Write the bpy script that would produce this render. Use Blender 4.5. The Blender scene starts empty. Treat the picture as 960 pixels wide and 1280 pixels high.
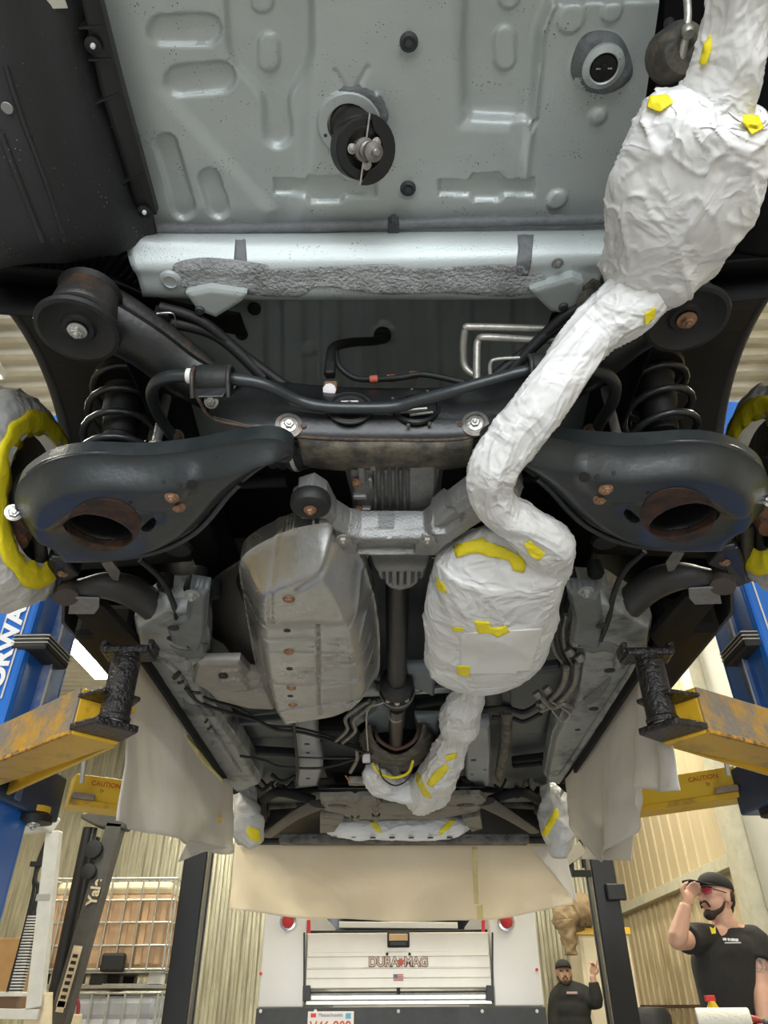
import bpy, bmesh, math, random
import numpy as np
from mathutils import Vector, Matrix, noise as mnoise
from mathutils.bvhtree import BVHTree

random.seed(7)
rng = np.random.RandomState(7)
SC = bpy.context.scene
COL = SC.collection

# ------------------------------------------------------------------ camera
FPX, CX, CY = 893.0, 480.0, 640.0
CAM = np.array([0.0, 0.0, 1.0])
up = np.array([473 - 480, 640 + 650, -FPX]); up /= np.linalg.norm(up)
fw = np.array([508 - 480, 640 - 1258, -FPX]); fw = fw - up * fw.dot(up); fw /= np.linalg.norm(fw)
ROT = np.array([np.cross(fw, up), fw, up])
cd = bpy.data.cameras.new('camera')
cd.sensor_fit = 'VERTICAL'; cd.sensor_height = 36.0; cd.sensor_width = 27.0
cd.lens = FPX / 1280 * 36.0; cd.clip_start = 0.02; cd.clip_end = 100
cam = bpy.data.objects.new('camera', cd); COL.objects.link(cam)
M4 = Matrix([list(ROT[i]) + [CAM[i]] for i in range(3)] + [[0, 0, 0, 1]])
cam.matrix_world = M4
SC.camera = cam

# ------------------------------------------------------------------ light, view
SC.view_settings.view_transform = 'Standard'
SC.view_settings.look = 'None'
SC.view_settings.gamma = 1.0
SC.view_settings.use_curve_mapping = False
SC.view_settings.exposure = 0.5
w = bpy.data.worlds.new('world'); SC.world = w; w.use_nodes = True
w.node_tree.nodes['Background'].inputs['Color'].default_value = (0.86, 0.94, 1.0, 1)
w.node_tree.nodes['Background'].inputs['Strength'].default_value = 0.35

def area(name, loc, rot, sx, sy, power, col=(1, 1, 1), spread=math.pi):
    l = bpy.data.lights.new(name, 'AREA'); l.shape = 'RECTANGLE'; l.size = sx; l.size_y = sy
    l.energy = power; l.color = col; l.spread = spread
    o = bpy.data.objects.new(name, l); COL.objects.link(o); o.location = loc; o.rotation_euler = rot
    return o
# daylight through the open bay door behind the photographer
area('bay_door_daylight', (0.3, -4.6, 1.9), (math.radians(90), 0, 0), 5.5, 3.8, 320, (0.93, 0.97, 1.0))

# ------------------------------------------------------------------ pixel rays (960 x 1280 frame)
def ray(x, y): return ROT @ np.array([x - CX, CY - y, -FPX])
def Z(x, y, z=1.8):
    d = ray(x, y); return CAM + d * (z - CAM[2]) / d[2]
def YY(x, y, v):
    d = ray(x, y); return CAM + d * v / d[1]
def XX(x, y, v):
    d = ray(x, y); return CAM + d * v / d[0]
def PL(x, y, O, N):
    d = ray(x, y); return CAM + d * (np.dot(np.array(O) - CAM, N) / np.dot(d, N))
def depth(p): return float(-(ROT.T @ (np.array(p) - CAM))[2])
def rad(p, rpx): return rpx * depth(p) / FPX
def A(*v): return np.array(v, float)

# ------------------------------------------------------------------ materials
MATS = {}
def mat(name, col, rough=0.5, metal=0.0, var=0.0, vscale=6.0, col2=None, bump=0.0, bscale=40.0,
        spots=None, coat=0.0, transl=0.0, emit=None, alpha=1.0, spec=0.5, rvar=0.0, stretch=(1, 1, 1), cover=0.5, trans=0.0, ridge=0.0, rscale=14.0):
    if name in MATS: return MATS[name]
    m = bpy.data.materials.new(name); m.use_nodes = True
    nt = m.node_tree; N = nt.nodes; L = nt.links; b = N['Principled BSDF']
    def c4(c): return (c[0], c[1], c[2], 1)
    b.inputs['Base Color'].default_value = c4(col)
    b.inputs['Roughness'].default_value = rough
    b.inputs['Metallic'].default_value = metal
    b.inputs['Specular IOR Level'].default_value = spec
    b.inputs['Coat Weight'].default_value = coat
    b.inputs['Coat Roughness'].default_value = 0.15
    if trans: b.inputs['Transmission Weight'].default_value = trans
    tc = N.new('ShaderNodeTexCoord'); mp = N.new('ShaderNodeMapping')
    mp.inputs['Scale'].default_value = stretch
    L.new(tc.outputs['Object'], mp.inputs['Vector'])
    src = None
    if var > 0 or col2:
        n1 = N.new('ShaderNodeTexNoise'); n1.inputs['Scale'].default_value = vscale; n1.inputs['Detail'].default_value = 8
        n1.inputs['Roughness'].default_value = 0.65
        L.new(mp.outputs[0], n1.inputs['Vector'])
        r = N.new('ShaderNodeValToRGB')
        if col2:
            r.color_ramp.elements[0].color = c4(col); r.color_ramp.elements[1].color = c4(col2)
            r.color_ramp.elements[0].position = cover - 0.08; r.color_ramp.elements[1].position = cover + 0.12
        else:
            r.color_ramp.elements[0].color = c4([c * (1 - var) for c in col]); r.color_ramp.elements[1].color = c4([min(1, c * (1 + var)) for c in col])
            r.color_ramp.elements[0].position = 0.3; r.color_ramp.elements[1].position = 0.7
        L.new(n1.outputs['Fac'], r.inputs['Fac']); src = r.outputs['Color']
        if rvar:
            mr = N.new('ShaderNodeMapRange'); mr.inputs[1].default_value = 0.3; mr.inputs[2].default_value = 0.7
            mr.inputs[3].default_value = rough - rvar; mr.inputs[4].default_value = rough + rvar
            L.new(n1.outputs['Fac'], mr.inputs[0]); L.new(mr.outputs[0], b.inputs['Roughness'])
    if spots:
        sc, th, sc2 = spots[0], spots[1], spots[2]
        v = N.new('ShaderNodeTexVoronoi'); v.inputs['Scale'].default_value = sc
        L.new(mp.outputs[0], v.inputs['Vector'])
        n2 = N.new('ShaderNodeTexNoise'); n2.inputs['Scale'].default_value = sc * 0.12; L.new(mp.outputs[0], n2.inputs['Vector'])
        mth = N.new('ShaderNodeMath'); mth.operation = 'MULTIPLY'; mth.inputs[1].default_value = th
        sub = N.new('ShaderNodeMath'); sub.operation = 'SUBTRACT'; sub.inputs[1].default_value = 0.42; L.new(n2.outputs['Fac'], sub.inputs[0])
        L.new(sub.outputs[0], mth.inputs[0])
        lt = N.new('ShaderNodeMath'); lt.operation = 'LESS_THAN'
        L.new(v.outputs['Distance'], lt.inputs[0]); L.new(mth.outputs[0], lt.inputs[1])
        mx = N.new('ShaderNodeMix'); mx.data_type = 'RGBA'
        L.new(lt.outputs[0], mx.inputs[0])
        if src: L.new(src, mx.inputs[6])
        else: mx.inputs[6].default_value = c4(col)
        mx.inputs[7].default_value = c4(sc2); src = mx.outputs[2]
    if src: L.new(src, b.inputs['Base Color'])
    if bump > 0:
        n3 = N.new('ShaderNodeTexNoise'); n3.inputs['Scale'].default_value = bscale; n3.inputs['Detail'].default_value = 6
        L.new(mp.outputs[0], n3.inputs['Vector'])
        bp = N.new('ShaderNodeBump'); bp.inputs['Strength'].default_value = bump; bp.inputs['Distance'].default_value = 0.01
        L.new(n3.outputs['Fac'], bp.inputs['Height']); L.new(bp.outputs[0], b.inputs['Normal'])
    if ridge > 0:
        n4 = N.new('ShaderNodeTexNoise'); n4.inputs['Scale'].default_value = rscale; n4.inputs['Detail'].default_value = 3; n4.inputs['Distortion'].default_value = 0.6
        L.new(mp.outputs[0], n4.inputs['Vector'])
        s1_ = N.new('ShaderNodeMath'); s1_.operation = 'SUBTRACT'; s1_.inputs[1].default_value = 0.5; L.new(n4.outputs['Fac'], s1_.inputs[0])
        s2_ = N.new('ShaderNodeMath'); s2_.operation = 'ABSOLUTE'; L.new(s1_.outputs[0], s2_.inputs[0])
        bp2 = N.new('ShaderNodeBump'); bp2.inputs['Strength'].default_value = ridge; bp2.inputs['Distance'].default_value = 0.03; bp2.invert = True
        L.new(s2_.outputs[0], bp2.inputs['Height'])
        if bump > 0: L.new(bp.outputs[0], bp2.inputs['Normal'])
        L.new(bp2.outputs[0], b.inputs['Normal'])
    if emit:
        b.inputs['Emission Color'].default_value = c4(emit[0]); b.inputs['Emission Strength'].default_value = emit[1]
    if transl > 0:
        t = N.new('ShaderNodeBsdfTranslucent'); t.inputs['Color'].default_value = c4(col)
        ms = N.new('ShaderNodeMixShader'); ms.inputs[0].default_value = transl
        L.new(b.outputs[0], ms.inputs[1]); L.new(t.outputs[0], ms.inputs[2])
        L.new(ms.outputs[0], N['Material Output'].inputs['Surface'])
    MATS[name] = m
    return m

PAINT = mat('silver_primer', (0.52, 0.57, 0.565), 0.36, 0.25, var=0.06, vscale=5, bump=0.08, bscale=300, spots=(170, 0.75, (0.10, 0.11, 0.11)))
PAINTF = mat('silver_primer_shaded', (0.075, 0.09, 0.098), 0.4, 0.3, var=0.12, vscale=4, bump=0.06, bscale=200)  # same silver primer, darkened so the underbody shade is in the colour
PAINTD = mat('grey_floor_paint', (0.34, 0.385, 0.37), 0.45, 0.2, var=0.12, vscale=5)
SEALER = mat('grey_seam_sealer', (0.15, 0.16, 0.17), 0.55, var=0.25, vscale=14, bump=0.5, bscale=60)
SEALT = mat('textured_sealer', (0.36, 0.37, 0.375), 0.45, var=0.3, vscale=20, bump=1.0, bscale=150)
CHASSIS = mat('black_chassis_paint', (0.011, 0.012, 0.013), 0.38, 0.0, var=0.35, vscale=9, rvar=0.1, bump=0.08, bscale=90, spec=0.6)
CHGREY = mat('dark_grey_arm_paint', (0.022, 0.027, 0.029), 0.36, 0.1, var=0.25, vscale=7, rvar=0.1, bump=0.07, bscale=80, spec=0.6)
CHRUST = mat('chassis_paint_with_rust', (0.025, 0.024, 0.023), 0.5, 0.0, vscale=11, col2=(0.13, 0.06, 0.025), cover=0.62, bump=0.25, bscale=70)
DIRTY = mat('dirty_brown_underbody', (0.04, 0.038, 0.032), 0.65, 0.0, vscale=20, col2=(0.14, 0.12, 0.085), cover=0.5, bump=0.4, bscale=60)
RUST = mat('rust', (0.13, 0.055, 0.025), 0.85, 0.1, vscale=30, col2=(0.045, 0.025, 0.018), bump=0.4, bscale=120)
RUSTB = mat('rusty_bolt_metal', (0.30, 0.17, 0.10), 0.6, 0.4, var=0.4, vscale=60, bump=0.3, bscale=150)
STEEL = mat('bright_zinc_steel', (0.55, 0.54, 0.52), 0.35, 0.85, var=0.2, vscale=60, bump=0.2, bscale=200)
TUBEM = mat('satin_steel_tube', (0.46, 0.45, 0.40), 0.38, 0.6, var=0.2, vscale=40, bump=0.1, bscale=200)
TUBED = mat('dull_steel_tube', (0.22, 0.21, 0.18), 0.5, 0.6, var=0.3, vscale=30, bump=0.2, bscale=200)
RUBBER = mat('black_rubber', (0.010, 0.010, 0.010), 0.6, var=0.3, vscale=15, bump=0.1, bscale=120)
RUBG = mat('grey_rubber_plug', (0.05, 0.055, 0.06), 0.5, var=0.2, vscale=30)
LINER = mat('black_liner_plastic', (0.020, 0.022, 0.0235), 0.48, var=0.2, vscale=5, bump=0.12, bscale=160, spots=(120, 0.5, (0.22, 0.22, 0.22)))
PLASTIC = mat('black_plastic', (0.010, 0.011, 0.012), 0.4, var=0.2, vscale=8)
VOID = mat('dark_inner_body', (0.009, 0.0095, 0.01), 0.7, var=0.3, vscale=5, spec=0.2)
ALU = mat('aluminium_heat_shield', (0.42, 0.42, 0.41), 0.30, 0.92, var=0.12, vscale=5, rvar=0.08, bump=0.12, bscale=60, stretch=(1, 1, 1))
CAST = mat('cast_aluminium', (0.27, 0.27, 0.265), 0.5, 0.65, var=0.15, vscale=18, bump=0.22, bscale=240)
PAPER = mat('white_masking_film', (0.84, 0.84, 0.83), 0.42, var=0.03, vscale=5, bump=0.1, bscale=60, transl=0.1, ridge=0.8, rscale=11)
FILM = mat('grey_white_masking_plastic', (0.62, 0.62, 0.60), 0.35, var=0.15, vscale=8, bump=0.2, bscale=60, transl=0.15, ridge=0.9, rscale=10)
SHEET = mat('off_white_masking_paper', (0.80, 0.78, 0.73), 0.75, var=0.03, vscale=3, bump=0.05, bscale=90, transl=0.5, ridge=0.6, rscale=4)
BUFF = mat('buff_masking_paper', (0.92, 0.84, 0.68), 0.75, var=0.03, vscale=3, bump=0.05, bscale=90, transl=0.5, ridge=0.9, rscale=3.0)
TAPE = mat('yellow_masking_tape', (0.86, 0.72, 0.02), 0.55, var=0.08, vscale=30, bump=0.3, bscale=60)
TAPEP = mat('pale_yellow_tape', (0.72, 0.62, 0.28), 0.6, var=0.1, vscale=30)
BLUE = mat('blue_lift_enamel', (0.015, 0.16, 0.62), 0.28, 0.0, var=0.1, vscale=3, coat=0.5)
BLUED = mat('dark_blue_steel', (0.02, 0.05, 0.13), 0.35, 0.2, var=0.2, vscale=5)
SCUFF = mat('scuffed_blue_slide', (0.10, 0.17, 0.36), 0.35, 0.4, vscale=5, col2=(0.36, 0.36, 0.36), cover=0.55, bump=0.1, bscale=60)
YELL = mat('worn_yellow_enamel', (0.62, 0.36, 0.02), 0.42, 0.0, vscale=7, col2=(0.13, 0.09, 0.05), cover=0.6, bump=0.25, bscale=40)
YELLG = mat('yellow_enamel_scraped_grey', (0.24, 0.21, 0.18), 0.5, 0.3, vscale=9, col2=(0.55, 0.30, 0.02), cover=0.53, bump=0.35, bscale=50)
YELLP = mat('plain_yellow_enamel', (0.68, 0.43, 0.03), 0.42, 0.0, vscale=10, col2=(0.28, 0.16, 0.04), cover=0.68, bump=0.1, bscale=40)
GREASE = mat('greasy_black_steel', (0.02, 0.018, 0.018), 0.3, 0.3, vscale=22, col2=(0.10, 0.09, 0.08), cover=0.66, bump=0.8, bscale=90)
BLACKP = mat('black_enamel_post', (0.006, 0.007, 0.009), 0.3, var=0.3, vscale=5, coat=0.1)
RED = mat('red_plastic', (0.6, 0.02, 0.02), 0.4)
WHITEP = mat('white_enamel', (0.66, 0.64, 0.59), 0.3, var=0.04, vscale=2, coat=0.3)
DKRUB = mat('dark_grey_bumper', (0.035, 0.036, 0.036), 0.5, var=0.3, vscale=8)
TGATE = mat('brushed_aluminium_tailgate', (0.54, 0.50, 0.42), 0.38, 0.5, var=0.06, vscale=4)
GALV = mat('galvanised_steel', (0.50, 0.50, 0.44), 0.35, 0.85, var=0.2, vscale=20)
GUARD = mat('pale_grey_enamel', (0.55, 0.54, 0.49), 0.4, 0.1, var=0.12, vscale=8)
CREAM = mat('cream_enamel', (0.66, 0.55, 0.36), 0.45, var=0.15, vscale=10)

# ------------------------------------------------------------------ object helpers
def children(o): return [c for c in bpy.data.objects if c.parent is o]
def org(parent):
    return np.array(parent['_o']) if parent is not None and '_o' in parent else np.zeros(3)
def thing(name, label, cat, loc, group=None, kind=None):
    o = bpy.data.objects.new(name, None); COL.objects.link(o); o.empty_display_size = 0.05
    o.location = loc; o['_o'] = [float(c) for c in loc]
    if kind: o['kind'] = kind
    else: o['label'] = label; o['category'] = cat
    if group: o['group'] = group
    return o
def tag(o, label, cat, group=None):
    o['label'] = label; o['category'] = cat
    if group: o['group'] = group
    return o
def mesh_obj(name, V, F, m, parent=None, smooth=True, bevel=0, label=None, sub=0, auto=None, mats=None, fm=None):
    V = np.asarray(V, float)
    if parent is None:
        o0 = V.mean(axis=0) if len(V) else np.zeros(3); o0 = np.array([o0[0], o0[1], V[:, 2].min()])
    else: o0 = org(parent)
    me = bpy.data.meshes.new(name); me.from_pydata([tuple(v) for v in (V - o0)], [], [tuple(int(i) for i in f) for f in F]); 
    me.materials.append(m)
    if mats:
        for mm in mats: me.materials.append(mm)
        me.polygons.foreach_set('material_index', fm)
    if smooth: me.polygons.foreach_set('use_smooth', [True] * len(me.polygons))
    me.update()
    o = bpy.data.objects.new(name, me); COL.objects.link(o)
    o['_o'] = [float(c) for c in o0]
    if parent is None: o.location = o0
    else: o.parent = parent
    if smooth and auto is not None:
        me.set_sharp_from_angle(angle=math.radians(auto))
    if bevel:
        b = o.modifiers.new('bevel', 'BEVEL'); b.width = bevel; b.segments = 2; b.limit_method = 'ANGLE'; b.angle_limit = math.radians(35)
    if sub:
        s = o.modifiers.new('sub', 'SUBSURF'); s.levels = sub; s.render_levels = sub
    if label: o['label'] = label
    return o
class MB:
    def __init__(s): s.V = []; s.F = []
    def add(s, V, F):
        n = len(s.V); s.V += [tuple(v) for v in V]; s.F += [tuple(i + n for i in f) for f in F]; return s
    def build(s, name, m, parent=None, **k): return mesh_obj(name, s.V, s.F, m, parent, **k)

def frame_from(axis):
    a = np.array(axis, float); a /= np.linalg.norm(a)
    t = A(0, 0, 1) if abs(a[2]) < 0.9 else A(0, 1, 0)
    u = np.cross(t, a); u /= np.linalg.norm(u); v = np.cross(a, u)
    return u, v, a
def catmull(P, n=6, closed=False):
    P = [np.array(p, float) for p in P]; out = []
    m = len(P)
    if m < 3 and not closed: return [P[0] + (P[1] - P[0]) * t / n for t in range(n + 1)]
    rngi = range(m) if closed else range(m - 1)
    for i in rngi:
        if closed: a, b, c, d = P[(i - 1) % m], P[i], P[(i + 1) % m], P[(i + 2) % m]
        else: a, b, c, d = P[max(i - 1, 0)], P[i], P[i + 1], P[min(i + 2, m - 1)]
        for k in range(n):
            t = k / n
            out.append(0.5 * ((2 * b) + (-a + c) * t + (2 * a - 5 * b + 4 * c - d) * t * t + (-a + 3 * b - 3 * c + d) * t ** 3))
    if not closed: out.append(P[-1])
    return out
def box_vf(c, s, R=None):
    c = np.array(c, float); s = np.array(s, float) / 2
    V = [A(x, y, z) * s for x in (-1, 1) for y in (-1, 1) for z in (-1, 1)]
    if R is not None: V = [R @ v for v in V]
    V = [v + c for v in V]
    F = [(0, 1, 3, 2), (4, 6, 7, 5), (0, 4, 5, 1), (2, 3, 7, 6), (0, 2, 6, 4), (1, 5, 7, 3)]
    return V, F
def bar_vf(p, q, w, h, upv=(0, 0, 1)):
    p = np.array(p, float); q = np.array(q, float); a = q - p; L = np.linalg.norm(a); a /= L
    u = np.cross(a, np.array(upv, float)); n = np.linalg.norm(u)
    if n < 1e-4: u = np.cross(a, A(0, 1, 0)); n = np.linalg.norm(u)
    u /= n; v = np.cross(u, a)
    R = np.array([a, u, v]).T
    return box_vf((p + q) / 2, (L, w, h), R)
def tube_vf(P, r, seg=12, smooth=5, caps=True, squash=None, disp=None):
    n0 = len(P)
    rr = [r] * n0 if np.isscalar(r) else list(r)
    Q = [np.append(np.array(p, float), q) for p, q in zip(P, rr)]
    if smooth > 0 and n0 > 2: Q = catmull(Q, smooth)
    elif smooth > 0 and n0 == 2 and disp is not None: Q = [Q[0] + (Q[1] - Q[0]) * t / (smooth * 2) for t in range(smooth * 2 + 1)]
    Q = np.array(Q); C = Q[:, :3]; R = Q[:, 3]
    T = np.gradient(C, axis=0); T /= (np.linalg.norm(T, axis=1)[:, None] + 1e-9)
    u, v, _ = frame_from(T[0]); V = []; 
    for i in range(len(C)):
        u = u - T[i] * np.dot(u, T[i]); u /= np.linalg.norm(u); v = np.cross(T[i], u)
        for k in range(seg):
            a = 2 * math.pi * k / seg
            d = u * math.cos(a) + v * math.sin(a)
            if squash is not None:
                d = d * 1.0; d[2] *= squash
            p = C[i] + d * R[i]
            if disp is not None: p = p + d * disp(p, a, i / len(C))
            V.append(p)
    F = []
    for i in range(len(C) - 1):
        for k in range(seg):
            F.append((i * seg + k, i * seg + (k + 1) % seg, (i + 1) * seg + (k + 1) % seg, (i + 1) * seg + k))
    if caps:
        F.append(tuple(range(seg - 1, -1, -1))); F.append(tuple((len(C) - 1) * seg + k for k in range(seg)))
    return V, F
def lathe_vf(prof, c, axis, seg=28, cap=True):
    u, v, a = frame_from(axis); c = np.array(c, float); V = []; F = []
    for (r, h) in prof:
        for k in range(seg):
            t = 2 * math.pi * k / seg
            V.append(c + a * h + (u * math.cos(t) + v * math.sin(t)) * r)
    n = len(prof)
    for i in range(n - 1):
        for k in range(seg):
            F.append((i * seg + k, i * seg + (k + 1) % seg, (i + 1) * seg + (k + 1) % seg, (i + 1) * seg + k))
    if cap:
        F.append(tuple(range(seg - 1, -1, -1))); F.append(tuple((n - 1) * seg + k for k in range(seg)))
    return V, F
def hex_vf(c, axis, r, h):
    return lathe_vf([(r, 0), (r, h * 0.85), (r * 0.86, h)], c, axis, 6)
def tube(name, P, r, m, parent=None, **k):
    kk = {x: k.pop(x) for x in ('seg', 'smooth', 'caps', 'squash', 'disp') if x in k}
    V, F = tube_vf(P, r, **kk); return mesh_obj(name, V, F, m, parent, auto=50, **k)
def lathe(name, prof, c, axis, m, parent=None, seg=28, **k):
    V, F = lathe_vf(prof, c, axis, seg, k.pop('cap', True)); k.setdefault('auto', 35); return mesh_obj(name, V, F, m, parent, **k)
def box(name, c, s, m, parent=None, R=None, bevel=0.004, **k):
    V, F = box_vf(c, s, R); return mesh_obj(name, V, F, m, parent, smooth=False, bevel=bevel, **k)
def bar(name, p, q, w_, h, m, parent=None, upv=(0, 0, 1), bevel=0.003, **k):
    V, F = bar_vf(p, q, w_, h, upv); return mesh_obj(name, V, F, m, parent, smooth=False, bevel=bevel, **k)
def bolt(p, axis, r, m, parent, name='bolt', washer=1.55, **k):
    mb = MB(); V, F = lathe_vf([(r * washer, 0), (r * washer, r * 0.25), (r * 1.1, r * 0.38)], p, axis, 18); mb.add(V, F)
    u, v, a = frame_from(axis); V, F = hex_vf(np.array(p) + a * r * 0.3, axis, r, r * 0.8); mb.add(V, F)
    V, F = lathe_vf([(r * 0.5, 0), (r * 0.5, r * 0.35), (r * 0.4, r * 0.45)], np.array(p) + a * r * 1.05, axis, 12); mb.add(V, F)
    return mb.build(name, m, parent, auto=35, **k)
def prism_vf(pts, ext):
    """pts: loop of 3D points, ext: extrusion vector"""
    n = len(pts); ext = np.array(ext, float)
    V = [np.array(p, float) for p in pts] + [np.array(p, float) + ext for p in pts]
    F = [tuple(range(n - 1, -1, -1)), tuple(range(n, 2 * n))]
    F += [(i, (i + 1) % n, n + (i + 1) % n, n + i) for i in range(n)]
    return V, F
def prism(name, pts, ext, m, parent=None, bevel=0.002, **k):
    V, F = prism_vf(pts, ext); return mesh_obj(name, V, F, m, parent, smooth=False, bevel=bevel, **k)
def loft(name, rows, m, parent=None, nu=4, nv=4, thick=0.006, toward=None, disp=None, closed_u=False, **k):
    """rows of world points; catmull both ways; solidified"""
    R = [catmull(r, nu) for r in rows]; R = np.array(R); cols = [catmull(list(R[:, j]), nv) for j in range(R.shape[1])]
    G = np.array(cols).transpose(1, 0, 2); h, w_ = G.shape[:2]
    V = G.reshape(-1, 3)
    if disp is not None: V = np.array([v + disp(v, i // w_ / h, i % w_ / w_) for i, v in enumerate(V)])
    F = [(i * w_ + j, i * w_ + j + 1, (i + 1) * w_ + j + 1, (i + 1) * w_ + j) for i in range(h - 1) for j in range(w_ - 1)]
    o = mesh_obj(name, V, F, m, parent, **k)
    if thick:
        s = o.modifiers.new('solid', 'SOLIDIFY'); s.thickness = thick; s.offset = 0
    return o

# ---- relief plates (stamped sheet metal)
def poly_sdf(P, poly):
    """signed distance, + inside. P: n x 2"""
    poly = np.array(poly); n = len(poly)
    d = np.full(len(P), 1e9); near = np.zeros_like(P); inside = np.zeros(len(P), bool)
    for i in range(n):
        a = poly[i]; b = poly[(i + 1) % n]; e = b - a; l2 = e.dot(e) + 1e-12
        t = np.clip(((P - a) @ e) / l2, 0, 1); q = a + t[:, None] * e
        dd = np.hypot(*(P - q).T); m = dd < d
        d[m] = dd[m]; near[m] = q[m]
        c = ((a[1] > P[:, 1]) != (b[1] > P[:, 1]))
        with np.errstate(divide='ignore', invalid='ignore'):
            xi = (b[0] - a[0]) * (P[:, 1] - a[1]) / (b[1] - a[1] + 1e-15) + a[0]
        inside ^= c & (P[:, 0] < xi)
    return np.where(inside, d, -d), near
def line_dist(P, pts):
    d = np.full(len(P), 1e9)
    for a, b in zip(pts[:-1], pts[1:]):
        a = np.array(a); b = np.array(b); e = b - a
        t = np.clip(((P - a) @ e) / (e.dot(e) + 1e-12), 0, 1)
        d = np.minimum(d, np.hypot(*(P - a - t[:, None] * e).T))
    return d
def sstep(x): x = np.clip(x, 0, 1); return x * x * (3 - 2 * x)
def relief(name, O, U, V_, N_, outline, m, parent=None, res=0.004, feats=(), holes=(), bulge=0.0, bw=0.03, skirt=0.02, noise=0.0, nsc=20,
           smooth_out=False, world=False, zoff=None, bpow=1.0, **k):
    """outline, feats, holes in photo pixels projected on the plane (O,N), or plane uv when world"""
    O = np.array(O, float); U = np.array(U, float); V_ = np.array(V_, float); N_ = np.array(N_, float)
    def uv(p):
        if world: return A(p[0], p[1])
        q = PL(p[0], p[1], O, N_) - O; return A(q.dot(U), q.dot(V_))
    ol = [uv(p) for p in outline]
    if smooth_out: ol = catmull(ol, 5, closed=True)
    ol = np.array(ol); lo = ol.min(0) - res; hi = ol.max(0) + res
    nx = int((hi[0] - lo[0]) / res) + 2; ny = int((hi[1] - lo[1]) / res) + 2
    gx, gy = np.meshgrid(lo[0] + np.arange(nx) * res, lo[1] + np.arange(ny) * res)
    P = np.stack([gx.ravel(), gy.ravel()], 1)
    sd, near = poly_sdf(P, ol); osd = sd.copy()
    for h_ in holes:
        hp = h_
        if isinstance(h_, dict):
            c = uv(h_['c']); 
            hp = [c + A(math.cos(t) * h_['r'][0], math.sin(t) * h_['r'][1]) for t in np.linspace(0, 2 * math.pi, 28, endpoint=False)]
        else: hp = catmull([uv(p) for p in h_], 4, closed=True)
        s2, n2 = poly_sdf(P, np.array(hp)); s2 = -s2
        mm = s2 < sd; sd = np.where(mm, s2, sd); near[mm] = n2[mm]
    keep = sd > 0
    K = keep.reshape(ny, nx)
    cell = K[:-1, :-1] | K[1:, :-1] | K[:-1, 1:] | K[1:, 1:]
    P2 = np.where(keep[:, None], P, near)
    # height
    osd2, _ = (osd, None)
    h = bulge * sstep(np.clip(osd2, 0, None) / bw) ** bpow if bulge else np.zeros(len(P))
    for f in feats:
        if f[0] == 'poly':
            q = [uv(p) for p in f[1]]
            if len(f) > 4 and f[4]: q = catmull(q, 5, closed=True)
            s, _ = poly_sdf(P2, np.array(q)); h = h + f[2] * sstep(s / f[3] + 0.5)
        elif f[0] == 'line':
            q = [uv(p) for p in f[1]]
            if len(q) > 2: q = catmull(q, 4)
            s = line_dist(P2, q); h = h + f[2] * (1 - sstep(s / f[3]))
        elif f[0] == 'dome':
            c = uv(f[1]); s = np.hypot(*((P2 - c) / A(1, f[4] if len(f) > 4 else 1)).T); h = h + f[2] * (1 - sstep(s / f[3]))
        elif f[0] == 'cone':
            c = uv(f[1]); s = np.hypot(*(P2 - c).T); h = h + f[2] * (1 - sstep((s - f[3]) / f[4]))
        elif f[0] == 'half':   # everything on one side of line a-b
            a = uv(f[1][0]); b = uv(f[1][1]); e = b - a; e /= np.linalg.norm(e)
            s = (P2[:, 0] - a[0]) * (-e[1]) + (P2[:, 1] - a[1]) * e[0]; h = h + f[2] * sstep(s / f[3] + 0.5)
    if noise:
        h = h + np.array([mnoise.fractal(Vector((p[0] * nsc, p[1] * nsc, 3.1)), 0.9, 2.0, 4) for p in P2]) * noise
    idx = -np.ones(nx * ny, int); used = np.zeros((ny, nx), bool)
    used[:-1, :-1] |= cell; used[1:, :-1] |= cell; used[:-1, 1:] |= cell; used[1:, 1:] |= cell
    ui = np.nonzero(used.ravel())[0]; idx[ui] = np.arange(len(ui))
    W = O + P2[ui, 0:1] * U + P2[ui, 1:2] * V_ + h[ui, None] * N_
    if zoff is not None: W = zoff(W)
    jj, ii = np.nonzero(cell)
    a = idx[jj * nx + ii]; b = idx[jj * nx + ii + 1]; c = idx[(jj + 1) * nx + ii + 1]; d = idx[(jj + 1) * nx + ii]
    F = np.stack([a, b, c, d], 1)
    flip = np.dot(np.cross(U, V_), N_) < 0
    if flip: F = F[:, ::-1]
    # skirt
    if skirt:
        e = np.concatenate([F[:, [0, 1]], F[:, [1, 2]], F[:, [2, 3]], F[:, [3, 0]]])
        big = len(W); key = e[:, 0] * big + e[:, 1]; rk = e[:, 1] * big + e[:, 0]
        be = e[~np.isin(key, rk)]
        bv = np.unique(be); mp_ = -np.ones(big, int); mp_[bv] = np.arange(len(bv)) + big
        W = np.concatenate([W, W[bv] - N_ * skirt])
        S = np.stack([be[:, 1], be[:, 0], mp_[be[:, 0]], mp_[be[:, 1]]], 1)
        F = np.concatenate([F, S])
    me_o = mesh_obj(name, W, F, m, parent, auto=60, **k)
    return me_o
DN = A(0, 0, -1); EX = A(1, 0, 0); EY = A(0, 1, 0)
def hplate(name, z, outline, m, parent=None, **k):
    return relief(name, (0, 0, z), EX, EY, DN, outline, m, parent, **k)
def oblong(a, b, r):
    """pixel polygon of a stadium from a to b radius r"""
    a = A(*a); b = A(*b); d = b - a; L = np.linalg.norm(d); d = d / L if L > 0 else A(1, 0); n = A(-d[1], d[0]); out = []
    for t in np.linspace(-90, 90, 9): out.append(b + r * (d * math.cos(math.radians(t)) + n * math.sin(math.radians(t))))
    for t in np.linspace(90, 270, 9): out.append(a + r * (d * math.cos(math.radians(t)) + n * math.sin(math.radians(t))))
    return out
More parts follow.
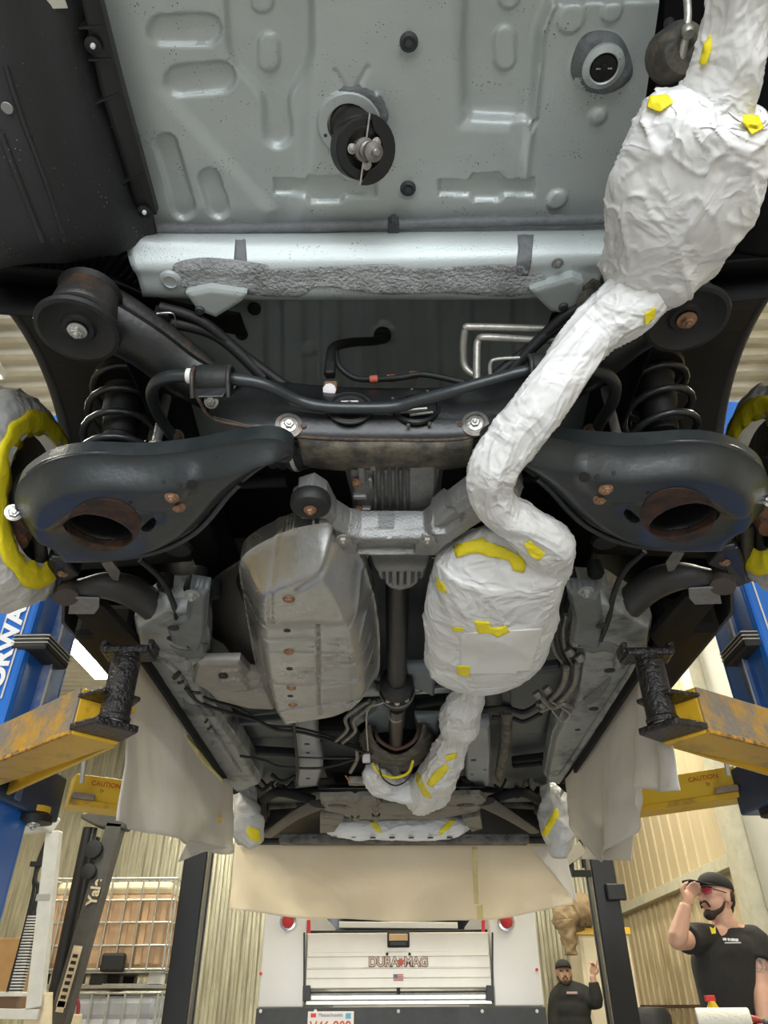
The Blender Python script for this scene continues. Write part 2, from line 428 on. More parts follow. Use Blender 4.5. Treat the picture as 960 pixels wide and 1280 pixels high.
def bvh_of(objs):
    V = []; F = []
    for o in objs:
        n = len(V); o0 = np.array(o['_o']) if o.parent is None else org(o.parent)
        V += [Vector(v.co) + Vector(o0) for v in o.data.vertices]
        F += [[i + n for i in p.vertices] for p in o.data.polygons]
    return BVHTree.FromPolygons(V, F)
def cast(bvh, x, y):
    d = Vector(ray(x, y)).normalized(); loc, nor, i, dist = bvh.ray_cast(Vector(CAM), d)
    return loc, nor
def patch(name, poly, bvh, m, parent, off=0.0025, n=10, crumple=0.002, zmax=99.0):
    """a piece of tape laid on the surface that the target mesh has there"""
    poly = np.array(poly, float); lo = poly.min(0); hi = poly.max(0); st = (hi - lo).max() / n
    nx = int((hi[0] - lo[0]) / st) + 2; ny = int((hi[1] - lo[1]) / st) + 2
    gx, gy = np.meshgrid(lo[0] + np.arange(nx) * st, lo[1] + np.arange(ny) * st)
    P = np.stack([gx.ravel(), gy.ravel()], 1); sd, near = poly_sdf(P, poly); keep = sd > 0
    P2 = np.where(keep[:, None], P, near); W = []; ok = []
    for p in P2:
        loc, nor = cast(bvh, p[0], p[1])
        if loc is None or loc.z > zmax: W.append((0, 0, 0)); ok.append(False); continue
        c = mnoise.noise(Vector(loc) * 60) * crumple
        d = (Vector(CAM) - loc).normalized()
        W.append(tuple(loc + d * (off + abs(c)))); ok.append(True)
    K = keep.reshape(ny, nx); F = []
    for j in range(ny - 1):
        for i in range(nx - 1):
            q = [j * nx + i, (j + 1) * nx + i, (j + 1) * nx + i + 1, j * nx + i + 1]
            if (K[j, i] or K[j + 1, i] or K[j, i + 1] or K[j + 1, i + 1]) and all(ok[t] for t in q): F.append(q)
    if not F: return None
    us = sorted({i for f in F for i in f}); re = {u_: i for i, u_ in enumerate(us)}
    o = mesh_obj(name, [W[i] for i in us], [[re[i] for i in f] for f in F], m, parent, smooth=True)
    s = o.modifiers.new('solid', 'SOLIDIFY'); s.thickness = 0.0012; s.offset = 0
    return o
def crease(p, amp, sc=14.0, seed=0.0):
    v = Vector((p[0] * sc + seed, p[1] * sc, p[2] * sc))
    wv = v + Vector((mnoise.noise(v * 0.7), mnoise.noise(v * 0.7 + Vector((5, 1, 2))), 0)) * 1.2
    d = mnoise.voronoi(wv * 0.9)[0]; f1 = (d[1] - d[0])
    a = 1 - abs(mnoise.noise(v)) * 2.4; b = 1 - abs(mnoise.noise(wv * 2.4 + Vector((7, 3, 1)))) * 2.4
    return amp * (0.55 * a + 0.35 * b - 1.1 * min(0.5, f1) + 0.35)
def folds(p, a, t, amp, k=7.0, seed=0.0, L=1.0):
    q = Vector((math.cos(a) * 1.3 + t * k * L, math.sin(a) * 1.3 - t * k * 0.6 * L, t * k * L + seed))
    n1 = mnoise.noise(q); n2 = mnoise.noise(q * 1.9 + Vector((3, 9, 4))); n3 = mnoise.noise(Vector(p) * 9 + Vector((seed, 0, 0)))
    r1 = max(0, 1 - abs(n1) * 9) ** 1.3; r2 = max(0, 1 - abs(n2) * 8) ** 1.3
    return amp * (0.55 * r1 + 0.35 * r2 + 1.4 * n3 + 1.2 * n1)
def text(name, s, size, m, parent, R, loc, ext=0.001, align='CENTER', shear=0, bold=0.0, sx=1.0):
    c = bpy.data.curves.new(name, 'FONT'); c.body = s; c.size = size; c.extrude = ext; c.align_x = align; c.align_y = 'CENTER'; c.shear = shear; c.offset = bold
    to = bpy.data.objects.new('tmp', c); COL.objects.link(to)
    bpy.context.view_layer.update()
    me = bpy.data.meshes.new_from_object(to.evaluated_get(bpy.context.evaluated_depsgraph_get()))
    bpy.data.objects.remove(to); R = np.array(R, float)
    V = np.array([tuple(v.co) for v in me.vertices]); V[:, 0] *= sx
    F = [tuple(p.vertices) for p in me.polygons]
    V = V @ R.T + np.array(loc)
    return mesh_obj(name, V, F, m, parent, smooth=False)
def mirror_x(o, parent=None, cx=-0.017):
    """a second, mirrored piece of the car: own mesh, same shape"""
    me = o.data.copy(); o0 = org(o.parent) if o.parent is not None else np.array(o['_o'])
    par = parent or o.parent
    p0 = org(par)
    n = len(me.vertices); co = np.empty(n * 3); me.vertices.foreach_get('co', co); co = co.reshape(-1, 3) + o0
    co[:, 0] = 2 * cx - co[:, 0]; co -= p0; me.vertices.foreach_set('co', co.ravel())
    me.flip_normals(); me.update()
    c = o.copy(); c.data = me; c.parent = par; c['_o'] = [float(x) for x in p0]; COL.objects.link(c)
    for ch in children(o): mirror_x(ch, c, cx)
    return c

# ================================================================== THE ROOM
FZ = -0.15
GLOSSW = mat('shiny_foil_corrugated', (0.50, 0.48, 0.36), 0.3, 0.6, var=0.35, vscale=5, stretch=(3, 3, 0.25), bump=0.5, bscale=9)
CRWALL = mat('cream_metal_cladding', (0.45, 0.365, 0.22), 0.55, 0.0, var=0.10, vscale=2.5, stretch=(2, 2, 0.4))
CRWALLD = mat('stained_cream_cladding', (0.46, 0.375, 0.225), 0.6, 0.0, vscale=4, col2=(0.24, 0.18, 0.09), cover=0.58, stretch=(2.5, 2.5, 0.35))
GIRT = mat('grey_cream_girt', (0.46, 0.43, 0.32), 0.5, 0.0, var=0.15, vscale=8)
ROOFM = mat('roof_sheet', (0.60, 0.57, 0.47), 0.5, 0.1, var=0.12, vscale=3)
CONC = mat('shop_floor_concrete', (0.30, 0.30, 0.30), 0.5, 0.0, var=0.25, vscale=3, bump=0.1, bscale=30)
PLAINW = mat('off_white_wall_board', (0.42, 0.41, 0.35), 0.6, var=0.05, vscale=2)
LAMP = mat('lamp_diffuser', (1, 1, 0.9), 0.5, emit=((1.0, 0.97, 0.80), 14.0))

def struct(name, loc=(0, 0, 0)):
    return thing(name, None, None, loc, kind='structure')
fl = struct('floor', (0, 3, FZ))
for i in range(4):
    for j in range(6):
        box('slab', (-5.9 + i * 3.05, -3.5 + j * 3.05, FZ - 0.05), (3.035, 3.035, 0.1), CONC, fl, bevel=0.006)
box('bed', (-1.3, 4.1, FZ - 0.12), (12.6, 18.6, 0.08), CONC, fl, bevel=0)

def ribbed(name, O, U, V_, N_, wd, ht, pitch, dep, m, parent, flat=0.45, slope=0.12):
    O = A(*O); U = A(*U); V_ = A(*V_); N_ = A(*N_); pts = []; x = 0
    while x < wd - 1e-6:
        for f, h in ((0, 0), (flat, 0), (flat + slope, dep), (1 - slope, dep)):
            xx = x + f * pitch
            if xx <= wd: pts.append((xx, h))
        x += pitch
    pts.append((wd, 0)); V = []; 
    for (x_, h) in pts:
        V.append(O + U * x_ + N_ * h); V.append(O + U * x_ + V_ * ht + N_ * h)
    F = [(2 * i, 2 * i + 2, 2 * i + 3, 2 * i + 1) for i in range(len(pts) - 1)]
    o = mesh_obj(name, V, F, m, parent, smooth=False)
    s = o.modifiers.new('solid', 'SOLIDIFY'); s.thickness = 0.004
    return o

# back wall: foil faced sheets on a low timber curb
YB = 12.0
wb = struct('wall_back', (0, YB, FZ))
box('backing', (-1.9, YB + 0.12, 2.4), (11.4, 0.1, 5.2), PLAINW, wb, bevel=0)
for i in range(12):
    ribbed('panel', (-7.2 + i * 0.87, YB - 0.002 * (i % 2), 0.80), EX, (0, 0, 1), (0, -1, 0), 0.868, 4.2, 0.124, 0.045, GLOSSW, wb, flat=0.35, slope=0.15)
PLY = mat('plywood', (0.60, 0.43, 0.24), 0.6, var=0.12, vscale=6, stretch=(1, 1, 6))
for i in range(5):
    box('curb_board', (-6.1 + i * 2.2, YB - 0.05, 0.32), (2.19, 0.12, 0.94), PLY, wb)
# right wall, cladding above and below a horizontal girt
XR = 3.2
wr = struct('wall_right', (XR, 6, FZ))
box('backing', (XR + 0.12, 3.4, 2.4), (0.1, 17.6, 5.2), PLAINW, wr, bevel=0)
for i in range(17):
    ribbed('cladding_sheet', (XR - 0.001 * (i % 2), -5.0 + i * 1.0, 2.22), EY, (0, 0, 1), (-1, 0, 0), 0.995, 2.78, 0.333, 0.016, CRWALL, wr, flat=0.72, slope=0.07)
    ribbed('lower_cladding_sheet', (XR - 0.001 * (i % 2), -5.0 + i * 1.0, 1.0), EY, (0, 0, 1), (-1, 0, 0), 0.995, 1.16, 0.249, 0.018, CRWALLD, wr, flat=0.6, slope=0.1)
    ribbed('base_cladding_sheet', (XR - 0.001 * (i % 2) + 0.012, -5.0 + i * 1.0, FZ), EY, (0, 0, 1), (-1, 0, 0), 0.995, 1.12, 0.249, 0.018, CRWALLD, wr, flat=0.6, slope=0.1)
box('girt', (XR - 0.05, 3.5, 2.13), (0.12, 17, 0.11), GIRT, wr)
box('seam_strip', (XR - 0.035, 3.5, 0.98), (0.03, 17, 0.02), RUST, wr)
# steel wall column and the plain board beside it
p = XX(905, 985, XR)
box('trim_1', (XR - 0.14, 7.05, 2.4), (0.28, 0.24, 5.1), GIRT, None, bevel=0.004)['kind'] = 'structure'
box('trim_2', (XR - 0.13, 5.55, 2.4), (0.06, 2.7, 5.1), PLAINW, None, bevel=0.004)['kind'] = 'structure'
wl = struct('wall_left', (-7.3, 4, FZ))
box('backing', (-7.42, 3.4, 2.4), (0.1, 17.6, 5.2), PLAINW, wl, bevel=0)
for i in range(17):
    ribbed('cladding_sheet', (-7.3, -5.0 + i * 1.0, FZ), EY, (0, 0, 1), (1, 0, 0), 0.995, 5.1, 0.249, 0.03, CRWALL, wl, flat=0.6, slope=0.1)
# roof
ZC = 5.0
rf = struct('ceiling', (0, 4, ZC))
box('backing', (-2, 3.7, ZC + 0.12), (10.8, 17.4, 0.06), ROOFM, rf, bevel=0)
for i in range(17):
    for j in range(2):
        ribbed('roof_sheet', (-7.3 + j * 5.25, -5.0 + i * 1.0, ZC - 0.002 * (i % 2)), EY, (1, 0, 0), (0, 0, -1), 0.998, 5.24, 0.1663, 0.045, ROOFM, rf, flat=0.4, slope=0.14)
for y_ in (0.3, 2.2, 6.3, 8.6, 10.8):
    box('purlin', (-2, y_, ZC - 0.14), (10.4, 0.09, 0.17), GIRT, rf)
for x_ in (2.75, -5.3):
    box('rafter_web', (x_, 3.5, ZC - 0.38), (0.02, 17, 0.30), GIRT, rf)
    box('rafter_flange', (x_, 3.5, ZC - 0.54), (0.20, 17, 0.02), GIRT, rf)

def ceiling_lamp(x, y, z, label, pw=60):
    t = thing('ceiling_light', label, 'light', (x, y, z), 'strip lights under the roof')
    box('housing', (x, y, z + 0.05), (0.34, 1.22, 0.07), WHITEP, t)
    box('diffuser', (x, y, z + 0.0), (0.28, 1.16, 0.03), LAMP, t, bevel=0.008)
    for s in (-0.45, 0.45):
        tube('hanger', [(x, y + s, z + 0.08), (x, y + s, ZC - 0.03)], 0.006, STEEL, t, seg=6)
    area('ceiling_lamp_light', (x, y, z - 0.03), (0, 0, 0), 0.28, 1.16, pw, (1.0, 0.95, 0.82))
pl = Z(112, 826, 4.6)
ceiling_lamp(pl[0], pl[1], 4.6, 'glowing strip light under the roof seen beside the left yellow arm', 90)
for (x, y) in ((2.0, 4.9), (2.0, 8.4), (-1.8, 9.6), (-2.6, 6.4), (-2.9, 2.9), (-3.4, 0.8), (2.6, 2.4), (0.1, 6.0)):  # added lamps out of view, placed to brighten the shop and hanging paper
    ceiling_lamp(x, y, 4.6, 'long strip light added under the roof for brightness, unseen above the raised car', 62)

# ================================================================== THE CAR ON THE LIFT
car = thing('car', 'raised car seen from underneath with silver floor and black suspension', 'car', (-0.017, 2.6, 1.75))
CXC = -0.017
ZP = 2.2
# ---- trunk floor pan
ol = [(122, -90), (128, 30), (196, 284), (770, 289), (806, 130), (838, -90)]
feats = []
def ob(a, b, r, d, wd=0.006): feats.append(('poly', oblong(a, b, r), d, wd))
# recesses run up (negative), raised beads come down
ob((205, 38), (258, 38), 19, -0.010); ob((225, 102), (275, 97), 19, -0.010)
ob((208, 180), (230, 258), 14, -0.011); ob((262, 222), (274, 258), 13, -0.011)
feats.append(('poly', [(283, -90), (283, 20), (290, 75), (326, 120), (330, 160), (334, 178), (348, 185), (362, 176), (364, 160), (362, 120), (384, 82), (390, 40), (374, -90)], -0.014, 0.009, True))
feats.append(('poly', oblong((335, 58), (335, 80), 13), 0.006, 0.005)); feats.append(('poly', oblong((327, -5), (327, 6), 14), 0.006, 0.005))
feats.append(('poly', [(588, -90), (578, 60), (580, 130), (590, 146), (670, 150), (664, 162), (676, 40), (690, 4), (830, 0), (830, -90)], -0.014, 0.010))
feats.append(('poly', oblong((632, 50), (632, 78), 13), 0.006, 0.005)); feats.append(('poly', oblong((637, -10), (637, 2), 13), 0.006, 0.005))
feats.append(('poly', [(343, 223), (382, 223), (388, 215), (425, 215), (432, 223), (470, 223), (470, 242), (432, 242), (425, 249), (388, 249), (382, 242), (343, 242)], -0.011, 0.005))
feats.append(('poly', [(548, 221), (586, 221), (592, 212), (622, 212), (630, 220), (667, 220), (667, 240), (630, 240), (622, 247), (592, 247), (586, 240), (548, 240)], -0.011, 0.005))
feats.append(('poly', [(395, -90), (380, 200), (360, 300), (700, 300), (655, 175), (640, 150), (580, 148), (570, -90)], 0.012, 0.035))
feats.append(('poly', [(170, -90), (200, 110), (340, 262), (330, 300), (120, 300), (90, -90)], 0.006, 0.03))
feats.append(('dome', (511, 52), 0.007, 0.024, 1.0)); feats.append(('dome', (510, 232), 0.007, 0.022, 1.0))
feats.append(('cone', (714, 22), 0.004, 0.018, 0.004)); feats.append(('cone', (748, 144), 0.008, 0.006, 0.012)); feats.append(('cone', (696, 248), 0.008, 0.014, 0.006))
feats.append(('cone', (765, 14), 0.005, 0.012, 0.005))
feats.append(('cone', (748, 78), 0.010, 0.030, 0.016))
feats.append(('line', [(432, 108), (420, 85)], -0.003, 0.006)); feats.append(('line', [(445, 108), (460, 80)], -0.003, 0.006))
feats.append(('line', [(690, 4), (676, 40), (668, 120), (655, 215)], 0.008, 0.012))
pan = hplate('trunk_floor', ZP, ol, PAINT, car, res=0.0032, feats=feats, skirt=0.03, noise=0.0012, nsc=4)
def plug(x, y, r, z, m=RUBG, parent=pan):
    p = Z(x, y, z)
    lathe('rubber_plug', [(r, 0.0), (r, 0.003), (r * 0.72, 0.006), (r * 0.68, 0.003), (r * 0.4, 0.003), (r * 0.36, 0.006), (r * 0.1, 0.006)], p, DN, m, parent, 24)
plug(511, 52, 0.014, ZP - 0.018); plug(510, 235, 0.014, ZP - 0.018)
# bung with ring of sealer at the right
pb = Z(752, 78, ZP)
oln = [(752 + 38 * math.cos(t) * (1 + 0.08 * math.sin(3 * t)), 78 + 42 * math.sin(t) * (1 + 0.06 * math.cos(2 * t))) for t in np.linspace(0, 2 * math.pi, 20, endpoint=False)]
hplate('sealer_ring', ZP - 0.002, oln, SEALER, pan, res=0.004, bulge=0.010, bw=0.012, noise=0.003, nsc=40, smooth_out=True, skirt=0.01)
lathe('fuel_pump_flange', [(0.033, -0.004), (0.032, 0.016), (0.023, 0.021), (0.021, 0.019)], pb, DN, PAINT, pan, 32, cap=False)
lathe('access_plug', [(0.021, 0.015), (0.019, 0.019), (0.006, 0.019), (0.005, 0.024)], pb, DN, RUBBER, pan, 24)
tube('plug_clip', [pb + A(-0.012, 0, -0.021), pb + A(0.012, 0, -0.021)], 0.0012, STEEL, pan, seg=6)
# upstands of the pan where it folds up at right behind the wrapped exhaust
# ---- spare wheel winch
wc = Z(437, 150, ZP)
win = lathe('spare_wheel_winch', [(0.052, -0.002), (0.055, 0.012), (0.050, 0.02), (0.036, 0.02), (0.036, -0.01)], wc, DN, PAINT, car, 36, cap=False, auto=30)
oln = [(400, 130), (415, 112), (440, 105), (470, 112), (484, 128), (486, 150), (470, 160), (430, 178), (408, 172), (398, 152)]
hplate('sealer_ring', ZP - 0.010, oln, SEALER, win, res=0.004, bulge=0.007, bw=0.008, noise=0.002, nsc=40, smooth_out=True, skirt=0.01,
       holes=[dict(c=(437, 150), r=(0.036, 0.036))])
def along(p, q, t): return np.array(p) + (np.array(q) - np.array(p)) * t
c2 = Z(455, 187, 2.125); tip = Z(490, 195, 2.062)
dx_ = c2 - wc; Ld = np.linalg.norm(dx_); dx_ /= Ld
ax = tip - c2; Lw = np.linalg.norm(ax); ax /= Lw; ax = ax * 0.75 + A(0, -0.30, -0.55) * 0.6; ax /= np.linalg.norm(ax)
lathe('drum', [(0.034, 0), (0.035, 0.012), (0.031, 0.016), (0.034, 0.020), (0.034, Ld * 0.55), (0.030, Ld * 0.6), (0.030, Ld * 0.9), (0.0, Ld * 0.95)], wc - dx_ * 0.004, dx_, mat('worn_black_drum', (0.02, 0.019, 0.017), 0.4, var=0.4, vscale=30), win, 32)
dome = [(0.0, 0.012), (0.02, 0.01), (0.036, 0.0), (0.043, -0.018), (0.045, -0.03)]
lathe('guard_cup', [(0.046, -0.032), (0.046, -0.004), (0.043, 0.0), (0.030, 0.001), (0.027, -0.018), (0.0, -0.018)], c2, ax, PLASTIC, win, 36)
# split bracket plate across the cup
s1 = c2 + ax * 0.004
uu = np.cross(ax, A(0, 0, 1)); uu /= np.linalg.norm(uu); vv = np.cross(ax, uu)
edge_ = Z(440, 215, 2.12) - Z(462, 145, 2.12); PH = math.atan2(edge_.dot(vv), edge_.dot(uu))
pp = [s1 - A(0, 0, 0.0) + uu * (0.052 * math.cos(t)) + vv * 0.052 * math.sin(t) for t in np.linspace(PH, PH + math.pi, 16)]
pp = pp + [s1 + uu * (0.030 * math.cos(t)) + vv * 0.030 * math.sin(t) for t in np.linspace(PH + math.pi - 0.35, PH + 0.35, 12)]
prism('guard_plate', pp, ax * 0.003, PLASTIC, win, bevel=0.001)
tube('plate_edge', [pp[0], pp[15]], 0.0018, STEEL, win, seg=6, smooth=0)
lathe('shaft', [(0.018, -0.018), (0.018, 0.006), (0.012, 0.008), (0.012, 0.012), (0.014, 0.014), (0.014, 0.020), (0.011, 0.022), (0.011, 0.028), (0.014, 0.030), (0.015, 0.044), (0.006, 0.047), (0.006, 0.056), (0.004, 0.058)], c2, ax, mat('worn_shaft', (0.25, 0.23, 0.22), 0.4, 0.6, var=0.3, vscale=60), win, 20)
for t in (0.6, 2.4, 4.3):
    q = c2 + uu * 0.022 * math.cos(t) + vv * 0.022 * math.sin(t) + ax * 0.004
    bolt(q, ax, 0.005, STEEL, win)
bolt(Z(407, 166, ZP - 0.012), DN, 0.006, RUBG, win)
bolt(Z(471, 118, ZP - 0.012), DN, 0.004, PAINT, win)

# ---- seam conduit
cd0 = [Z(x, y, 2.168) for x, y in ((170, 286), (300, 286), (480, 281), (620, 277), (765, 274))]
con = tube('wiring_conduit', cd0, 0.0095, SEALER, car, seg=14, smooth=8, disp=lambda p, a, t: 0.0009 * math.sin(p[0] * 1400))
for x in (492,):
    p = Z(x, 281, 2.166); box('clip', p, (0.02, 0.022, 0.022), RUBG, con, bevel=0.003)
    box('clip_tab', p + A(0, -0.012, -0.004), (0.009, 0.012, 0.02), RUBG, con, bevel=0.002)
# ---- rear crossbeam under the pan: rounded box section lofted from pan level down and forward
def xrow(pts): return [Z(x, y, z) for x, y, z in pts]
rows = [xrow([(160, 290, 2.185), (300, 290, 2.185), (480, 288, 2.185), (650, 287, 2.185), (765, 286, 2.185)]),
        xrow([(158, 296, 2.145), (300, 297, 2.145), (480, 296, 2.145), (650, 294, 2.145), (763, 292, 2.145)]),
        xrow([(160, 318, 2.118), (300, 318, 2.115), (480, 316, 2.115), (650, 312, 2.115), (760, 310, 2.115)]),
        xrow([(165, 334, 2.10), (300, 334, 2.098), (480, 332, 2.098), (650, 328, 2.098), (758, 326, 2.098)]),
        xrow([(172, 345, 2.098), (300, 346, 2.095), (480, 344, 2.095), (650, 342, 2.095), (752, 340, 2.098)]),
        xrow([(178, 368, 2.097), (300, 371, 2.093), (480, 371, 2.093), (650, 370, 2.093), (748, 362, 2.097)]),
        xrow([(178, 369, 2.14), (300, 372, 2.14), (480, 372, 2.14), (650, 371, 2.14), (748, 363, 2.14)])]
beam = loft('rear_crossbeam', rows, PAINT, car, nu=10, nv=5, thick=0.004)
bv = bvh_of([beam])
# textured sealer smeared on the beam
def surf_sheet(name, poly, bvh, m, parent, off, n, disp): 
    o = patch(name, poly, bvh, m, parent, off=off, n=n, crumple=disp); return o
pol = [(218, 330), (260, 322), (330, 330), (345, 336), (480, 330), (520, 336), (640, 330), (660, 340), (680, 345), (684, 358), (665, 366), (630, 371), (560, 366), (480, 368), (400, 358), (370, 372), (290, 366), (240, 362), (222, 352)]
surf_sheet('sealer_smear', catmull([A(*q) for q in pol], 4, True), bv, SEALT, beam, 0.003, 120, 0.004)
surf_sheet('sealer_band', [(295, 288), (306, 286), (309, 330), (300, 348), (292, 330)], bv, SEALER, beam, 0.002, 14, 0.002)
surf_sheet('sealer_band', [(646, 286), (668, 284), (664, 330), (660, 345), (644, 344), (648, 310)], bv, SEALER, beam, 0.003, 18, 0.004)
surf_sheet('sealer_band', [(142, 286), (170, 288), (163, 320), (178, 372), (160, 372), (145, 335)], bv, SEALER, beam, 0.003, 18, 0.004)
for (x, y, r) in ((213, 350, 0.012),):
    p = Z(x, y, 2.09); lathe('hole_plug', [(0.02, -0.002), (0.018, 0.004), (0.0125, 0.006), (0.012, 0.004), (0, 0.004)], p, DN, PAINT, beam, 20)
bolt(Z(697, 329, 2.094), DN, 0.007, mat('painted_bolt', (0.33, 0.33, 0.31), 0.4, 0.5), beam)
bolt(Z(236, 366, 2.085), DN, 0.006, mat('painted_bolt', (0.33, 0.33, 0.31), 0.4, 0.5), beam)
# corner brackets below the beam
for pts, hole in (([(232, 366), (262, 360), (310, 366), (302, 376), (270, 396), (248, 388)], (250, 387)),
                  ([(662, 362), (716, 346), (730, 352), (725, 378), (708, 392), (688, 388)], (704, 383))):
    o = hplate('corner_bracket', 2.075, pts, PAINT, beam, res=0.004, bulge=0.003, bw=0.006, skirt=0.02)
    plug(hole[0], hole[1], 0.009, 2.071, RUBG, beam)
tube('sealer_bead', [Z(x, y, 2.085) for x, y in ((686, 357), (705, 352), (718, 348), (721, 366))], 0.005, SEALER, beam, seg=8)

# ---- kick-up floor (dark ribbed panel beyond the beam)
O3 = Z(480, 370, 2.30); e3 = Z(480, 520, 2.24) - O3; e3 = A(0, e3[1], e3[2]); e3 /= np.linalg.norm(e3); n3 = np.cross(e3, EX); n3 = n3 if n3[2] < 0 else -n3
fe = []
for x in (330, 378, 424, 470, 515, 548, 590, 640): fe.append(('poly', [(x, 340), (x + 22, 340), (x + 24, 520), (x + 4, 520)], -0.008, 0.006))
fe.append(('cone', (385, 438), 0.006, 0.016, 0.003)); fe.append(('cone', (480, 418), 0.01, 0.022, 0.008)); fe.append(('cone', (549, 398), 0.004, 0.014, 0.003)); fe.append(('cone', (546, 460), 0.003, 0.012, 0.003))
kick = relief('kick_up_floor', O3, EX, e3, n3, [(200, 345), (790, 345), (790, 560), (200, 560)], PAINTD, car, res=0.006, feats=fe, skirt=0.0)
for (x, y, r) in ((318, 386, 0.015), (302, 418, 0.014)):
    p = PL(x, y, O3 + n3 * 0.006, n3); lathe('hole_grommet', [(r, -0.003), (r, 0.003), (r * 0.8, 0.004)], p, n3, RUBBER, kick, 24)
gp = PL(478, 419, O3 + n3 * 0.01, n3)
lathe('cable_grommet', [(0.020, -0.004), (0.020, 0.006), (0.013, 0.012), (0.012, 0.014)], gp, n3, RUBBER, kick, 24)

# ---- floor above everything (closes the body from below): front floor, tunnel
fe = []
hf = []
fe.append(('poly', [(300, 880), (360, 880), (380, 980), (330, 985), (290, 960)], -0.02, 0.05, True))
fe.append(('poly', [(620, 870), (700, 840), (670, 960), (610, 975)], -0.02, 0.05, True))
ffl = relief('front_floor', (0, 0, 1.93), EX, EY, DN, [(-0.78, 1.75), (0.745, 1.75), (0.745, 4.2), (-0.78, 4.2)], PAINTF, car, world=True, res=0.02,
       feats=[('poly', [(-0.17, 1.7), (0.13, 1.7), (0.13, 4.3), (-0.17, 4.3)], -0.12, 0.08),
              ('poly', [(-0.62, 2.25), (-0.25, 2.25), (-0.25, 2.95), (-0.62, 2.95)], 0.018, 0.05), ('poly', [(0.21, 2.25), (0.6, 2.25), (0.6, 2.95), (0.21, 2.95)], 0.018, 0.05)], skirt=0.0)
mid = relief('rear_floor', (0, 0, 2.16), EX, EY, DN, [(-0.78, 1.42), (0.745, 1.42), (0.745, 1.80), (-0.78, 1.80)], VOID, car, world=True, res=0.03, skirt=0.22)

# ---- inner sides that close the wheel wells
for s in (-1, 1):
    xs = CXC + s * 0.50
    # wheelhouse: half barrel over each brake
    V = []; F = []; n = 22
    for i in range(n + 1):
        t = math.pi * i / n
        for q, xx in enumerate((0.50, 0.56, 0.92)):
            r = (0.30, 0.40, 0.44)[q]
            V.append((CXC + s * xx, 1.27 - r * math.cos(t) * 1.06, 2.02 + r * math.sin(t) * 0.95))
    for i in range(n):
        for q in range(2): F.append((i * 3 + q, i * 3 + q + 1, (i + 1) * 3 + q + 1, (i + 1) * 3 + q))
    F.append(tuple(i * 3 for i in range(n + 1)))
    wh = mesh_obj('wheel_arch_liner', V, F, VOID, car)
    sd = wh.modifiers.new('s', 'SOLIDIFY'); sd.thickness = 0.004
    # frame side rail running over the axle
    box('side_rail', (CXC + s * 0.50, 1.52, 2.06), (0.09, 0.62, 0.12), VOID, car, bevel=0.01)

# ---- plastic liner behind the left wheel (bumper side), in view top left
def xyz(px_, py_, z): return Z(px_, py_, z)
rows = [[Z(-200, -60, 2.05), Z(-60, -40, 2.09), Z(60, -20, 2.13), Z(125, -10, 2.18)],
        [Z(-200, 120, 2.03), Z(-40, 110, 2.05), Z(80, 100, 2.11), Z(146, 96, 2.175)],
        [Z(-180, 220, 2.01), Z(-10, 210, 2.02), Z(110, 205, 2.10), Z(172, 190, 2.17)],
        [Z(-140, 300, 2.0), Z(30, 300, 2.01), Z(140, 290, 2.10), Z(192, 270, 2.165)],
        [Z(-100, 345, 2.02), Z(40, 330, 2.03), Z(140, 318, 2.10), Z(196, 290, 2.16)]]
lin = loft('bumper_liner', rows, LINER, car, nu=8, nv=8, thick=0.004, disp=lambda v, i, j: A(0, 0, 0.004 * math.sin(j * 25)))
# inner flange strip with stiffening ribs and rivets
strip = [(100, -10), (122, -10), (150, 100), (196, 268), (180, 272), (168, 250), (125, 110)]
fs = hplate('liner_flange', 2.135, strip, PLASTIC, lin, res=0.005, bulge=0.003, bw=0.006, skirt=0.02)
for (a, b) in (((113, 131), (147, 116)), ((145, 231), (178, 217)), ((98, 34), (127, 32)), ((110, 74), (138, 73))):
    p, q = Z(a[0], a[1], 2.13), Z(b[0], b[1], 2.13)
    prism('stiffening_rib', [p, q, q + A(0, 0, 0.03), p + A(0, 0, 0.03)], A(0, 0.003, 0), PLASTIC, lin, bevel=0)
for (x, y) in ((117, 56), (181, 264)):
    lathe('rivet', [(0.012, 0), (0.012, 0.004), (0.004, 0.007), (0.0, 0.008)], Z(x, y, 2.128), DN, PLASTIC, lin, 18)
    lathe('rivet_pin', [(0.0038, 0), (0.0035, 0.006), (0, 0.007)], Z(x, y, 2.124), DN, mat('white_pin', (0.8, 0.8, 0.8), 0.4), lin, 12)
bl = bvh_of([lin])
for (x, y) in ((36, 171), (76, 293)):
    loc, nor = cast(bl, x, y)
    if loc: lathe('drain_hole', [(0.006, -0.001), (0.006, 0.0015), (0, 0.0015)], np.array(loc) + A(0, 0, -0.003), DN, RUBBER, lin, 14)
loc, nor = cast(bl, 10, 133)
if loc: lathe('foam_disc', [(0.008, 0), (0.008, 0.003), (0, 0.003)], np.array(loc) + A(0, 0, -0.003), DN, mat('grey_foam', (0.3, 0.3, 0.3), 0.8), lin, 16)
loc, nor = cast(bl, 69, 2)
if loc: box('label_tag', np.array(loc) + A(0, 0, -0.004), (0.032, 0.014, 0.002), mat('pale_tag', (0.6, 0.58, 0.5), 0.5), lin)
tube('liner_fold', [np.array(cast(bl, x, y)[0]) + A(0, 0, -0.004) for x, y in ((8, 80), (30, 150), (58, 225), (82, 300))], 0.004, LINER, lin, seg=8)
tube('liner_fold', [np.array(cast(bl, x, y)[0]) + A(0, 0, -0.004) for x, y in ((2, 165), (25, 225), (55, 300))], 0.005, LINER, lin, seg=8)
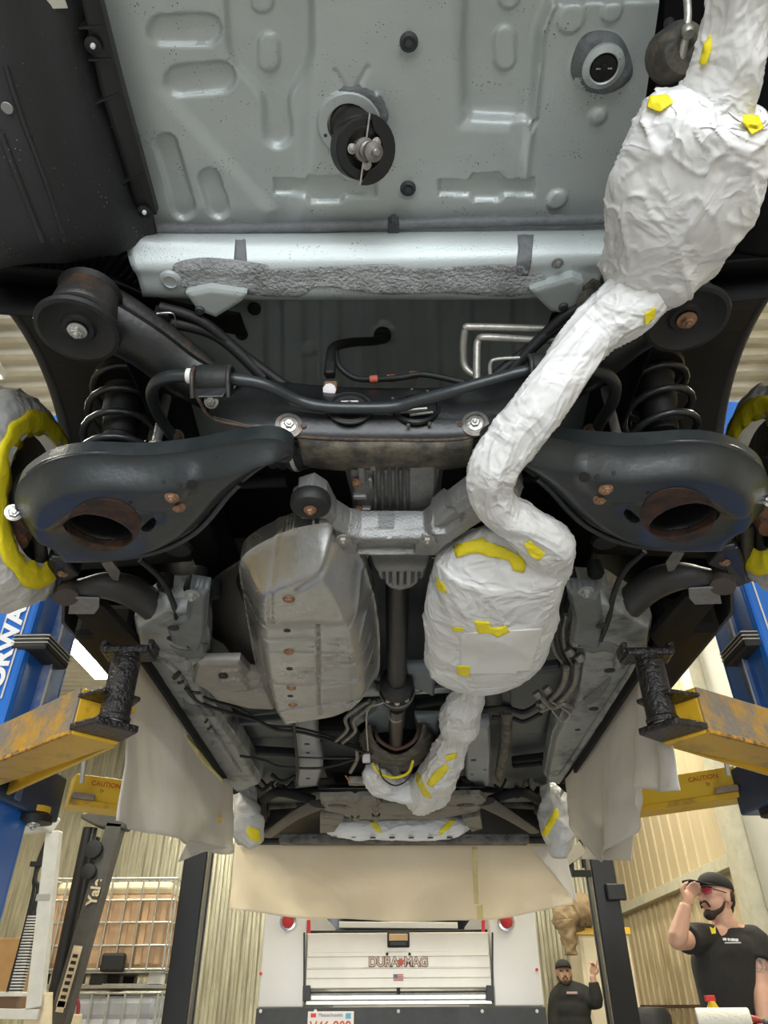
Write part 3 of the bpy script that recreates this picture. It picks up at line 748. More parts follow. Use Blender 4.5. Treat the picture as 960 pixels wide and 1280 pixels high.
# right side liner, mostly hidden behind the wrapped tail pipe
rows = [[Z(1150, -60, 2.03), Z(1000, -60, 2.07), Z(900, -60, 2.13), Z(838, -60, 2.19)],
        [Z(1150, 120, 2.01), Z(1000, 120, 2.05), Z(890, 100, 2.12), Z(822, 100, 2.19)],
        [Z(1130, 260, 2.0), Z(980, 260, 2.03), Z(860, 240, 2.12), Z(800, 200, 2.18)],
        [Z(1100, 330, 2.02), Z(950, 320, 2.05), Z(840, 300, 2.12), Z(772, 292, 2.17)]]
loft('bumper_liner', rows, VOID, car, nu=6, nv=6, thick=0.004)
loft('side_apron', [[Z(300, 392, 2.11), Z(200, 374, 2.11), Z(120, 345, 2.06), Z(-20, 330, 2.04)], [Z(310, 420, 2.25), Z(200, 400, 2.25), Z(100, 380, 2.2), Z(0, 360, 2.15)]], VOID, car, thick=0.004)
loft('side_apron', [[Z(690, 392, 2.11), Z(760, 368, 2.11), Z(850, 335, 2.06), Z(990, 320, 2.04)], [Z(680, 420, 2.25), Z(760, 400, 2.25), Z(860, 380, 2.2), Z(960, 360, 2.15)]], VOID, car, thick=0.004)

# muffler hanger block, top right
ph = Z(842, 68, 2.06)
hg = lathe('exhaust_hanger', [(0.030, -0.02), (0.034, -0.015), (0.036, 0.02), (0.030, 0.032), (0.02, 0.034), (0, 0.03)], ph, (0.15, -0.55, -0.8), DIRTY, car, 20, auto=40)
tube('hanger_rod', [Z(850, 78, 2.03), Z(856, 50, 2.04), Z(860, 20, 2.06), Z(858, -10, 2.09)], [0.006, 0.006, 0.005, 0.005], TUBEM, hg, seg=10)
lathe('rod_collar', [(0.008, 0), (0.009, 0.008), (0.007, 0.012)], Z(859, 36, 2.045), (0, 0.2, -1), TUBEM, hg, 14)
tube('hanger_rod', [Z(838, 44, 2.05), Z(836, 28, 2.08)], 0.007, RUBBER, hg, seg=10)

# ---- black body shell (sides and roof, above the sills)
BODY = mat('dark_body_paint', (0.03, 0.033, 0.036), 0.3, 0.3, coat=0.6)
V = []; F = []
prof = [(0.90, 1.86), (0.94, 2.05), (0.945, 2.35), (0.91, 2.72), (0.78, 3.22), (0.62, 3.36), (0, 3.40)]
ys = [0.12, 0.20, 0.5, 0.80]; 
def add_side(y0, y1, zlow, s):
    n = len(V)
    zl2 = zlow if isinstance(zlow, tuple) else (zlow, zlow)
    for y, zc_ in zip((y0, y1), zl2):
        for i_, (xx, zz) in enumerate(prof):
            V.append((CXC + s * xx, y, zc_ + (zz - 1.86) * (3.40 - zc_) / 1.54))
    m_ = len(prof)
    for i in range(m_ - 1): F.append((n + i, n + i + 1, n + m_ + i + 1, n + m_ + i))
for s in (-1, 1):
    add_side(0.14, 0.80, 2.05, s)
    for k in range(32):
        y0 = 0.80 + k * 0.94 / 32; y1 = y0 + 0.94 / 32; c = 1.27
        zl = tuple(2.02 + 0.44 * math.sqrt(max(0, 1 - (q - c) ** 2 / 0.47 ** 2)) for q in (y0, y1))
        add_side(y0, y1, zl, s)
    add_side(1.74, 3.50, 1.86, s)
    for k in range(20):
        y0 = 3.50 + k * 0.90 / 20; y1 = y0 + 0.90 / 20; c = 3.95
        zl = tuple(1.95 + 0.42 * math.sqrt(max(0, 1 - (q - c) ** 2 / 0.45 ** 2)) for q in (y0, y1))
        add_side(y0, y1, zl, s)
    add_side(4.40, 4.72, 1.86, s)
V += [(CXC - 0.9, 0.12, 2.1), (CXC + 0.9, 0.12, 2.1), (CXC + 0.75, 0.16, 3.3), (CXC - 0.75, 0.16, 3.3)]; F.append(tuple(range(len(V) - 4, len(V))))
V += [(CXC - 0.9, 4.72, 1.8), (CXC + 0.9, 4.72, 1.8), (CXC + 0.75, 4.6, 3.3), (CXC - 0.75, 4.6, 3.3)]; F.append(tuple(range(len(V) - 4, len(V))))
bs = mesh_obj('body_shell', V, F, BODY, car, auto=30)
bs.modifiers.new('s', 'SOLIDIFY').thickness = 0.01
box('rear_floor_extension', (CXC, 0.50, 2.235), (1.78, 0.72, 0.01), PLASTIC, car)
# wheel arch edge trims
for s in (-1, 1):
    for (cy, cz, ry, rz) in ((1.27, 2.02, 0.47, 0.44), (3.95, 1.95, 0.45, 0.42)):
        P_ = [A(CXC + s * 0.935, cy - ry * math.cos(t), cz + rz * math.sin(t)) for t in np.linspace(0, math.pi, 14)]
        tube('arch_trim', P_, 0.021, RUBBER, car, seg=10, smooth=4)

# ================================================================== REAR SUSPENSION
sub_rows = [[Z(250, 468, 2.02), Z(300, 470, 2.02), Z(380, 482, 2.00), Z(480, 487, 2.0), Z(590, 484, 2.0), Z(660, 468, 2.02), Z(730, 462, 2.03)],
            [Z(252, 490, 1.95), Z(300, 498, 1.93), Z(380, 506, 1.92), Z(480, 508, 1.92), Z(590, 506, 1.92), Z(660, 490, 1.94), Z(730, 480, 1.97)],
            [Z(262, 512, 1.89), Z(310, 524, 1.875), Z(380, 534, 1.87), Z(480, 537, 1.87), Z(580, 535, 1.87), Z(650, 516, 1.89), Z(715, 500, 1.92)],
            [Z(266, 522, 1.865), Z(310, 533, 1.858), Z(375, 545, 1.855), Z(480, 549, 1.855), Z(580, 547, 1.855), Z(650, 527, 1.87), Z(712, 510, 1.90)]]
subf = loft('rear_subframe', sub_rows, CHASSIS, car, nu=7, nv=5, thick=0.006)
tube('flange_lip', [Z(238, 480, 1.93), Z(250, 502, 1.89)] + [q + A(0, 0, -0.002) for q in sub_rows[3]], 0.0035, mat('rusty_flange_edge', (0.10, 0.06, 0.035), 0.7, 0.1, vscale=60, col2=(0.03, 0.025, 0.02), bump=0.4), subf, seg=8)
und = [[Z(372, 547, 1.853), Z(430, 551, 1.853), Z(480, 551, 1.853), Z(540, 551, 1.853), Z(592, 548, 1.853)],
       [Z(376, 560, 1.845), Z(430, 562, 1.842), Z(480, 562, 1.842), Z(540, 562, 1.842), Z(590, 560, 1.845)],
       [Z(378, 574, 1.848), Z(430, 578, 1.845), Z(480, 578, 1.845), Z(540, 577, 1.845), Z(588, 574, 1.85)],
       [Z(382, 582, 1.87), Z(430, 587, 1.87), Z(480, 588, 1.87), Z(540, 587, 1.87), Z(586, 582, 1.87)]]
loft('lower_crossmember', und, DIRTY, subf, nu=6, nv=5, thick=0.006)
for s, cx in ((1, 360), (-1, 604)):
    loft('arm_pocket', [[Z(cx - 26 * s, 545, 1.86), Z(cx, 548, 1.856), Z(cx + 22 * s, 550, 1.856)], [Z(cx - 26 * s, 556, 1.90), Z(cx, 566, 1.89), Z(cx + 22 * s, 572, 1.86)]], CHRUST, subf, nu=4, nv=4)
lathe('drain_boss', [(0.022, 0), (0.014, 0.003), (0.005, 0.003), (0.0045, 0)], Z(478, 569, 1.842), DN, DIRTY, subf, 20)
for (x, y, r) in ((418, 570, 0.004), (545, 570, 0.004)): lathe('drain_hole', [(r, 0), (r, 0.0012), (0, 0.0012)], Z(x, y, 1.842), DN, RUBBER, subf, 12)
bsub = bvh_of([subf])
def on(bvh, x, y, fallback=1.85):
    loc, nor = cast(bvh, x, y)
    if loc is None: return Z(x, y, fallback), A(0, -0.6, -0.8)
    n_ = np.array(nor); d = CAM - np.array(loc)
    if n_.dot(d) < 0: n_ = -n_
    return np.array(loc), n_
for (x, y) in ((361, 533), (594, 531)):
    p, n_ = on(bsub, x, y)
    lathe('mount_washer', [(0.025, 0.002), (0.025, 0.005), (0.018, 0.007), (0.017, 0.004), (0.012, 0.004)], p, n_, mat('pale_washer', (0.25, 0.24, 0.22), 0.5, 0.6, vscale=60, col2=(0.2, 0.1, 0.07), cover=0.6, bump=0.4), subf, 28)
    bolt(p + n_ * 0.004, n_, 0.009, STEEL, subf)
    u, v, a = frame_from(n_)
    for s in (-1, 1): lathe('weld_spot', [(0.006, 0), (0.005, 0.003), (0, 0.003)], p + A(s * 0.027, 0, 0), n_, mat('scorched_paint', (0.07, 0.04, 0.03), 0.6, bump=0.4), subf, 12)
p, n_ = on(bsub, 437, 512)
lathe('differential_mount', [(0.042, 0.001), (0.042, 0.006), (0.036, 0.008), (0.034, 0.004), (0.020, 0.002), (0.018, 0.012), (0.008, 0.014), (0, 0.012)], p, n_, RUBBER, subf, 36)
tube('mount_rim', [p + n_ * 0.004 + 0.041 * (frame_from(n_)[0] * math.cos(t) + frame_from(n_)[1] * math.sin(t)) for t in np.linspace(0, 2 * math.pi, 20)], 0.003, CHRUST, subf, seg=8)
box('mount_clip', p + n_ * 0.016 + A(0, 0, 0.0), (0.034, 0.006, 0.010), mat('white_clip', (0.7, 0.66, 0.66), 0.5), subf)
box('mount_clip', p + n_ * 0.018 + A(0, 0, -0.004), (0.010, 0.008, 0.012), RUSTB, subf)
p, n_ = on(bsub, 520, 510)
u, v, a = frame_from(n_)
lathe('mount_hole_ring', [(0.046, 0.0), (0.046, 0.006), (0.040, 0.008), (0.037, 0.003), (0.036, 0.001)], p, n_, CHASSIS, subf, 36)
lathe('mount_hole', [(0.037, 0.0015), (0, 0.0015)], p, n_, VOID, subf, 36)
for k, (a_, b_) in enumerate((((-0.028, -0.006), (0.02, 0.006)), ((-0.012, 0.006), (0.03, 0.012)))):
    tube('inner_tube', [p + n_ * 0.004 + A(a_[0], 0, -0.01 - 0.012 * k), p + n_ * 0.004 + A(b_[0], 0, -0.006 - 0.010 * k)], 0.003, TUBEM, subf, seg=8)
for t in (0.5, 1.1, 1.7, 2.6, 3.5, 4.4, 5.2): lathe('weld_spot', [(0.004, 0), (0.003, 0.003), (0, 0.003)], p + (u * math.cos(t) + v * math.sin(t)) * 0.050, n_, DIRTY, subf, 8)

for s in (-1, 1):
    def S(x, y, z):
        q = Z(x, y, z)
        return q if s < 0 else A(2 * CXC - q[0], q[1], q[2])
    bc = Z(97, 412, 1.945) if s < 0 else Z(858, 399, 1.945)
    sx = -1 if s < 0 else 1
    # box-section side arm from bushing to crossmember
    tube('side_arm', [S(95, 392, 2.02), S(130, 405, 2.02), S(180, 432, 2.005), S(232, 470, 1.985), S(290, 500, 1.96)], [0.055, 0.056, 0.050, 0.050, 0.05], CHASSIS, subf, seg=10, squash=0.62)
    tube('side_arm_seam', [S(120, 360, 2.07), S(165, 388, 2.055), S(215, 425, 2.04), S(262, 462, 2.02)], [0.02, 0.022, 0.022, 0.02], CHRUST, subf, seg=8)
    lathe('bushing_sleeve', [(0.055, 0), (0.056, 0.004), (0.053, 0.022), (0.055, 0.026), (0.055, 0.032), (0.05, 0.075)], bc + A(0, 0, 0.01), (0, 0, 1), CHRUST, subf, 32)
    lathe('bushing_stop', [(0.0, 0.004), (0.05, 0.004), (0.055, 0.010), (0.048, 0.02)], bc + A(0, 0, 0.105), DN, RUBBER, subf, 32)
    lathe('rubber_disc', [(0.050, -0.018), (0.066, -0.012), (0.071, -0.002), (0.069, 0.005), (0.062, 0.006), (0.052, 0.000), (0.036, -0.006), (0.030, -0.006), (0.026, -0.001), (0.018, -0.001), (0.018, -0.006)], bc, DN, RUBBER, subf, 44)
    bolt(bc + A(0, 0, -0.001), DN, 0.011, STEEL if s < 0 else RUSTB, subf, washer=1.5)
    tube('brake_hose', [S(200, 384, 2.08), S(250, 400, 2.07), S(300, 440, 2.05), S(340, 470, 2.02), S(372, 492, 1.99)], 0.010, RUBBER, subf, seg=10)
    tube('brake_hose', [S(195, 402, 2.07), S(240, 408, 2.07), S(280, 425, 2.06), S(330, 472, 2.02)], 0.012, RUBBER, subf, seg=10)
    if s < 0:
        box('hose_bracket', S(204, 392, 2.075), (0.03, 0.02, 0.03), CHASSIS, subf)
        tube('bracket_wire', [S(196, 392, 2.06), S(216, 392, 2.06), S(220, 408, 2.06)], 0.0015, STEEL, subf, seg=6)
        tube('bracket_wire', [S(140, 388, 2.05), S(138, 396, 2.05)], 0.0015, STEEL, subf, seg=6)
# cradle rails behind the sway bar
# ---- stabilizer bar
bpts = [(222, 552, 1.94), (206, 532, 1.94), (192, 505, 1.93), (191, 486, 1.925), (204, 473, 1.92), (236, 470, 1.915), (290, 474, 1.905), (330, 481, 1.90), (370, 500, 1.895), (400, 508, 1.89), (440, 510, 1.89),
        (490, 509, 1.89), (520, 502, 1.89), (570, 488, 1.89), (620, 474, 1.895), (665, 463, 1.90), (720, 462, 1.915), (752, 465, 1.92), (768, 480, 1.925), (766, 502, 1.93), (752, 525, 1.94), (742, 545, 1.95)]
sbar = tube('stabilizer_bar', [Z(*q) for q in bpts], 0.0112, CHGREY, car, seg=16, smooth=5)
for (x, y, s) in ((268, 476, -1), (683, 462, 1)):
    c = Z(x, y, 1.905)
    cl = lathe('bushing_clamp', [(0.020, -0.030), (0.026, -0.028), (0.028, -0.024), (0.027, 0.024), (0.026, 0.028), (0.020, 0.030)], c, (1, 0.0, -0.06), RUBBER, sbar, 28)
    prism('clamp_bracket', [c + A(-0.033, -0.004, 0.02), c + A(0.033, -0.004, 0.02), c + A(0.033, -0.01, -0.02), c + A(0.022, -0.008, -0.046), c + A(-0.022, -0.008, -0.046), c + A(-0.033, -0.01, -0.02)], (0, 0.004, 0), CHASSIS, subf)
    bolt(c + A(0.0, 0.004, -0.046) if s < 0 else c + A(0, 0.004, -0.046), (0, -0.75, -0.65), 0.008, mat('dull_bolt', (0.16, 0.15, 0.13), 0.5, 0.6, var=0.3, vscale=50), sbar)
    for dx in (-0.031, 0.031):
        tube('clamp_strap', [c + A(dx, 0.0, 0.024), c + A(dx, -0.022, 0.012), c + A(dx, -0.029, -0.01), c + A(dx, -0.016, -0.032), c + A(dx, -0.004, -0.045)], 0.004, CHRUST, sbar, seg=8)
p = Z(240, 470, 1.914); lathe('white_collar', [(0.0125, -0.009), (0.0135, -0.008), (0.0135, 0.008), (0.0125, 0.009)], p, (1, 0, -0.1), mat('white_marking', (0.75, 0.74, 0.7), 0.5, bump=0.3, var=0.1, vscale=50), sbar, 20)
for (x, y, s) in ((196, 550, -1), (770, 540, 1)):
    c = Z(x, y, 1.95); tube('drop_link', [c + A(0, 0, -0.02), c + A(0, 0.0, 0.12)], 0.010, STEEL, car, seg=10)
    lathe('link_joint', [(0.012, -0.01), (0.016, -0.006), (0.016, 0.012), (0.01, 0.016)], c + A(0, 0, -0.02), (s * -1, -0.3, 0), TUBEM, car, 16)
for (x, y) in ((222, 545), (737, 538)):
    bolt(Z(x, y, 1.94), (0, -0.6, -0.8), 0.009, RUST, sbar)

# ---- coil springs and dampers
for s in (-1, 1):
    bx, by = (CXC + s * 0.585, 1.205)
    lean = A(0.0, 0.0, 0)
    P_ = []
    turns = 5.2; z0, z1 = 1.87, 2.17; N_ = int(turns * 20)
    for i in range(N_ + 1):
        t = i / N_; a_ = 2 * math.pi * turns * t + (0 if s < 0 else math.pi)
        r_ = 0.068 + 0.006 * math.sin(math.pi * t)
        P_.append(A(bx + r_ * math.cos(a_), by - 0.065 * t + r_ * math.sin(a_), z0 + (z1 - z0) * t))
    tube('coil_spring', P_, 0.0078, mat('spring_coating', (0.03, 0.032, 0.034), 0.32, var=0.3, vscale=12, spec=0.7), car, seg=10, smooth=0)
    sp = lathe('spring_seat', [(0.070, 0), (0.074, 0.01), (0.064, 0.02), (0.062, 0.06)], (bx, by - 0.06, 2.15), (0, 0, 1), RUBBER, car, 32)
    sh = lathe('bump_stop', [(0.02, 0.0), (0.034, 0.004), (0.036, 0.02), (0.032, 0.025), (0.038, 0.035), (0.038, 0.06), (0.044, 0.075), (0.044, 0.13), (0.048, 0.14)], (bx, by - 0.03, 2.0), (0, -0.2, 1), RUBBER, car, 28)
    lathe('bump_stop_cup', [(0.052, 0), (0.050, 0.012), (0.03, 0.02)], (bx, by - 0.015, 1.965), (0, 0, 1), RUBBER, sh, 24)
    tube('damper', [(bx - s * 0.02, by + 0.16, 1.86), (bx - s * 0.05, by + 0.10, 2.2)], 0.026, VOID, car, seg=16)

# ---- lower control arms: dished pressings with a big spring opening
HZ = 1.815
aol = [(22, 606), (38, 590), (66, 575), (110, 568), (180, 569), (240, 563), (290, 553), (328, 548), (352, 551), (366, 562), (360, 575), (338, 580), (318, 592),
       (296, 610), (276, 632), (256, 652), (236, 668), (205, 683), (165, 693), (110, 697), (72, 694), (58, 676), (40, 668), (24, 650), (18, 628)]
afe = [('poly', [(60, 592), (120, 580), (190, 582), (245, 575), (240, 600), (205, 618), (120, 612), (70, 640), (45, 630)], 0.012, 0.03, True),
       ('dome', (128, 657), -0.024, 0.105, 0.85), ('dome', (190, 625), -0.008, 0.035),
       ('line', [(70, 690), (120, 692), (190, 684), (240, 660), (275, 628), (300, 606)], -0.010, 0.008)]
hol = [dict(c=(128, 648), r=(0.066, 0.070))]
arm = hplate('lower_control_arm', HZ, aol, CHGREY, car, res=0.004, smooth_out=True, bulge=0.038, bw=0.045, feats=afe, skirt=0.03, noise=0.0012, nsc=8,
             holes=hol + [[(181, 640), (190, 632), (199, 630), (198, 638), (190, 645), (183, 645)]])
ba = bvh_of([arm])
def arm_parts(parent):
    c = Z(128, 648, HZ) + A(0, 0, -0.014)
    el = [(130 + 46 * math.cos(t), 656 + 33 * math.sin(t)) for t in np.linspace(0, 2 * math.pi, 36, endpoint=False)]
    rim = patch('rusty_spring_rim', el, ba, mat('dark_rust', (0.075, 0.035, 0.02), 0.7, 0.2, vscale=30, col2=(0.025, 0.018, 0.015), bump=0.4), parent, off=0.0015, n=70, crumple=0.0015, zmax=HZ - 0.006); rim['label'] = 'rusty ring round the spring opening'
    V = []; F = []; n = 44
    for k, (kk, h) in enumerate(((1.06, 0.006), (1.03, 0.002), (1.0, 0.003), (0.985, 0.02), (0.97, 0.09))):
        for i in range(n):
            t = 2 * math.pi * i / n; V.append(c + A(0.066 * kk * math.cos(t), 0.070 * kk * math.sin(t), h))
    for q in range(4):
        for i in range(n): F.append((q * n + i, q * n + (i + 1) % n, (q + 1) * n + (i + 1) % n, (q + 1) * n + i))
    mesh_obj('opening_lip', V, F, CHASSIS, parent)
    lathe('spring_cup', [(0.064, 0.0), (0.062, 0.045), (0.05, 0.05), (0.0, 0.05)], c + A(0, 0, 0.08), (0, 0, 1), VOID, parent, 36, cap=False)
    for (x, y) in ((215, 621), (223, 633)):
        p, n_ = on(ba, x, y, HZ); bolt(p, A(0, -0.25, -1), 0.0085, RUSTB, parent, label='rusty bolt')
    tube('edge_lip', [Z(x, y, HZ + 0.006) for x, y in ((36, 592), (60, 577), (108, 567), (180, 569), (240, 563), (300, 551), (345, 548))], 0.006, CHGREY, parent, seg=8)
    tube('edge_lip', [Z(x, y, HZ - 0.002) for x, y in ((66, 696), (110, 699), (168, 695), (208, 685), (240, 668), (262, 648), (284, 620), (300, 604))], 0.007, CHGREY, parent, seg=8)
    for (x, y, r) in ((204, 602, 0.004), (163, 628, 0.004), (188, 662, 0.004), (240, 606, 0.010), (224, 606, 0.005)):
        p, n_ = on(ba, x, y, HZ); lathe('access_hole', [(r, -0.002), (r, 0.0015), (0, 0.0015)], p, n_, RUBBER, parent, 16)
    lathe('inner_bush', [(0.016, -0.022), (0.020, -0.02), (0.020, 0.02), (0.016, 0.022)], Z(357, 560, HZ + 0.035), (0.2, 0.3, 1), CHRUST, parent, 20)
    lathe('outer_bush', [(0.018, -0.022), (0.026, -0.02), (0.026, 0.02), (0.018, 0.022)], Z(24, 668, HZ + 0.03), (0.0, 0.3, 1), RUST, parent, 24)
    bolt(Z(17, 641, HZ + 0.0), (0.5, -0.8, -0.3), 0.011, STEEL, parent)
arm_parts(arm)
arm2 = mirror_x(arm)

# ---- links forward of the arm and the knuckles
for s in (-1, 1):
    def S(x, y, z):
        q = Z(x, y, z)
        return q if s < 0 else A(2 * CXC - q[0], q[1], q[2])
    tl = tube('trailing_link', [S(66, 738, 1.84), S(100, 735, 1.83), S(135, 732, 1.835), S(170, 742, 1.84), S(200, 768, 1.84), S(216, 800, 1.84)], [0.020, 0.024, 0.036, 0.042, 0.038, 0.022], mat('link_black', (0.03, 0.029, 0.028), 0.5, vscale=7, col2=(0.07, 0.045, 0.03), cover=0.65, bump=0.1), car, seg=12, squash=0.9)
    lathe('link_bush', [(0.014, -0.026), (0.028, -0.024), (0.029, 0.024), (0.014, 0.026)], S(83, 738, 1.82), (0.3 * s, 0.25, 1), mat('worn_brown_rubber', (0.07, 0.055, 0.045), 0.6, bump=0.2), tl, 28)
    bolt(S(78, 715, 1.83), (0, -0.4, -1), 0.009, RUSTB, tl)
    kn = prism('knuckle', [S(60, 700, 1.83), S(84, 705, 1.83), S(100, 720, 1.83), S(78, 730, 1.82), S(64, 750, 1.81), S(52, 744, 1.82), S(54, 715, 1.83)], (0, 0, 0.05), CHASSIS, car, bevel=0.006)
    tube('knuckle_web', [S(48, 670, 1.86), S(52, 700, 1.85), S(56, 738, 1.84)], [0.014, 0.016, 0.014], mat('dull_cast_iron', (0.07, 0.065, 0.06), 0.5, 0.5, var=0.4, vscale=40), kn, seg=10)
    tube('knuckle_web', [S(36, 672, 1.88), S(38, 700, 1.88), S(44, 735, 1.87)], [0.02, 0.02, 0.018], CHASSIS, kn, seg=10)
    lathe('hub_carrier', [(0.05, -0.04), (0.075, -0.03), (0.08, 0.03), (0.05, 0.05)], (CXC + s * 0.76, 1.29, 1.93), (1, 0, 0), VOID, kn, 24)
    tube('toe_link', [S(50, 640, 1.92), S(160, 610, 1.93), S(360, 600, 1.9)], 0.016, VOID, car, seg=10)
    tube('axle_shaft', [A(CXC + s * 0.15, 1.07, 1.895), A(CXC + s * 0.40, 1.14, 1.90), A(CXC + s * 0.74, 1.27, 1.92)], 0.015, mat('brown_shaft', (0.05, 0.028, 0.018), 0.6, 0.2, var=0.3), car, seg=14)
    lathe('cv_boot', [(0.022, 0), (0.03, 0.01), (0.027, 0.02), (0.035, 0.03), (0.031, 0.04), (0.04, 0.05), (0.04, 0.08), (0.034, 0.085)], A(CXC + s * 0.24, 1.09, 1.897), (-s, -0.2, 0), RUBBER, car, 24)
    lathe('boot_band', [(0.0415, 0), (0.0415, 0.008)], A(CXC + s * 0.185, 1.08, 1.897), (-s, -0.2, 0), STEEL, car, 24)
    tube('brake_pipe', [S(175, 700, 1.84), S(200, 722, 1.83), S(215, 750, 1.81), S(224, 782, 1.80), S(236, 808, 1.79)], 0.007, RUBBER, car, seg=8)
    lathe('bump_plate', [(0.03, 0), (0.035, 0.01), (0.028, 0.02), (0.028, 0.05)], S(222, 688, 1.88), (0, 0, 1), RUBBER, car, 20)
    # mud flap bracket strip outboard + pale tab seen under the link
    prism('mud_flap', [S(85, 757, 1.82), S(128, 757, 1.82), S(175, 806, 1.80), S(165, 820, 1.80), S(158, 842, 1.79)], (0, 0, 0.02), VOID, car)
    prism('pale_tab', [S(88, 747, 1.80), S(124, 748, 1.80), S(124, 760, 1.80), S(118, 768, 1.80), S(85, 768, 1.80)], (0, 0, 0.004), mat('worn_grey_tab', (0.20, 0.20, 0.20), 0.6, var=0.2, vscale=60), car)
    prism('bright_tab', [S(126, 704, 1.83), S(140, 702, 1.83), S(150, 715, 1.83), S(148, 727, 1.83), S(140, 725, 1.83)], (0, 0, 0.004), TUBED, car)
# fuel pipes, three bright tubes behind the wrap
for k, (pts, r) in enumerate(((((598, 472, 2.02), (582, 460, 2.04), (579, 440, 2.06), (582, 412, 2.08), (596, 409, 2.08), (700, 410, 2.08), (735, 395, 2.07), (760, 380, 2.05)), 0.0075),
                              (((596, 474, 2.00), (596, 450, 2.03), (598, 426, 2.06), (612, 422, 2.06), (690, 425, 2.06), (730, 408, 2.05), (760, 392, 2.03)), 0.0075),
                              (((613, 470, 1.99), (613, 455, 2.02), (622, 449, 2.03), (662, 447, 2.03)), 0.004))):
    tube('fuel_pipe', [Z(*q) for q in pts], r, TUBEM, car, seg=12, smooth=5)
# cable from grommet with red-marked sheath and connector
gc = tube('sensor_cable', [Z(480, 420, 2.27), Z(470, 426, 2.22), Z(440, 428, 2.17), Z(418, 434, 2.12), Z(413, 450, 2.07), Z(411, 468, 2.03)], 0.010, RUBBER, car, seg=12)
tube('sensor_cable', [Z(420, 440, 2.10), Z(424, 458, 2.06), Z(442, 472, 2.04), Z(465, 474, 2.03), Z(500, 472, 2.02), Z(530, 468, 2.02), Z(580, 478, 2.0)], 0.006, RUBBER, car, seg=10)
for x, y in ((467, 474), (489, 473), (517, 469)):
    lathe('red_sleeve', [(0.0072, -0.008), (0.0078, -0.007), (0.0078, 0.007), (0.0072, 0.008)], Z(x, y, 2.026), (1, 0, 0.06), mat('faded_red_sleeve', (0.45, 0.10, 0.06), 0.6), gc, 14)
box('connector', Z(413, 462, 2.04), (0.02, 0.02, 0.035), RUBBER, gc)
box('sensor_bracket', Z(413, 486, 1.99), (0.026, 0.012, 0.035), RUSTB, subf)
lathe('white_star_nut', [(0.013, 0), (0.013, 0.005), (0.005, 0.007), (0, 0.007)], Z(412, 488, 1.975), (0, -0.8, -0.5), mat('white_clip', (0.7, 0.66, 0.66), 0.5), subf, 9, auto=20)
# small rubber mount at the right end of the beam
pm = Z(736, 378, 2.06)
lathe('hanger_bush', [(0.02, -0.01), (0.024, 0), (0.018, 0.012), (0.008, 0.014), (0, 0.01)], pm, (0.1, -0.5, -0.8), DIRTY, car, 20)
prism('hanger_plate', [Z(722, 388, 2.07), Z(726, 366, 2.08), Z(742, 352, 2.08), Z(752, 356, 2.08), Z(748, 385, 2.06), Z(736, 392, 2.06)], (0, 0, 0.012), DIRTY, car)

# ================================================================== REAR DIFFERENTIAL
DZ = 1.80
dif = hplate('rear_differential', 1.89, [(436, 545), (548, 545), (552, 600), (545, 628), (524, 648), (470, 655), (446, 648), (440, 625)], CAST, car, res=0.0022, smooth_out=True, bulge=0.030, bw=0.016, skirt=0.08, noise=0.001, nsc=60,
             feats=[('line', [(468 + 9 * k, 540), (470 + 9 * k, 636)], 0.014, 0.0045) for k in range(5)] + [('poly', [(510, 540), (545, 540), (541, 625), (512, 640)], 0.007, 0.006)])
bd = bvh_of([dif])
for (x, y, w_, d_) in ((452, 590, 0.014, 0.05), (463, 600, 0.010, 0.03), (450, 618, 0.03, 0.014), (458, 637, 0.022, 0.03), (466, 580, 0.012, 0.02)):
    p, n_ = on(bd, x, y, DZ); box('casting_boss', p + A(0, 0, -0.002), (w_, d_, 0.018), CAST, dif, bevel=0.004)
for (x, y) in ((446, 600), (449, 634), (462, 645)):
    p, n_ = on(bd, x, y, DZ); bolt(p + A(0, 0, -0.006), (-0.6, -0.2, -1), 0.007, RUSTB, dif)
p, n_ = on(bd, 487, 651, DZ); lathe('fill_plug', [(0.010, -0.002), (0.009, 0.003), (0.005, 0.004), (0, 0.002)], p, n_, CAST, dif, 16)
nose = hplate('nose_casting', 1.86, [(455, 682), (545, 682), (538, 702), (522, 716), (498, 722), (478, 716), (464, 702)], CAST, dif, res=0.003, smooth_out=False, bulge=0.05, bw=0.025, skirt=0.05,
              feats=[('line', [(x, 692), (x, 708)], -0.012, 0.0035) for x in (472, 480, 488, 497, 506, 515, 523)])
# aluminium support bracket
BZ = 1.775
sup = hplate('differential_support', BZ + 0.02, [(372, 618), (392, 612), (408, 622), (420, 645), (436, 655), (452, 659), (530, 659), (552, 640), (590, 612), (640, 585), (655, 610), (600, 645), (560, 672), (545, 686), (430, 685), (421, 678), (416, 655), (404, 640), (392, 640), (372, 640)], CAST, car, res=0.003, bulge=0.022, bw=0.010, skirt=0.04, noise=0.0008, nsc=60,
             feats=[('poly', [(447, 669), (518, 669), (518, 681), (447, 681)], -0.012, 0.004), ('poly', [(540, 648), (552, 638), (566, 632), (580, 630), (576, 642), (556, 655), (541, 655)], -0.012, 0.004)])
for (x, y) in ((429, 673), (534, 673)):
    lathe('bolt_boss', [(0.022, 0), (0.02, 0.016), (0.016, 0.018)], Z(x, y, BZ + 0.008), DN, CAST, sup, 24)
    bolt(Z(x, y, BZ - 0.010), DN, 0.0095, mat('dull_steel_bolt', (0.35, 0.33, 0.30), 0.45, 0.7, var=0.2, vscale=60), sup)
bm = Z(388, 634, 1.77)
lathe('support_bush', [(0.034, -0.026), (0.038, -0.02), (0.039, -0.006), (0.036, 0.002), (0.030, 0.006), (0.014, 0.006), (0.013, 0.003)], bm, DN, RUBBER, sup, 36)
bolt(bm + A(0, 0, -0.005), DN, 0.008, RUSTB, sup)
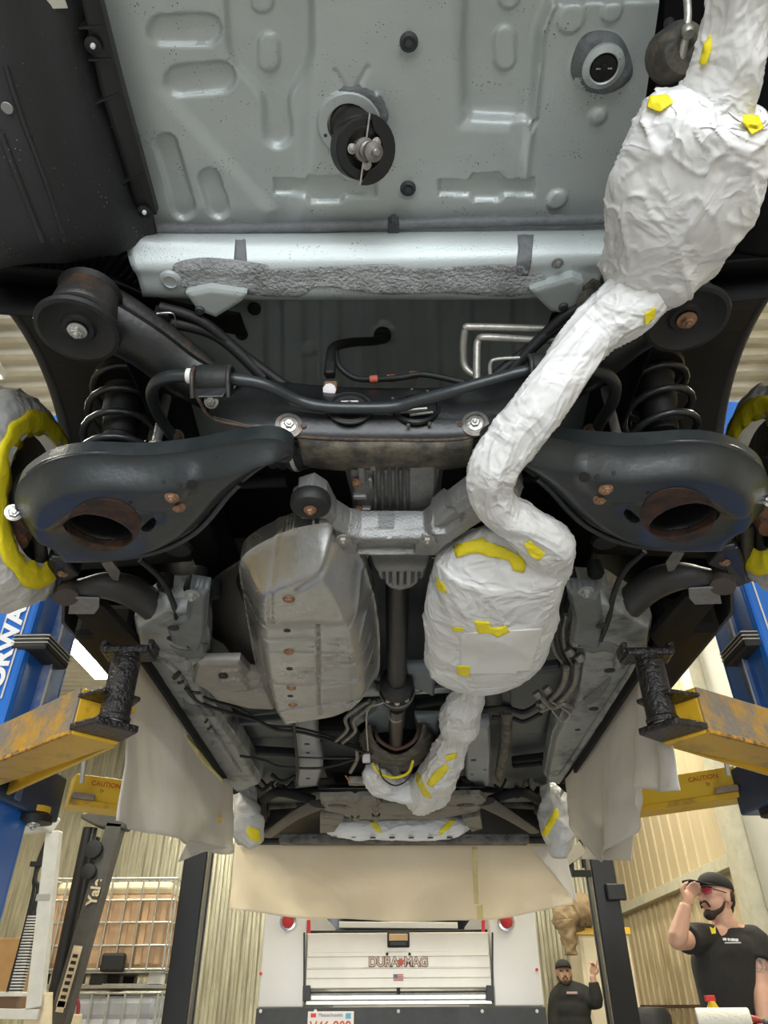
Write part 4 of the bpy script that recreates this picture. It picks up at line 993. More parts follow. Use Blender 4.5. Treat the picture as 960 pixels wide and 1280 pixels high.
tube('bush_arm', [Z(372, 616, BZ + 0.045), Z(388, 610, BZ + 0.04), Z(404, 622, BZ + 0.03), Z(414, 645, BZ + 0.02)], [0.012, 0.014, 0.013, 0.012], CAST, sup, seg=10)

# ---- propeller shaft
DARKST = mat('dark_shaft_steel', (0.035, 0.035, 0.036), 0.4, 0.5, var=0.3, vscale=8)
SHB = mat('brown_tinted_shaft', (0.09, 0.075, 0.062), 0.35, 0.6, var=0.25, vscale=4)
ps = tube('propeller_shaft', [Z(497, 712, 1.87), Z(496, 850, 1.84)], 0.030, DARKST, car, seg=24, smooth=0)
tube('front_shaft', [Z(496, 884, 1.83), Z(494, 965, 1.83)], 0.026, SHB, ps, seg=24, smooth=0)
cb = Z(496, 858, 1.84)
lathe('centre_bearing', [(0.032, -0.05), (0.052, -0.04), (0.055, 0.0), (0.048, 0.006), (0.048, 0.022), (0.056, 0.028), (0.056, 0.05), (0.05, 0.06), (0.052, 0.08), (0.036, 0.1)], cb, (0, 1, -0.02), RUBBER, ps, 36)
lathe('bearing_band', [(0.0575, 0.030), (0.0585, 0.032), (0.0585, 0.040), (0.0575, 0.042)], cb, (0, 1, -0.02), TUBED, ps, 36)
lathe('shaft_band', [(0.0275, 0), (0.0275, 0.008)], Z(495, 893, 1.83), (0, 1, 0), TUBEM, ps, 28)
for t in (-2.2, -1.57, -0.9):
    q = cb + A(0.05 * math.cos(t), 0.018, 0.05 * math.sin(t)); bolt(q, (math.cos(t), -0.4, math.sin(t)), 0.005, STEEL, ps)
tube('rear_yoke', [Z(497, 700, 1.87), Z(497, 722, 1.87)], [0.035, 0.03], RUBBER, ps, seg=20)
# shaft support hoop and cross brackets
tube('safety_hoop', [Z(468, 908, 1.86), Z(474, 925, 1.80), Z(496, 936, 1.78), Z(518, 925, 1.80), Z(524, 905, 1.86)], 0.007, mat('rusty_hoop', (0.09, 0.045, 0.03), 0.6, 0.2, bump=0.3), ps, seg=8)
loft('tunnel_shield', [[Z(462, 905, 1.84), Z(470, 930, 1.80), Z(496, 944, 1.79), Z(520, 930, 1.80), Z(530, 905, 1.84)], [Z(448, 920, 1.86), Z(460, 950, 1.83), Z(496, 965, 1.82), Z(530, 950, 1.83), Z(545, 920, 1.86)]], DIRTY, ps, nu=4)
for pts in ([(470, 880), (508, 880), (505, 908), (440, 914), (436, 905)], [(504, 832), (548, 832), (545, 868), (508, 850)], [(518, 895), (550, 895), (548, 915), (522, 925)], [(440, 880), (462, 895), (462, 915), (436, 912)]):
    hplate('tunnel_bracket', 1.88, pts, mat('bracket_grey_paint', (0.17, 0.2, 0.215), 0.4, 0.3), car, res=0.006, bulge=0.02, bw=0.012, skirt=0.02)
bars_ = ((430, 865, 575, 858, 0.04, PAINTD), (520, 880, 590, 868, 0.03, VOID), (515, 862, 600, 838, 0.02, DARKST), (380, 872, 470, 858, 0.03, PAINTD))
for (x0, y0, x1, y1, w_, m_) in bars_:
    bar('tunnel_brace', Z(x0, y0, 1.88), Z(x1, y1, 1.88), w_, 0.03, m_, car, bevel=0.006)

# ================================================================== TANK SHIELD (bright aluminium) left of the shaft
TZ = 1.80
tol = [(303, 691), (345, 664), (380, 652), (420, 650), (446, 680), (462, 720), (472, 770), (475, 820), (470, 848), (440, 866), (395, 876), (345, 880), (322, 840), (310, 780), (303, 735)]
tfe = [('poly', [(332, 775), (440, 775), (440, 852), (350, 862), (338, 820)], 0.004, 0.008), ('line', [(310, 742), (400, 744), (430, 738)], -0.006, 0.006), ('line', [(330, 760), (400, 758)], 0.006, 0.006),
       ('line', [(325, 815), (400, 818), (455, 814)], -0.005, 0.005), ('line', [(404, 790), (450, 790), (465, 780)], 0.005, 0.004), ('line', [(404, 812), (452, 812), (468, 802)], 0.005, 0.004),
       ('line', [(404, 844), (440, 844), (470, 836)], 0.006, 0.006), ('line', [(400, 740), (401, 845)], -0.006, 0.006), ('line', [(350, 650), (343, 690), (343, 735)], -0.003, 0.010),
       ('line', [(440, 745), (446, 735), (452, 700)], 0.006, 0.006), ('line', [(450, 770), (458, 750)], 0.006, 0.006), ('line', [(325, 775), (332, 820), (345, 878)], 0.006, 0.008),
       ('line', [(420, 656), (400, 672), (378, 688)], -0.008, 0.012), ('half', [(500, 735), (290, 735)], 0.012, 0.06), ('line', [(330, 858), (395, 846), (402, 860)], -0.006, 0.008)]
shd = hplate('tank_shield', TZ, tol, ALU, car, res=0.0036, smooth_out=True, bulge=0.085, bw=0.065, bpow=0.75, feats=tfe, skirt=0.04, noise=0.0025, nsc=7)
bt = bvh_of([shd])
for (x, y) in ((361, 749), (361, 814), (364, 860), (366, 881)):
    p, n_ = on(bt, x, y, 1.74); lathe('fastener', [(0.014, -0.001), (0.013, 0.002), (0.009, 0.002), (0.008, 0.005), (0.004, 0.006), (0, 0.006)], p, n_, RUSTB, shd, 16)
for (x, y) in ((359, 788), (362, 836), (363, 870)):
    p, n_ = on(bt, x, y, 1.74); lathe('drain_hole', [(0.0085, -0.001), (0.0085, 0.001), (0, 0.001)], p, n_, RUBBER, shd, 16)
wing = hplate('shield_wing', 1.80, [(246, 825), (300, 824), (312, 838), (330, 842), (345, 884), (310, 882), (270, 872), (256, 858), (240, 850)], mat('dull_grey_shield', (0.30, 0.28, 0.25), 0.5, 0.5, var=0.2, vscale=10), shd, res=0.004, bulge=0.012, bw=0.01, skirt=0.02,
              feats=[('line', [(275, 832), (298, 831), (312, 846), (325, 845)], 0.010, 0.006), ('line', [(276, 844), (300, 843), (315, 856), (328, 855)], 0.010, 0.006), ('line', [(292, 860), (312, 858)], -0.005, 0.005)])
lathe('wing_hole', [(0.014, -0.001), (0.013, 0.003), (0.011, 0.001), (0, 0.001)], Z(279, 845, 1.785), DN, RUBBER, wing, 18)
# rounded dark tank flank behind it
loft('fuel_tank', [[Z(300, 700, 1.9), Z(270, 720, 1.93), Z(250, 740, 1.98)], [Z(310, 760, 1.86), Z(290, 770, 1.88), Z(262, 790, 1.94)], [Z(318, 812, 1.84), Z(298, 812, 1.86), Z(282, 806, 1.92)], [Z(322, 830, 1.86), Z(305, 828, 1.88), Z(290, 822, 1.93)]], mat('dark_tank_plastic', (0.045, 0.042, 0.038), 0.4, var=0.2), car, nu=5, nv=5)
box('fuel_tank_body', Z(390, 760, 1.90), (0.34, 0.46, 0.12), VOID, car, bevel=0.04)

# ================================================================== SIDE RAILS (rockers) with holes
for s in (-1, 1):
    pts = [(204, 746), (248, 746), (262, 790), (262, 812), (250, 822), (262, 870), (300, 925), (328, 972), (296, 984), (286, 975), (236, 900), (212, 860), (190, 824), (172, 800), (168, 770)] if s < 0 else \
          [(762, 738), (720, 735), (708, 770), (706, 800), (722, 800), (716, 860), (690, 915), (680, 968), (700, 975), (712, 958), (765, 880), (790, 838), (812, 800), (815, 770)]
    hl = [(216, 798), (245, 866), (221, 844), (226, 853), (258, 901), (262, 910)] if s < 0 else [(748, 782), (762, 838), (742, 886), (722, 912), (733, 872)]
    rail = hplate('frame_rail', 1.83, pts, mat('rail_primer', (0.30, 0.315, 0.31), 0.42, 0.3, vscale=9, col2=(0.05, 0.053, 0.053), cover=0.56, bump=0.1), car, res=0.004, bulge=0.03, bw=0.018, skirt=0.06, noise=0.0015, nsc=20,
                  feats=[('line', ([(212, 806), (235, 812), (240, 830)] if s < 0 else [(790, 800), (770, 806), (768, 822)]), -0.008, 0.01),
                         ('line', ([(205, 812), (226, 830), (248, 870), (300, 955)] if s < 0 else [(790, 820), (770, 850), (735, 905), (700, 958)]), -0.012, 0.010)])
    br = bvh_of([rail])
    for k, (x, y) in enumerate(hl):
        p, n_ = on(br, x, y, 1.80); r_ = 0.016 if k < 3 else 0.010
        V, F = lathe_vf([(r_, -0.002), (r_, 0.0016), (0, 0.0016)], p, n_, 18); mesh_obj('rail_hole', V, F, RUBBER, rail, auto=35)
    sl = [(212, 806), (224, 812), (244, 812), (252, 804), (262, 806), (256, 816), (240, 824), (222, 818)] if s < 0 else [(722, 808), (745, 802), (770, 806), (785, 822), (778, 836), (772, 822), (758, 814), (738, 816)]
    patch('sealer_smear', catmull([A(*q) for q in sl], 4, True), br, SEALER, rail, off=0.003, n=30, crumple=0.003)
    sl = [(228, 872), (238, 880), (262, 886), (268, 896), (246, 892), (232, 884)] if s < 0 else [(728, 874), (738, 868), (756, 852), (764, 846), (756, 864), (738, 880)]
    patch('sealer_smear', catmull([A(*q) for q in sl], 4, True), br, SEALER, rail, off=0.003, n=30, crumple=0.003)
    # pinch weld strip: dark edge
    q0, q1 = (Z(186, 818, 1.80), Z(286, 972, 1.80)) if s < 0 else (Z(806, 812, 1.80), Z(714, 958, 1.80))
    bar('pinch_weld', q0 + A(s * 0.012, 0, -0.008), q1 + A(s * 0.012, 0, -0.008), 0.012, 0.04, VOID, car)
    bar('sill_panel', q0 + A(s * 0.10, -0.1, 0.06), q1 + A(s * 0.10, 0.35, 0.06), 0.16, 0.10, VOID, car, bevel=0.02)
    # suspension mount plate ahead of the arm
    mp = [(238, 732), (262, 736), (258, 790), (250, 812), (214, 800), (206, 778), (232, 768)] if s < 0 else [(708, 735), (750, 740), (755, 780), (750, 808), (712, 800), (716, 770)]
    mnt = hplate('mount_plate', 1.80, mp, mat('mount_grey_paint', (0.14, 0.155, 0.155), 0.45, 0.3, var=0.3, vscale=14), car, res=0.004, bulge=0.015, bw=0.012, skirt=0.03)
    c = Z(240, 742, 1.78) if s < 0 else Z(732, 738, 1.78)
    bolt(c, DN, 0.012, mat('painted_bolt', (0.33, 0.33, 0.31), 0.4, 0.5), mnt)
    c = Z(217, 785, 1.778) if s < 0 else Z(752, 782, 1.778)
    lathe('mount_hole', [(0.014, -0.001), (0.014, 0.0015), (0, 0.0015)], c, DN, RUBBER, mnt, 16)
    for (dx, dy) in ((0.03, 0.0), (0.0, 0.05), (0.05, 0.07), (-0.06, 0.03)):
        c = (Z(238, 735, 1.84) if s < 0 else Z(712, 720, 1.84)) + A(dx * -s, dy - 0.04, 0)
        lathe('bracket_boss', [(0.018, -0.03), (0.02, 0.0), (0.014, 0.01), (0.006, 0.012)], c, DN, VOID, car, 14)

# ---- pipes and cables along the floor
def pipe(pts, z, r, m_, name='brake_pipe'):
    return tube(name, [Z(q[0], q[1], (q[2] if len(q) > 2 else z)) for q in pts], r, m_, car, seg=8, smooth=5)
pipe([(232, 860), (250, 878), (290, 892), (320, 900), (345, 912), (380, 916), (420, 928), (455, 940)], 1.80, 0.006, RUBBER, 'cable')
pipe([(236, 852), (256, 872), (300, 886), (332, 906), (372, 910), (410, 920), (452, 936)], 1.81, 0.005, RUBBER, 'cable')
pipe([(300, 945), (330, 950), (350, 958), (400, 960), (440, 950), (456, 940)], 1.80, 0.005, RUBBER, 'cable')
pipe([(320, 944), (360, 946), (420, 948), (462, 945), (470, 925)], 1.81, 0.004, DARKST, 'cable')
pipe([(420, 926), (434, 912), (432, 898), (448, 884), (462, 876)], 1.80, 0.007, TUBED, 'fuel_line')
pipe([(428, 928), (444, 914), (442, 900), (456, 888), (468, 878)], 1.80, 0.007, TUBED, 'fuel_line')
pipe([(460, 938), (458, 900), (462, 885), (480, 878)], 1.80, 0.003, TUBEM, 'fuel_line')
pipe([(438, 965), (446, 950), (446, 938)], 1.80, 0.008, TUBED, 'fuel_line')
for k in range(4):
    pipe([(692 + k * 8, 760 + k * 4), (688 + k * 8, 790), (694 + k * 7, 815), (706 + k * 5, 830)], 1.82, 0.006, (TUBED, RUBBER, TUBED, RUBBER)[k], 'fuel_line')
pipe([(708, 835), (704, 855), (690, 872), (672, 880)], 1.80, 0.010, TUBED, 'fuel_line')
pipe([(722, 830), (718, 855), (700, 876), (676, 888)], 1.80, 0.010, TUBED, 'fuel_line')
pipe([(674, 880), (655, 890), (630, 885), (605, 887)], 1.82, 0.010, RUBBER, 'hose')
pipe([(676, 892), (655, 902), (640, 898), (615, 897)], 1.82, 0.008, RUBBER, 'hose')
pipe([(690, 878), (712, 892), (703, 902), (690, 888)], 1.79, 0.003, TUBEM, 'fuel_line')
pipe([(676, 870), (690, 884), (704, 880), (716, 884)], 1.79, 0.009, TUBED, 'fuel_line')
for (x, y) in ((672, 868), (678, 880), (684, 862), (725, 822), (712, 815)):
    lathe('pipe_clamp', [(0.012, -0.01), (0.014, 0), (0.012, 0.01)], Z(x, y, 1.795), (0.5, 0.5, -0.5), TUBED, car, 12)
# lengthwise brackets under the front floor
def strap(name, pts, m_, z=1.84, holes=(), **k):
    o = hplate(name, z, pts, m_, car, res=0.005, bulge=0.014, bw=0.010, skirt=0.04, **k)
    for (x, y, r) in holes: lathe('strap_hole', [(r, -0.001), (r, 0.0015), (0, 0.0015)], Z(x, y, z - 0.014), DN, RUBBER, o, 14)
    return o
RL = mat('rail_primer_light', (0.30, 0.32, 0.335), 0.42, 0.3, var=0.15, vscale=8)
strap('floor_rail', [(366, 885), (392, 882), (404, 955), (398, 978), (372, 980), (372, 950)], RL, holes=((384, 930, 0.011), (385, 941, 0.008), (385, 973, 0.010)))
pipe([(366, 872), (368, 915), (372, 960), (370, 980)], 1.80, 0.006, RUBBER, 'cable')
strap('floor_rail', [(580, 905), (612, 905), (614, 940), (612, 978), (596, 982), (582, 970)], RL, holes=((592, 950, 0.012), (590, 968, 0.006), (606, 962, 0.006)))
bar('support_strut', Z(632, 862, 1.84), Z(634, 896, 1.83), 0.030, 0.012, PLASTIC, car)
strap('long_bracket', [(626, 895), (641, 895), (640, 925), (628, 975), (620, 975), (627, 930)], DIRTY, z=1.82)
for (x0, y0, x1, y1) in ((640, 950, 690, 944), (640, 956, 684, 952), (300, 936, 370, 940), (470, 845, 530, 840), (300, 902, 370, 896), (610, 842, 700, 830)):
    bar('floor_crossmember', Z(x0, y0, 1.89), Z(x1, y1, 1.89), 0.03, 0.03, VOID if y0 > 930 else PAINTF, car, bevel=0.008)
box('grey_muffler', Z(420, 912, 1.88), (0.2, 0.14, 0.06), VOID, car, bevel=0.02)

# ================================================================== FRONT END (far)
fs = hplate('front_subframe', 1.78, [(400, 996), (470, 995), (478, 1004), (530, 1004), (540, 995), (600, 993), (608, 1000), (600, 1012), (545, 1022), (440, 1022), (425, 1016), (402, 1010)], mat('dusty_subframe', (0.20, 0.185, 0.155), 0.6, 0.1, vscale=14, col2=(0.05, 0.045, 0.04), cover=0.6, bump=0.3), car, res=0.006, bulge=0.012, bw=0.02, skirt=0.02, noise=0.002, nsc=14,
            holes=[dict(c=(422, 1004), r=(0.045, 0.04)), dict(c=(582, 1003), r=(0.045, 0.04))],
            feats=[('line', [(444, 996), (444, 1022)], 0.014, 0.02), ('line', [(470, 996), (470, 1022)], 0.014, 0.02)])
for (x, y) in ((444, 1020), (470, 1018)): box('rear_slot', Z(x, y, 1.765), (0.04, 0.03, 0.02), RUBBER, fs)
loft('subframe_front_wall', [[Z(398, 986, 1.80), Z(480, 985, 1.80), Z(606, 984, 1.80)], [Z(398, 982, 1.86), Z(480, 980, 1.87), Z(606, 980, 1.86)]], CHASSIS, fs)
for k, s in enumerate((-1, 1)):
    a_, b_ = ((398, 1005, 1.78), (335, 1045, 1.76)) if s < 0 else ((606, 1002, 1.78), (668, 1040, 1.76))
    fa = tube('front_control_arm', [Z(*a_), Z(365 if s < 0 else 640, 1022, 1.765), Z(*b_)], [0.055, 0.038, 0.03], mat('dark_arm_iron', (0.06, 0.055, 0.05), 0.5, 0.2, vscale=9, col2=(0.12, 0.09, 0.07), cover=0.6), car, seg=10, squash=0.35)
    tube('arm_rear_leg', [Z(392 if s < 0 else 612, 1000, 1.80), Z(350 if s < 0 else 650, 990, 1.82), Z(330 if s < 0 else 672, 1000, 1.84)], 0.022, VOID, fa, seg=8)
    c = Z(322, 1015, 1.88) if s < 0 else Z(683, 1012, 1.88)
    hb = lathe('front_hub', [(0.06, -0.05), (0.13, -0.045), (0.14, -0.03), (0.14, -0.012), (0.09, -0.01), (0.06, 0.03), (0.05, 0.05)], c, (-s, 0, 0), DIRTY, car, 28)
    lathe('hub_centre', [(0.04, 0.0), (0.035, 0.03), (0.02, 0.04)], c, (-s, 0, 0), RUST, hb, 20)
    box('caliper', c + A(-s * 0.01, 0.05, 0.04), (0.08, 0.16, 0.10), mat('dull_caliper', (0.12, 0.11, 0.10), 0.5, 0.4), hb, bevel=0.02)
    tube('tie_rod', [Z(410 if s < 0 else 590, 985, 1.88), Z(345 if s < 0 else 660, 992, 1.88)], 0.015, VOID, car, seg=8)
    tube('front_axle_shaft', [Z(430 if s < 0 else 570, 1000, 1.95), Z(330 if s < 0 else 675, 1008, 1.92)], 0.02, DIRTY, car, seg=10)
    lathe('axle_boot', [(0.02, 0), (0.035, 0.02), (0.032, 0.03), (0.045, 0.05), (0.04, 0.06), (0.05, 0.08)], Z(390 if s < 0 else 612, 1003, 1.94), (s, 0, 0), RUBBER, car, 18)
    bw_ = prism('front_bulkhead', [Z(400, 1020, 1.76), Z(430, 1022, 1.76), Z(418, 1040, 1.74), Z(400, 1042, 1.74)] if s < 0 else [Z(578, 1024, 1.76), Z(600, 1020, 1.76), Z(603, 1036, 1.74), Z(590, 1040, 1.74)], (0, 0, 0.05), mat('dusty_subframe', (0.2, 0.18, 0.15), 0.6), car)
    loft('front_arch_liner', [[Z(296 if s < 0 else 710, 978, 1.9), Z(330 if s < 0 else 680, 975, 2.0), Z(380 if s < 0 else 630, 972, 2.05)], [Z(296 if s < 0 else 712, 1030, 1.9), Z(330 if s < 0 else 680, 1020, 2.0), Z(380 if s < 0 else 630, 1010, 2.05)]], VOID, car)
# lower radiator support bar
rb = bar('radiator_support', YY(350, 1049, 4.33), YY(660, 1049, 4.33), 0.10, 0.05, mat('worn_grey_beam', (0.16, 0.155, 0.145), 0.6, 0.2, vscale=9, col2=(0.04, 0.04, 0.04), cover=0.5), car, bevel=0.01)
for x in range(370, 660, 24):
    lathe('support_hole', [(0.016, -0.001), (0.016, 0.002), (0, 0.002)], Z(x, 1047, 1.738), DN, RUBBER, rb, 12)
bar('bumper_edge', YY(296, 1052, 4.42), YY(706, 1050, 4.42), 0.06, 0.03, RUBBER, car, bevel=0.01)
box('engine_block', (CXC, 3.85, 2.1), (0.9, 0.5, 0.35), VOID, car, bevel=0.05)
box('gearbox', (CXC - 0.1, 3.45, 2.0), (0.5, 0.35, 0.25), VOID, car, bevel=0.05)
for i in range(26):
    x = rng.uniform(330, 440) if i % 2 else rng.uniform(575, 680); y = rng.uniform(968, 1000)
    q = Z(x, y, rng.uniform(1.86, 1.95)); q2 = q + A(rng.uniform(-0.12, 0.12), rng.uniform(-0.06, 0.06), rng.uniform(-0.02, 0.02))
    tube('engine_bay_hose', [q, (q + q2) / 2 + A(0, 0, -0.03), q2], rng.uniform(0.006, 0.016), (VOID, RUBBER, DIRTY, DARKST)[i % 4], car, seg=8)
tube('orange_wire', [Z(432, 970, 1.80), Z(438, 978, 1.79), Z(446, 982, 1.80)], 0.003, mat('orange_wire', (0.6, 0.15, 0.03), 0.5), car, seg=6)
box('white_connector', Z(458, 948, 1.79), (0.03, 0.03, 0.03), mat('white_clip', (0.7, 0.66, 0.66), 0.5), car)
box('valve_block', Z(450, 976, 1.80), (0.10, 0.05, 0.03), TUBED, car)
# muffler proper, its dark perforated edge shows beside the wrap
mufz = 1.84
p0 = Z(676, 690, mufz)
tube('muffler', [Z(668, 700, 1.88), Z(655, 760, 1.87), Z(630, 815, 1.86)], [0.09, 0.10, 0.08], mat('dark_perforated_heat_wrap', (0.09, 0.088, 0.08), 0.5, 0.5, spots=(300, 0.9, (0.02, 0.02, 0.02))), car, seg=20, squash=0.6)

# ================================================================== MASKING: wrapped exhaust
def wrap(name, pts, label, cat, amp=0.006, sc=11, seg=56, smooth=10, squash=None, seed=0.0, m=PAPER, group=None):
    """pts: (px, py, world z, radius in px)"""
    P_ = [Z(a, b, c) for a, b, c, d in pts]; R_ = [rad(p, q[3]) for p, q in zip(P_, pts)]
    V, F = tube_vf(P_, R_, seg=seg + 40, smooth=smooth * 2, squash=squash, disp=lambda p, a, t: folds(p, a, t, amp, 2.4, seed, len(pts) / 6) + crease(p, amp * 0.12, sc, seed))
    o = mesh_obj(name, V, F, m, None, auto=None)
    return tag(o, label, cat, group)
tail = wrap('masked_tailpipe', [(945, -90, 1.99, 46), (925, 0, 1.985, 39), (912, 60, 1.98, 41), (898, 110, 1.975, 45), (888, 135, 1.97, 50)], 'white film wrapped round the exhaust tailpipe at the top right corner', 'masking wrap', amp=0.005, sc=13)
rear_box = wrap('masked_rear_silencer', [(893, 118, 1.955, 30), (886, 130, 1.955, 62), (878, 150, 1.955, 76), (865, 200, 1.955, 84), (848, 255, 1.955, 84), (828, 310, 1.955, 72), (806, 350, 1.955, 56), (796, 372, 1.955, 36)],
    'large white wrapped silencer hanging top right below the tailpipe', 'masking wrap', amp=0.010, sc=8, squash=0.8, smooth=12, seg=96)
pipe1 = wrap('masked_exhaust_pipe', [(805, 362, 1.93, 36), (775, 390, 1.91, 37), (745, 415, 1.89, 32), (705, 460, 1.85, 30), (670, 510, 1.81, 30), (640, 550, 1.785, 31), (618, 585, 1.765, 31), (614, 612, 1.76, 29), (630, 638, 1.755, 26), (655, 655, 1.75, 26), (685, 682, 1.755, 31), (690, 712, 1.77, 22)],
    'long white wrapped exhaust pipe crossing diagonally in front of the subframe', 'masking wrap', amp=0.0055, sc=15, smooth=12, seg=64, seed=3)
mid_box = wrap('masked_centre_silencer', [(634, 676, 1.80, 20), (632, 682, 1.79, 60), (630, 696, 1.785, 80), (625, 715, 1.78, 86), (616, 760, 1.775, 84), (608, 800, 1.775, 77), (603, 828, 1.775, 66), (600, 842, 1.775, 40), (598, 848, 1.775, 12)],
    'large white wrapped centre silencer with yellow tape bits beside the propeller shaft', 'masking wrap', amp=0.007, sc=8, squash=0.62, smooth=12, seg=110, seed=9)
pipe2 = wrap('masked_front_pipe', [(596, 835, 1.79, 15), (590, 858, 1.79, 15), (580, 882, 1.785, 21), (574, 905, 1.78, 24), (570, 925, 1.78, 16), (556, 950, 1.775, 23), (545, 972, 1.775, 26), (534, 990, 1.775, 24), (524, 1003, 1.775, 14)],
    'white wrapped exhaust pipe running forward from the centre silencer', 'masking wrap', amp=0.010, sc=17, smooth=10, seed=5)
cross = wrap('masked_crossover_pipe', [(466, 962, 1.80, 8), (472, 975, 1.79, 16), (490, 984, 1.785, 16), (512, 986, 1.785, 17), (530, 984, 1.785, 14)],
    'short white wrapped pipe under the front end of the propeller shaft', 'masking wrap', amp=0.009, sc=18, seed=8)
tube('yellow_tape_edge', [Z(466, 955, 1.79), Z(474, 966, 1.775), Z(492, 972, 1.77), Z(510, 966, 1.775), Z(516, 952, 1.79)], 0.006, TAPE, cross, seg=8)
tube('retaining_wire', [Z(474, 955, 1.785), Z(478, 972, 1.765), Z(494, 982, 1.755), Z(510, 974, 1.765), Z(516, 958, 1.785)], 0.003, RUBBER, cross, seg=6)
fwrap = wrap('masked_front_crossmember', [(408, 1032, 1.80, 5), (425, 1034, 1.79, 11), (470, 1036, 1.79, 13), (500, 1036, 1.79, 13), (540, 1036, 1.79, 13), (570, 1034, 1.79, 11), (586, 1031, 1.80, 5)], 'white wrapped lengthwise bundle behind the front bumper edge', 'masking wrap', amp=0.009, sc=9, seed=2)
def tapes(o, polys, m=TAPE):
    b = bvh_of([o])
    for q in polys: patch('tape_piece', q, b, m, o, off=0.004, n=12, crumple=0.004)
tapes(rear_box, [[(812, 120), (835, 118), (842, 128), (825, 140), (808, 134)], [(930, 142), (948, 145), (955, 160), (940, 168), (928, 152)]])
tapes(tail, [[(888, 42), (890, 60), (882, 82), (874, 80), (880, 55)]])
tapes(pipe1, [[(806, 392), (820, 384), (818, 398), (806, 407)], [(655, 680), (662, 676), (682, 692), (674, 701), (662, 694)]])
tapes(mid_box, [[(566, 682), (588, 676), (604, 671), (606, 676), (630, 684), (640, 690), (654, 697), (658, 705), (655, 716), (642, 713), (636, 700), (612, 696), (594, 690), (570, 697)],
                [(592, 776), (612, 778), (614, 787), (632, 782), (637, 790), (622, 797), (612, 791), (598, 792)], [(566, 784), (578, 785), (580, 789), (566, 789)], [(571, 832), (588, 833), (587, 846), (571, 843)], [(545, 722), (556, 732), (558, 742), (546, 736)]])
tapes(pipe2, [[(546, 962), (556, 955), (562, 960), (553, 972), (540, 984), (533, 980), (540, 968)], [(556, 945), (572, 941), (570, 948), (558, 952)], [(520, 962), (528, 975), (540, 998), (530, 996), (520, 978)]])
tapes(fwrap, [[(548, 1040), (560, 1026), (570, 1024), (562, 1036), (550, 1044)], [(462, 1026), (470, 1026), (478, 1042), (470, 1040)]])
# paper seam laid on the centre silencer
patch('paper_flap', [(576, 792), (640, 788), (680, 785), (664, 838), (646, 842), (588, 843), (574, 838)], bvh_of([mid_box]), mat('white_paper_layer', (0.84, 0.83, 0.80), 0.6, transl=0.1), mid_box, off=0.002, n=30, crumple=0.001)

# ---- hanging paper skirts
def hang(name, top, bot, label, m, amp=0.02, folds=6, seed=0, cols=48, rws=26, nrm=(1, 0, 0), sc=3.5):
    top = catmull(top, 16) if len(top) > 2 else [A(*top[0]) + (A(*top[1]) - A(*top[0])) * t for t in np.linspace(0, 1, 40)]
    bot = catmull(bot, 16) if len(bot) > 2 else [A(*bot[0]) + (A(*bot[1]) - A(*bot[0])) * t for t in np.linspace(0, 1, 40)]
    n_ = A(*nrm); V = []
    for j in range(rws + 1):
        v = j / rws
        for i in range(cols + 1):
            u = i / cols
            a_ = top[int(round(u * (len(top) - 1)))] if 0 else None
            f = u * (len(top) - 1); k = min(int(f), len(top) - 2); a_ = top[k] + (top[k + 1] - top[k]) * (f - k)
            f = u * (len(bot) - 1); k = min(int(f), len(bot) - 2); b_ = bot[k] + (bot[k + 1] - bot[k]) * (f - k)
            p = a_ + (b_ - a_) * v
            w_ = (amp * v) * math.sin(u * folds * 2 * math.pi + seed + 1.5 * mnoise.noise(Vector((u * 2, v * 1.5, seed))))
            w_ += crease(p, min(amp, 0.03) * 0.6, sc, seed) * (0.25 + 0.75 * v)
            V.append(p + n_ * w_)
    c1 = cols + 1
    F = [(j * c1 + i, j * c1 + i + 1, (j + 1) * c1 + i + 1, (j + 1) * c1 + i) for j in range(rws) for i in range(cols)]
    o = mesh_obj(name, V, F, m, None); s = o.modifiers.new('s', 'SOLIDIFY'); s.thickness = 0.0012
    return tag(o, label, 'masking paper')
XL, XRR = -0.745, 0.715
hl_ = hang('hanging_paper', [XX(170, 812, XL), XX(230, 895, XL), XX(290, 985, XL)], [XX(134, 1026, XL), XX(180, 1040, XL - .02), XX(226, 1052, XL), XX(280, 1068, XL), XX(292, 1040, XL + .02)],
           'off-white masking paper hanging from the left sill, creased', SHEET, amp=0.022, folds=2.5, seed=1)
tapes(hl_, [[(205, 850), (214, 866), (222, 880), (216, 880), (204, 860)], [(222, 905), (262, 950), (285, 985), (250, 950)]], TAPEP)
tag(hang('hanging_paper', [XX(236, 1050, XL + .03), XX(285, 1060, XL + .03)], [XX(220, 1078, XL + .03), XX(262, 1062, XL + .03)], 'small white paper corner showing below the left hanging sheet', SHEET, amp=0.004, folds=1), 'small white paper corner showing below the left hanging sheet', 'masking paper')
hang('hanging_paper', [XX(800, 838, XRR), XX(765, 885, XRR), XX(706, 968, XRR)], [XX(798, 1006, XRR), XX(786, 1042, XRR + .01), XX(758, 1064, XRR), XX(738, 1076, XRR), XX(716, 1030, XRR)],
     'grey-white masking paper hanging from the right sill', SHEET, amp=0.022, folds=2, seed=5)
hang('hanging_paper', [XX(818, 842, XRR - .03), XX(798, 850, XRR - .03)], [XX(847, 988, XRR - .03), XX(825, 990, XRR - .03), XX(793, 984, XRR - .03)],
     'bright white strip of paper hanging below the right lift arm end', SHEET, amp=0.012, folds=1.5, seed=2)
hang('hanging_paper', [XX(792, 1005, XRR + .04), XX(742, 1030, XRR + .04)], [XX(787, 1076, XRR + .04), XX(724, 1074, XRR + .04)],
     'white paper corner showing below the right hanging sheet', SHEET, amp=0.006, folds=1, seed=2)
YF = 4.46
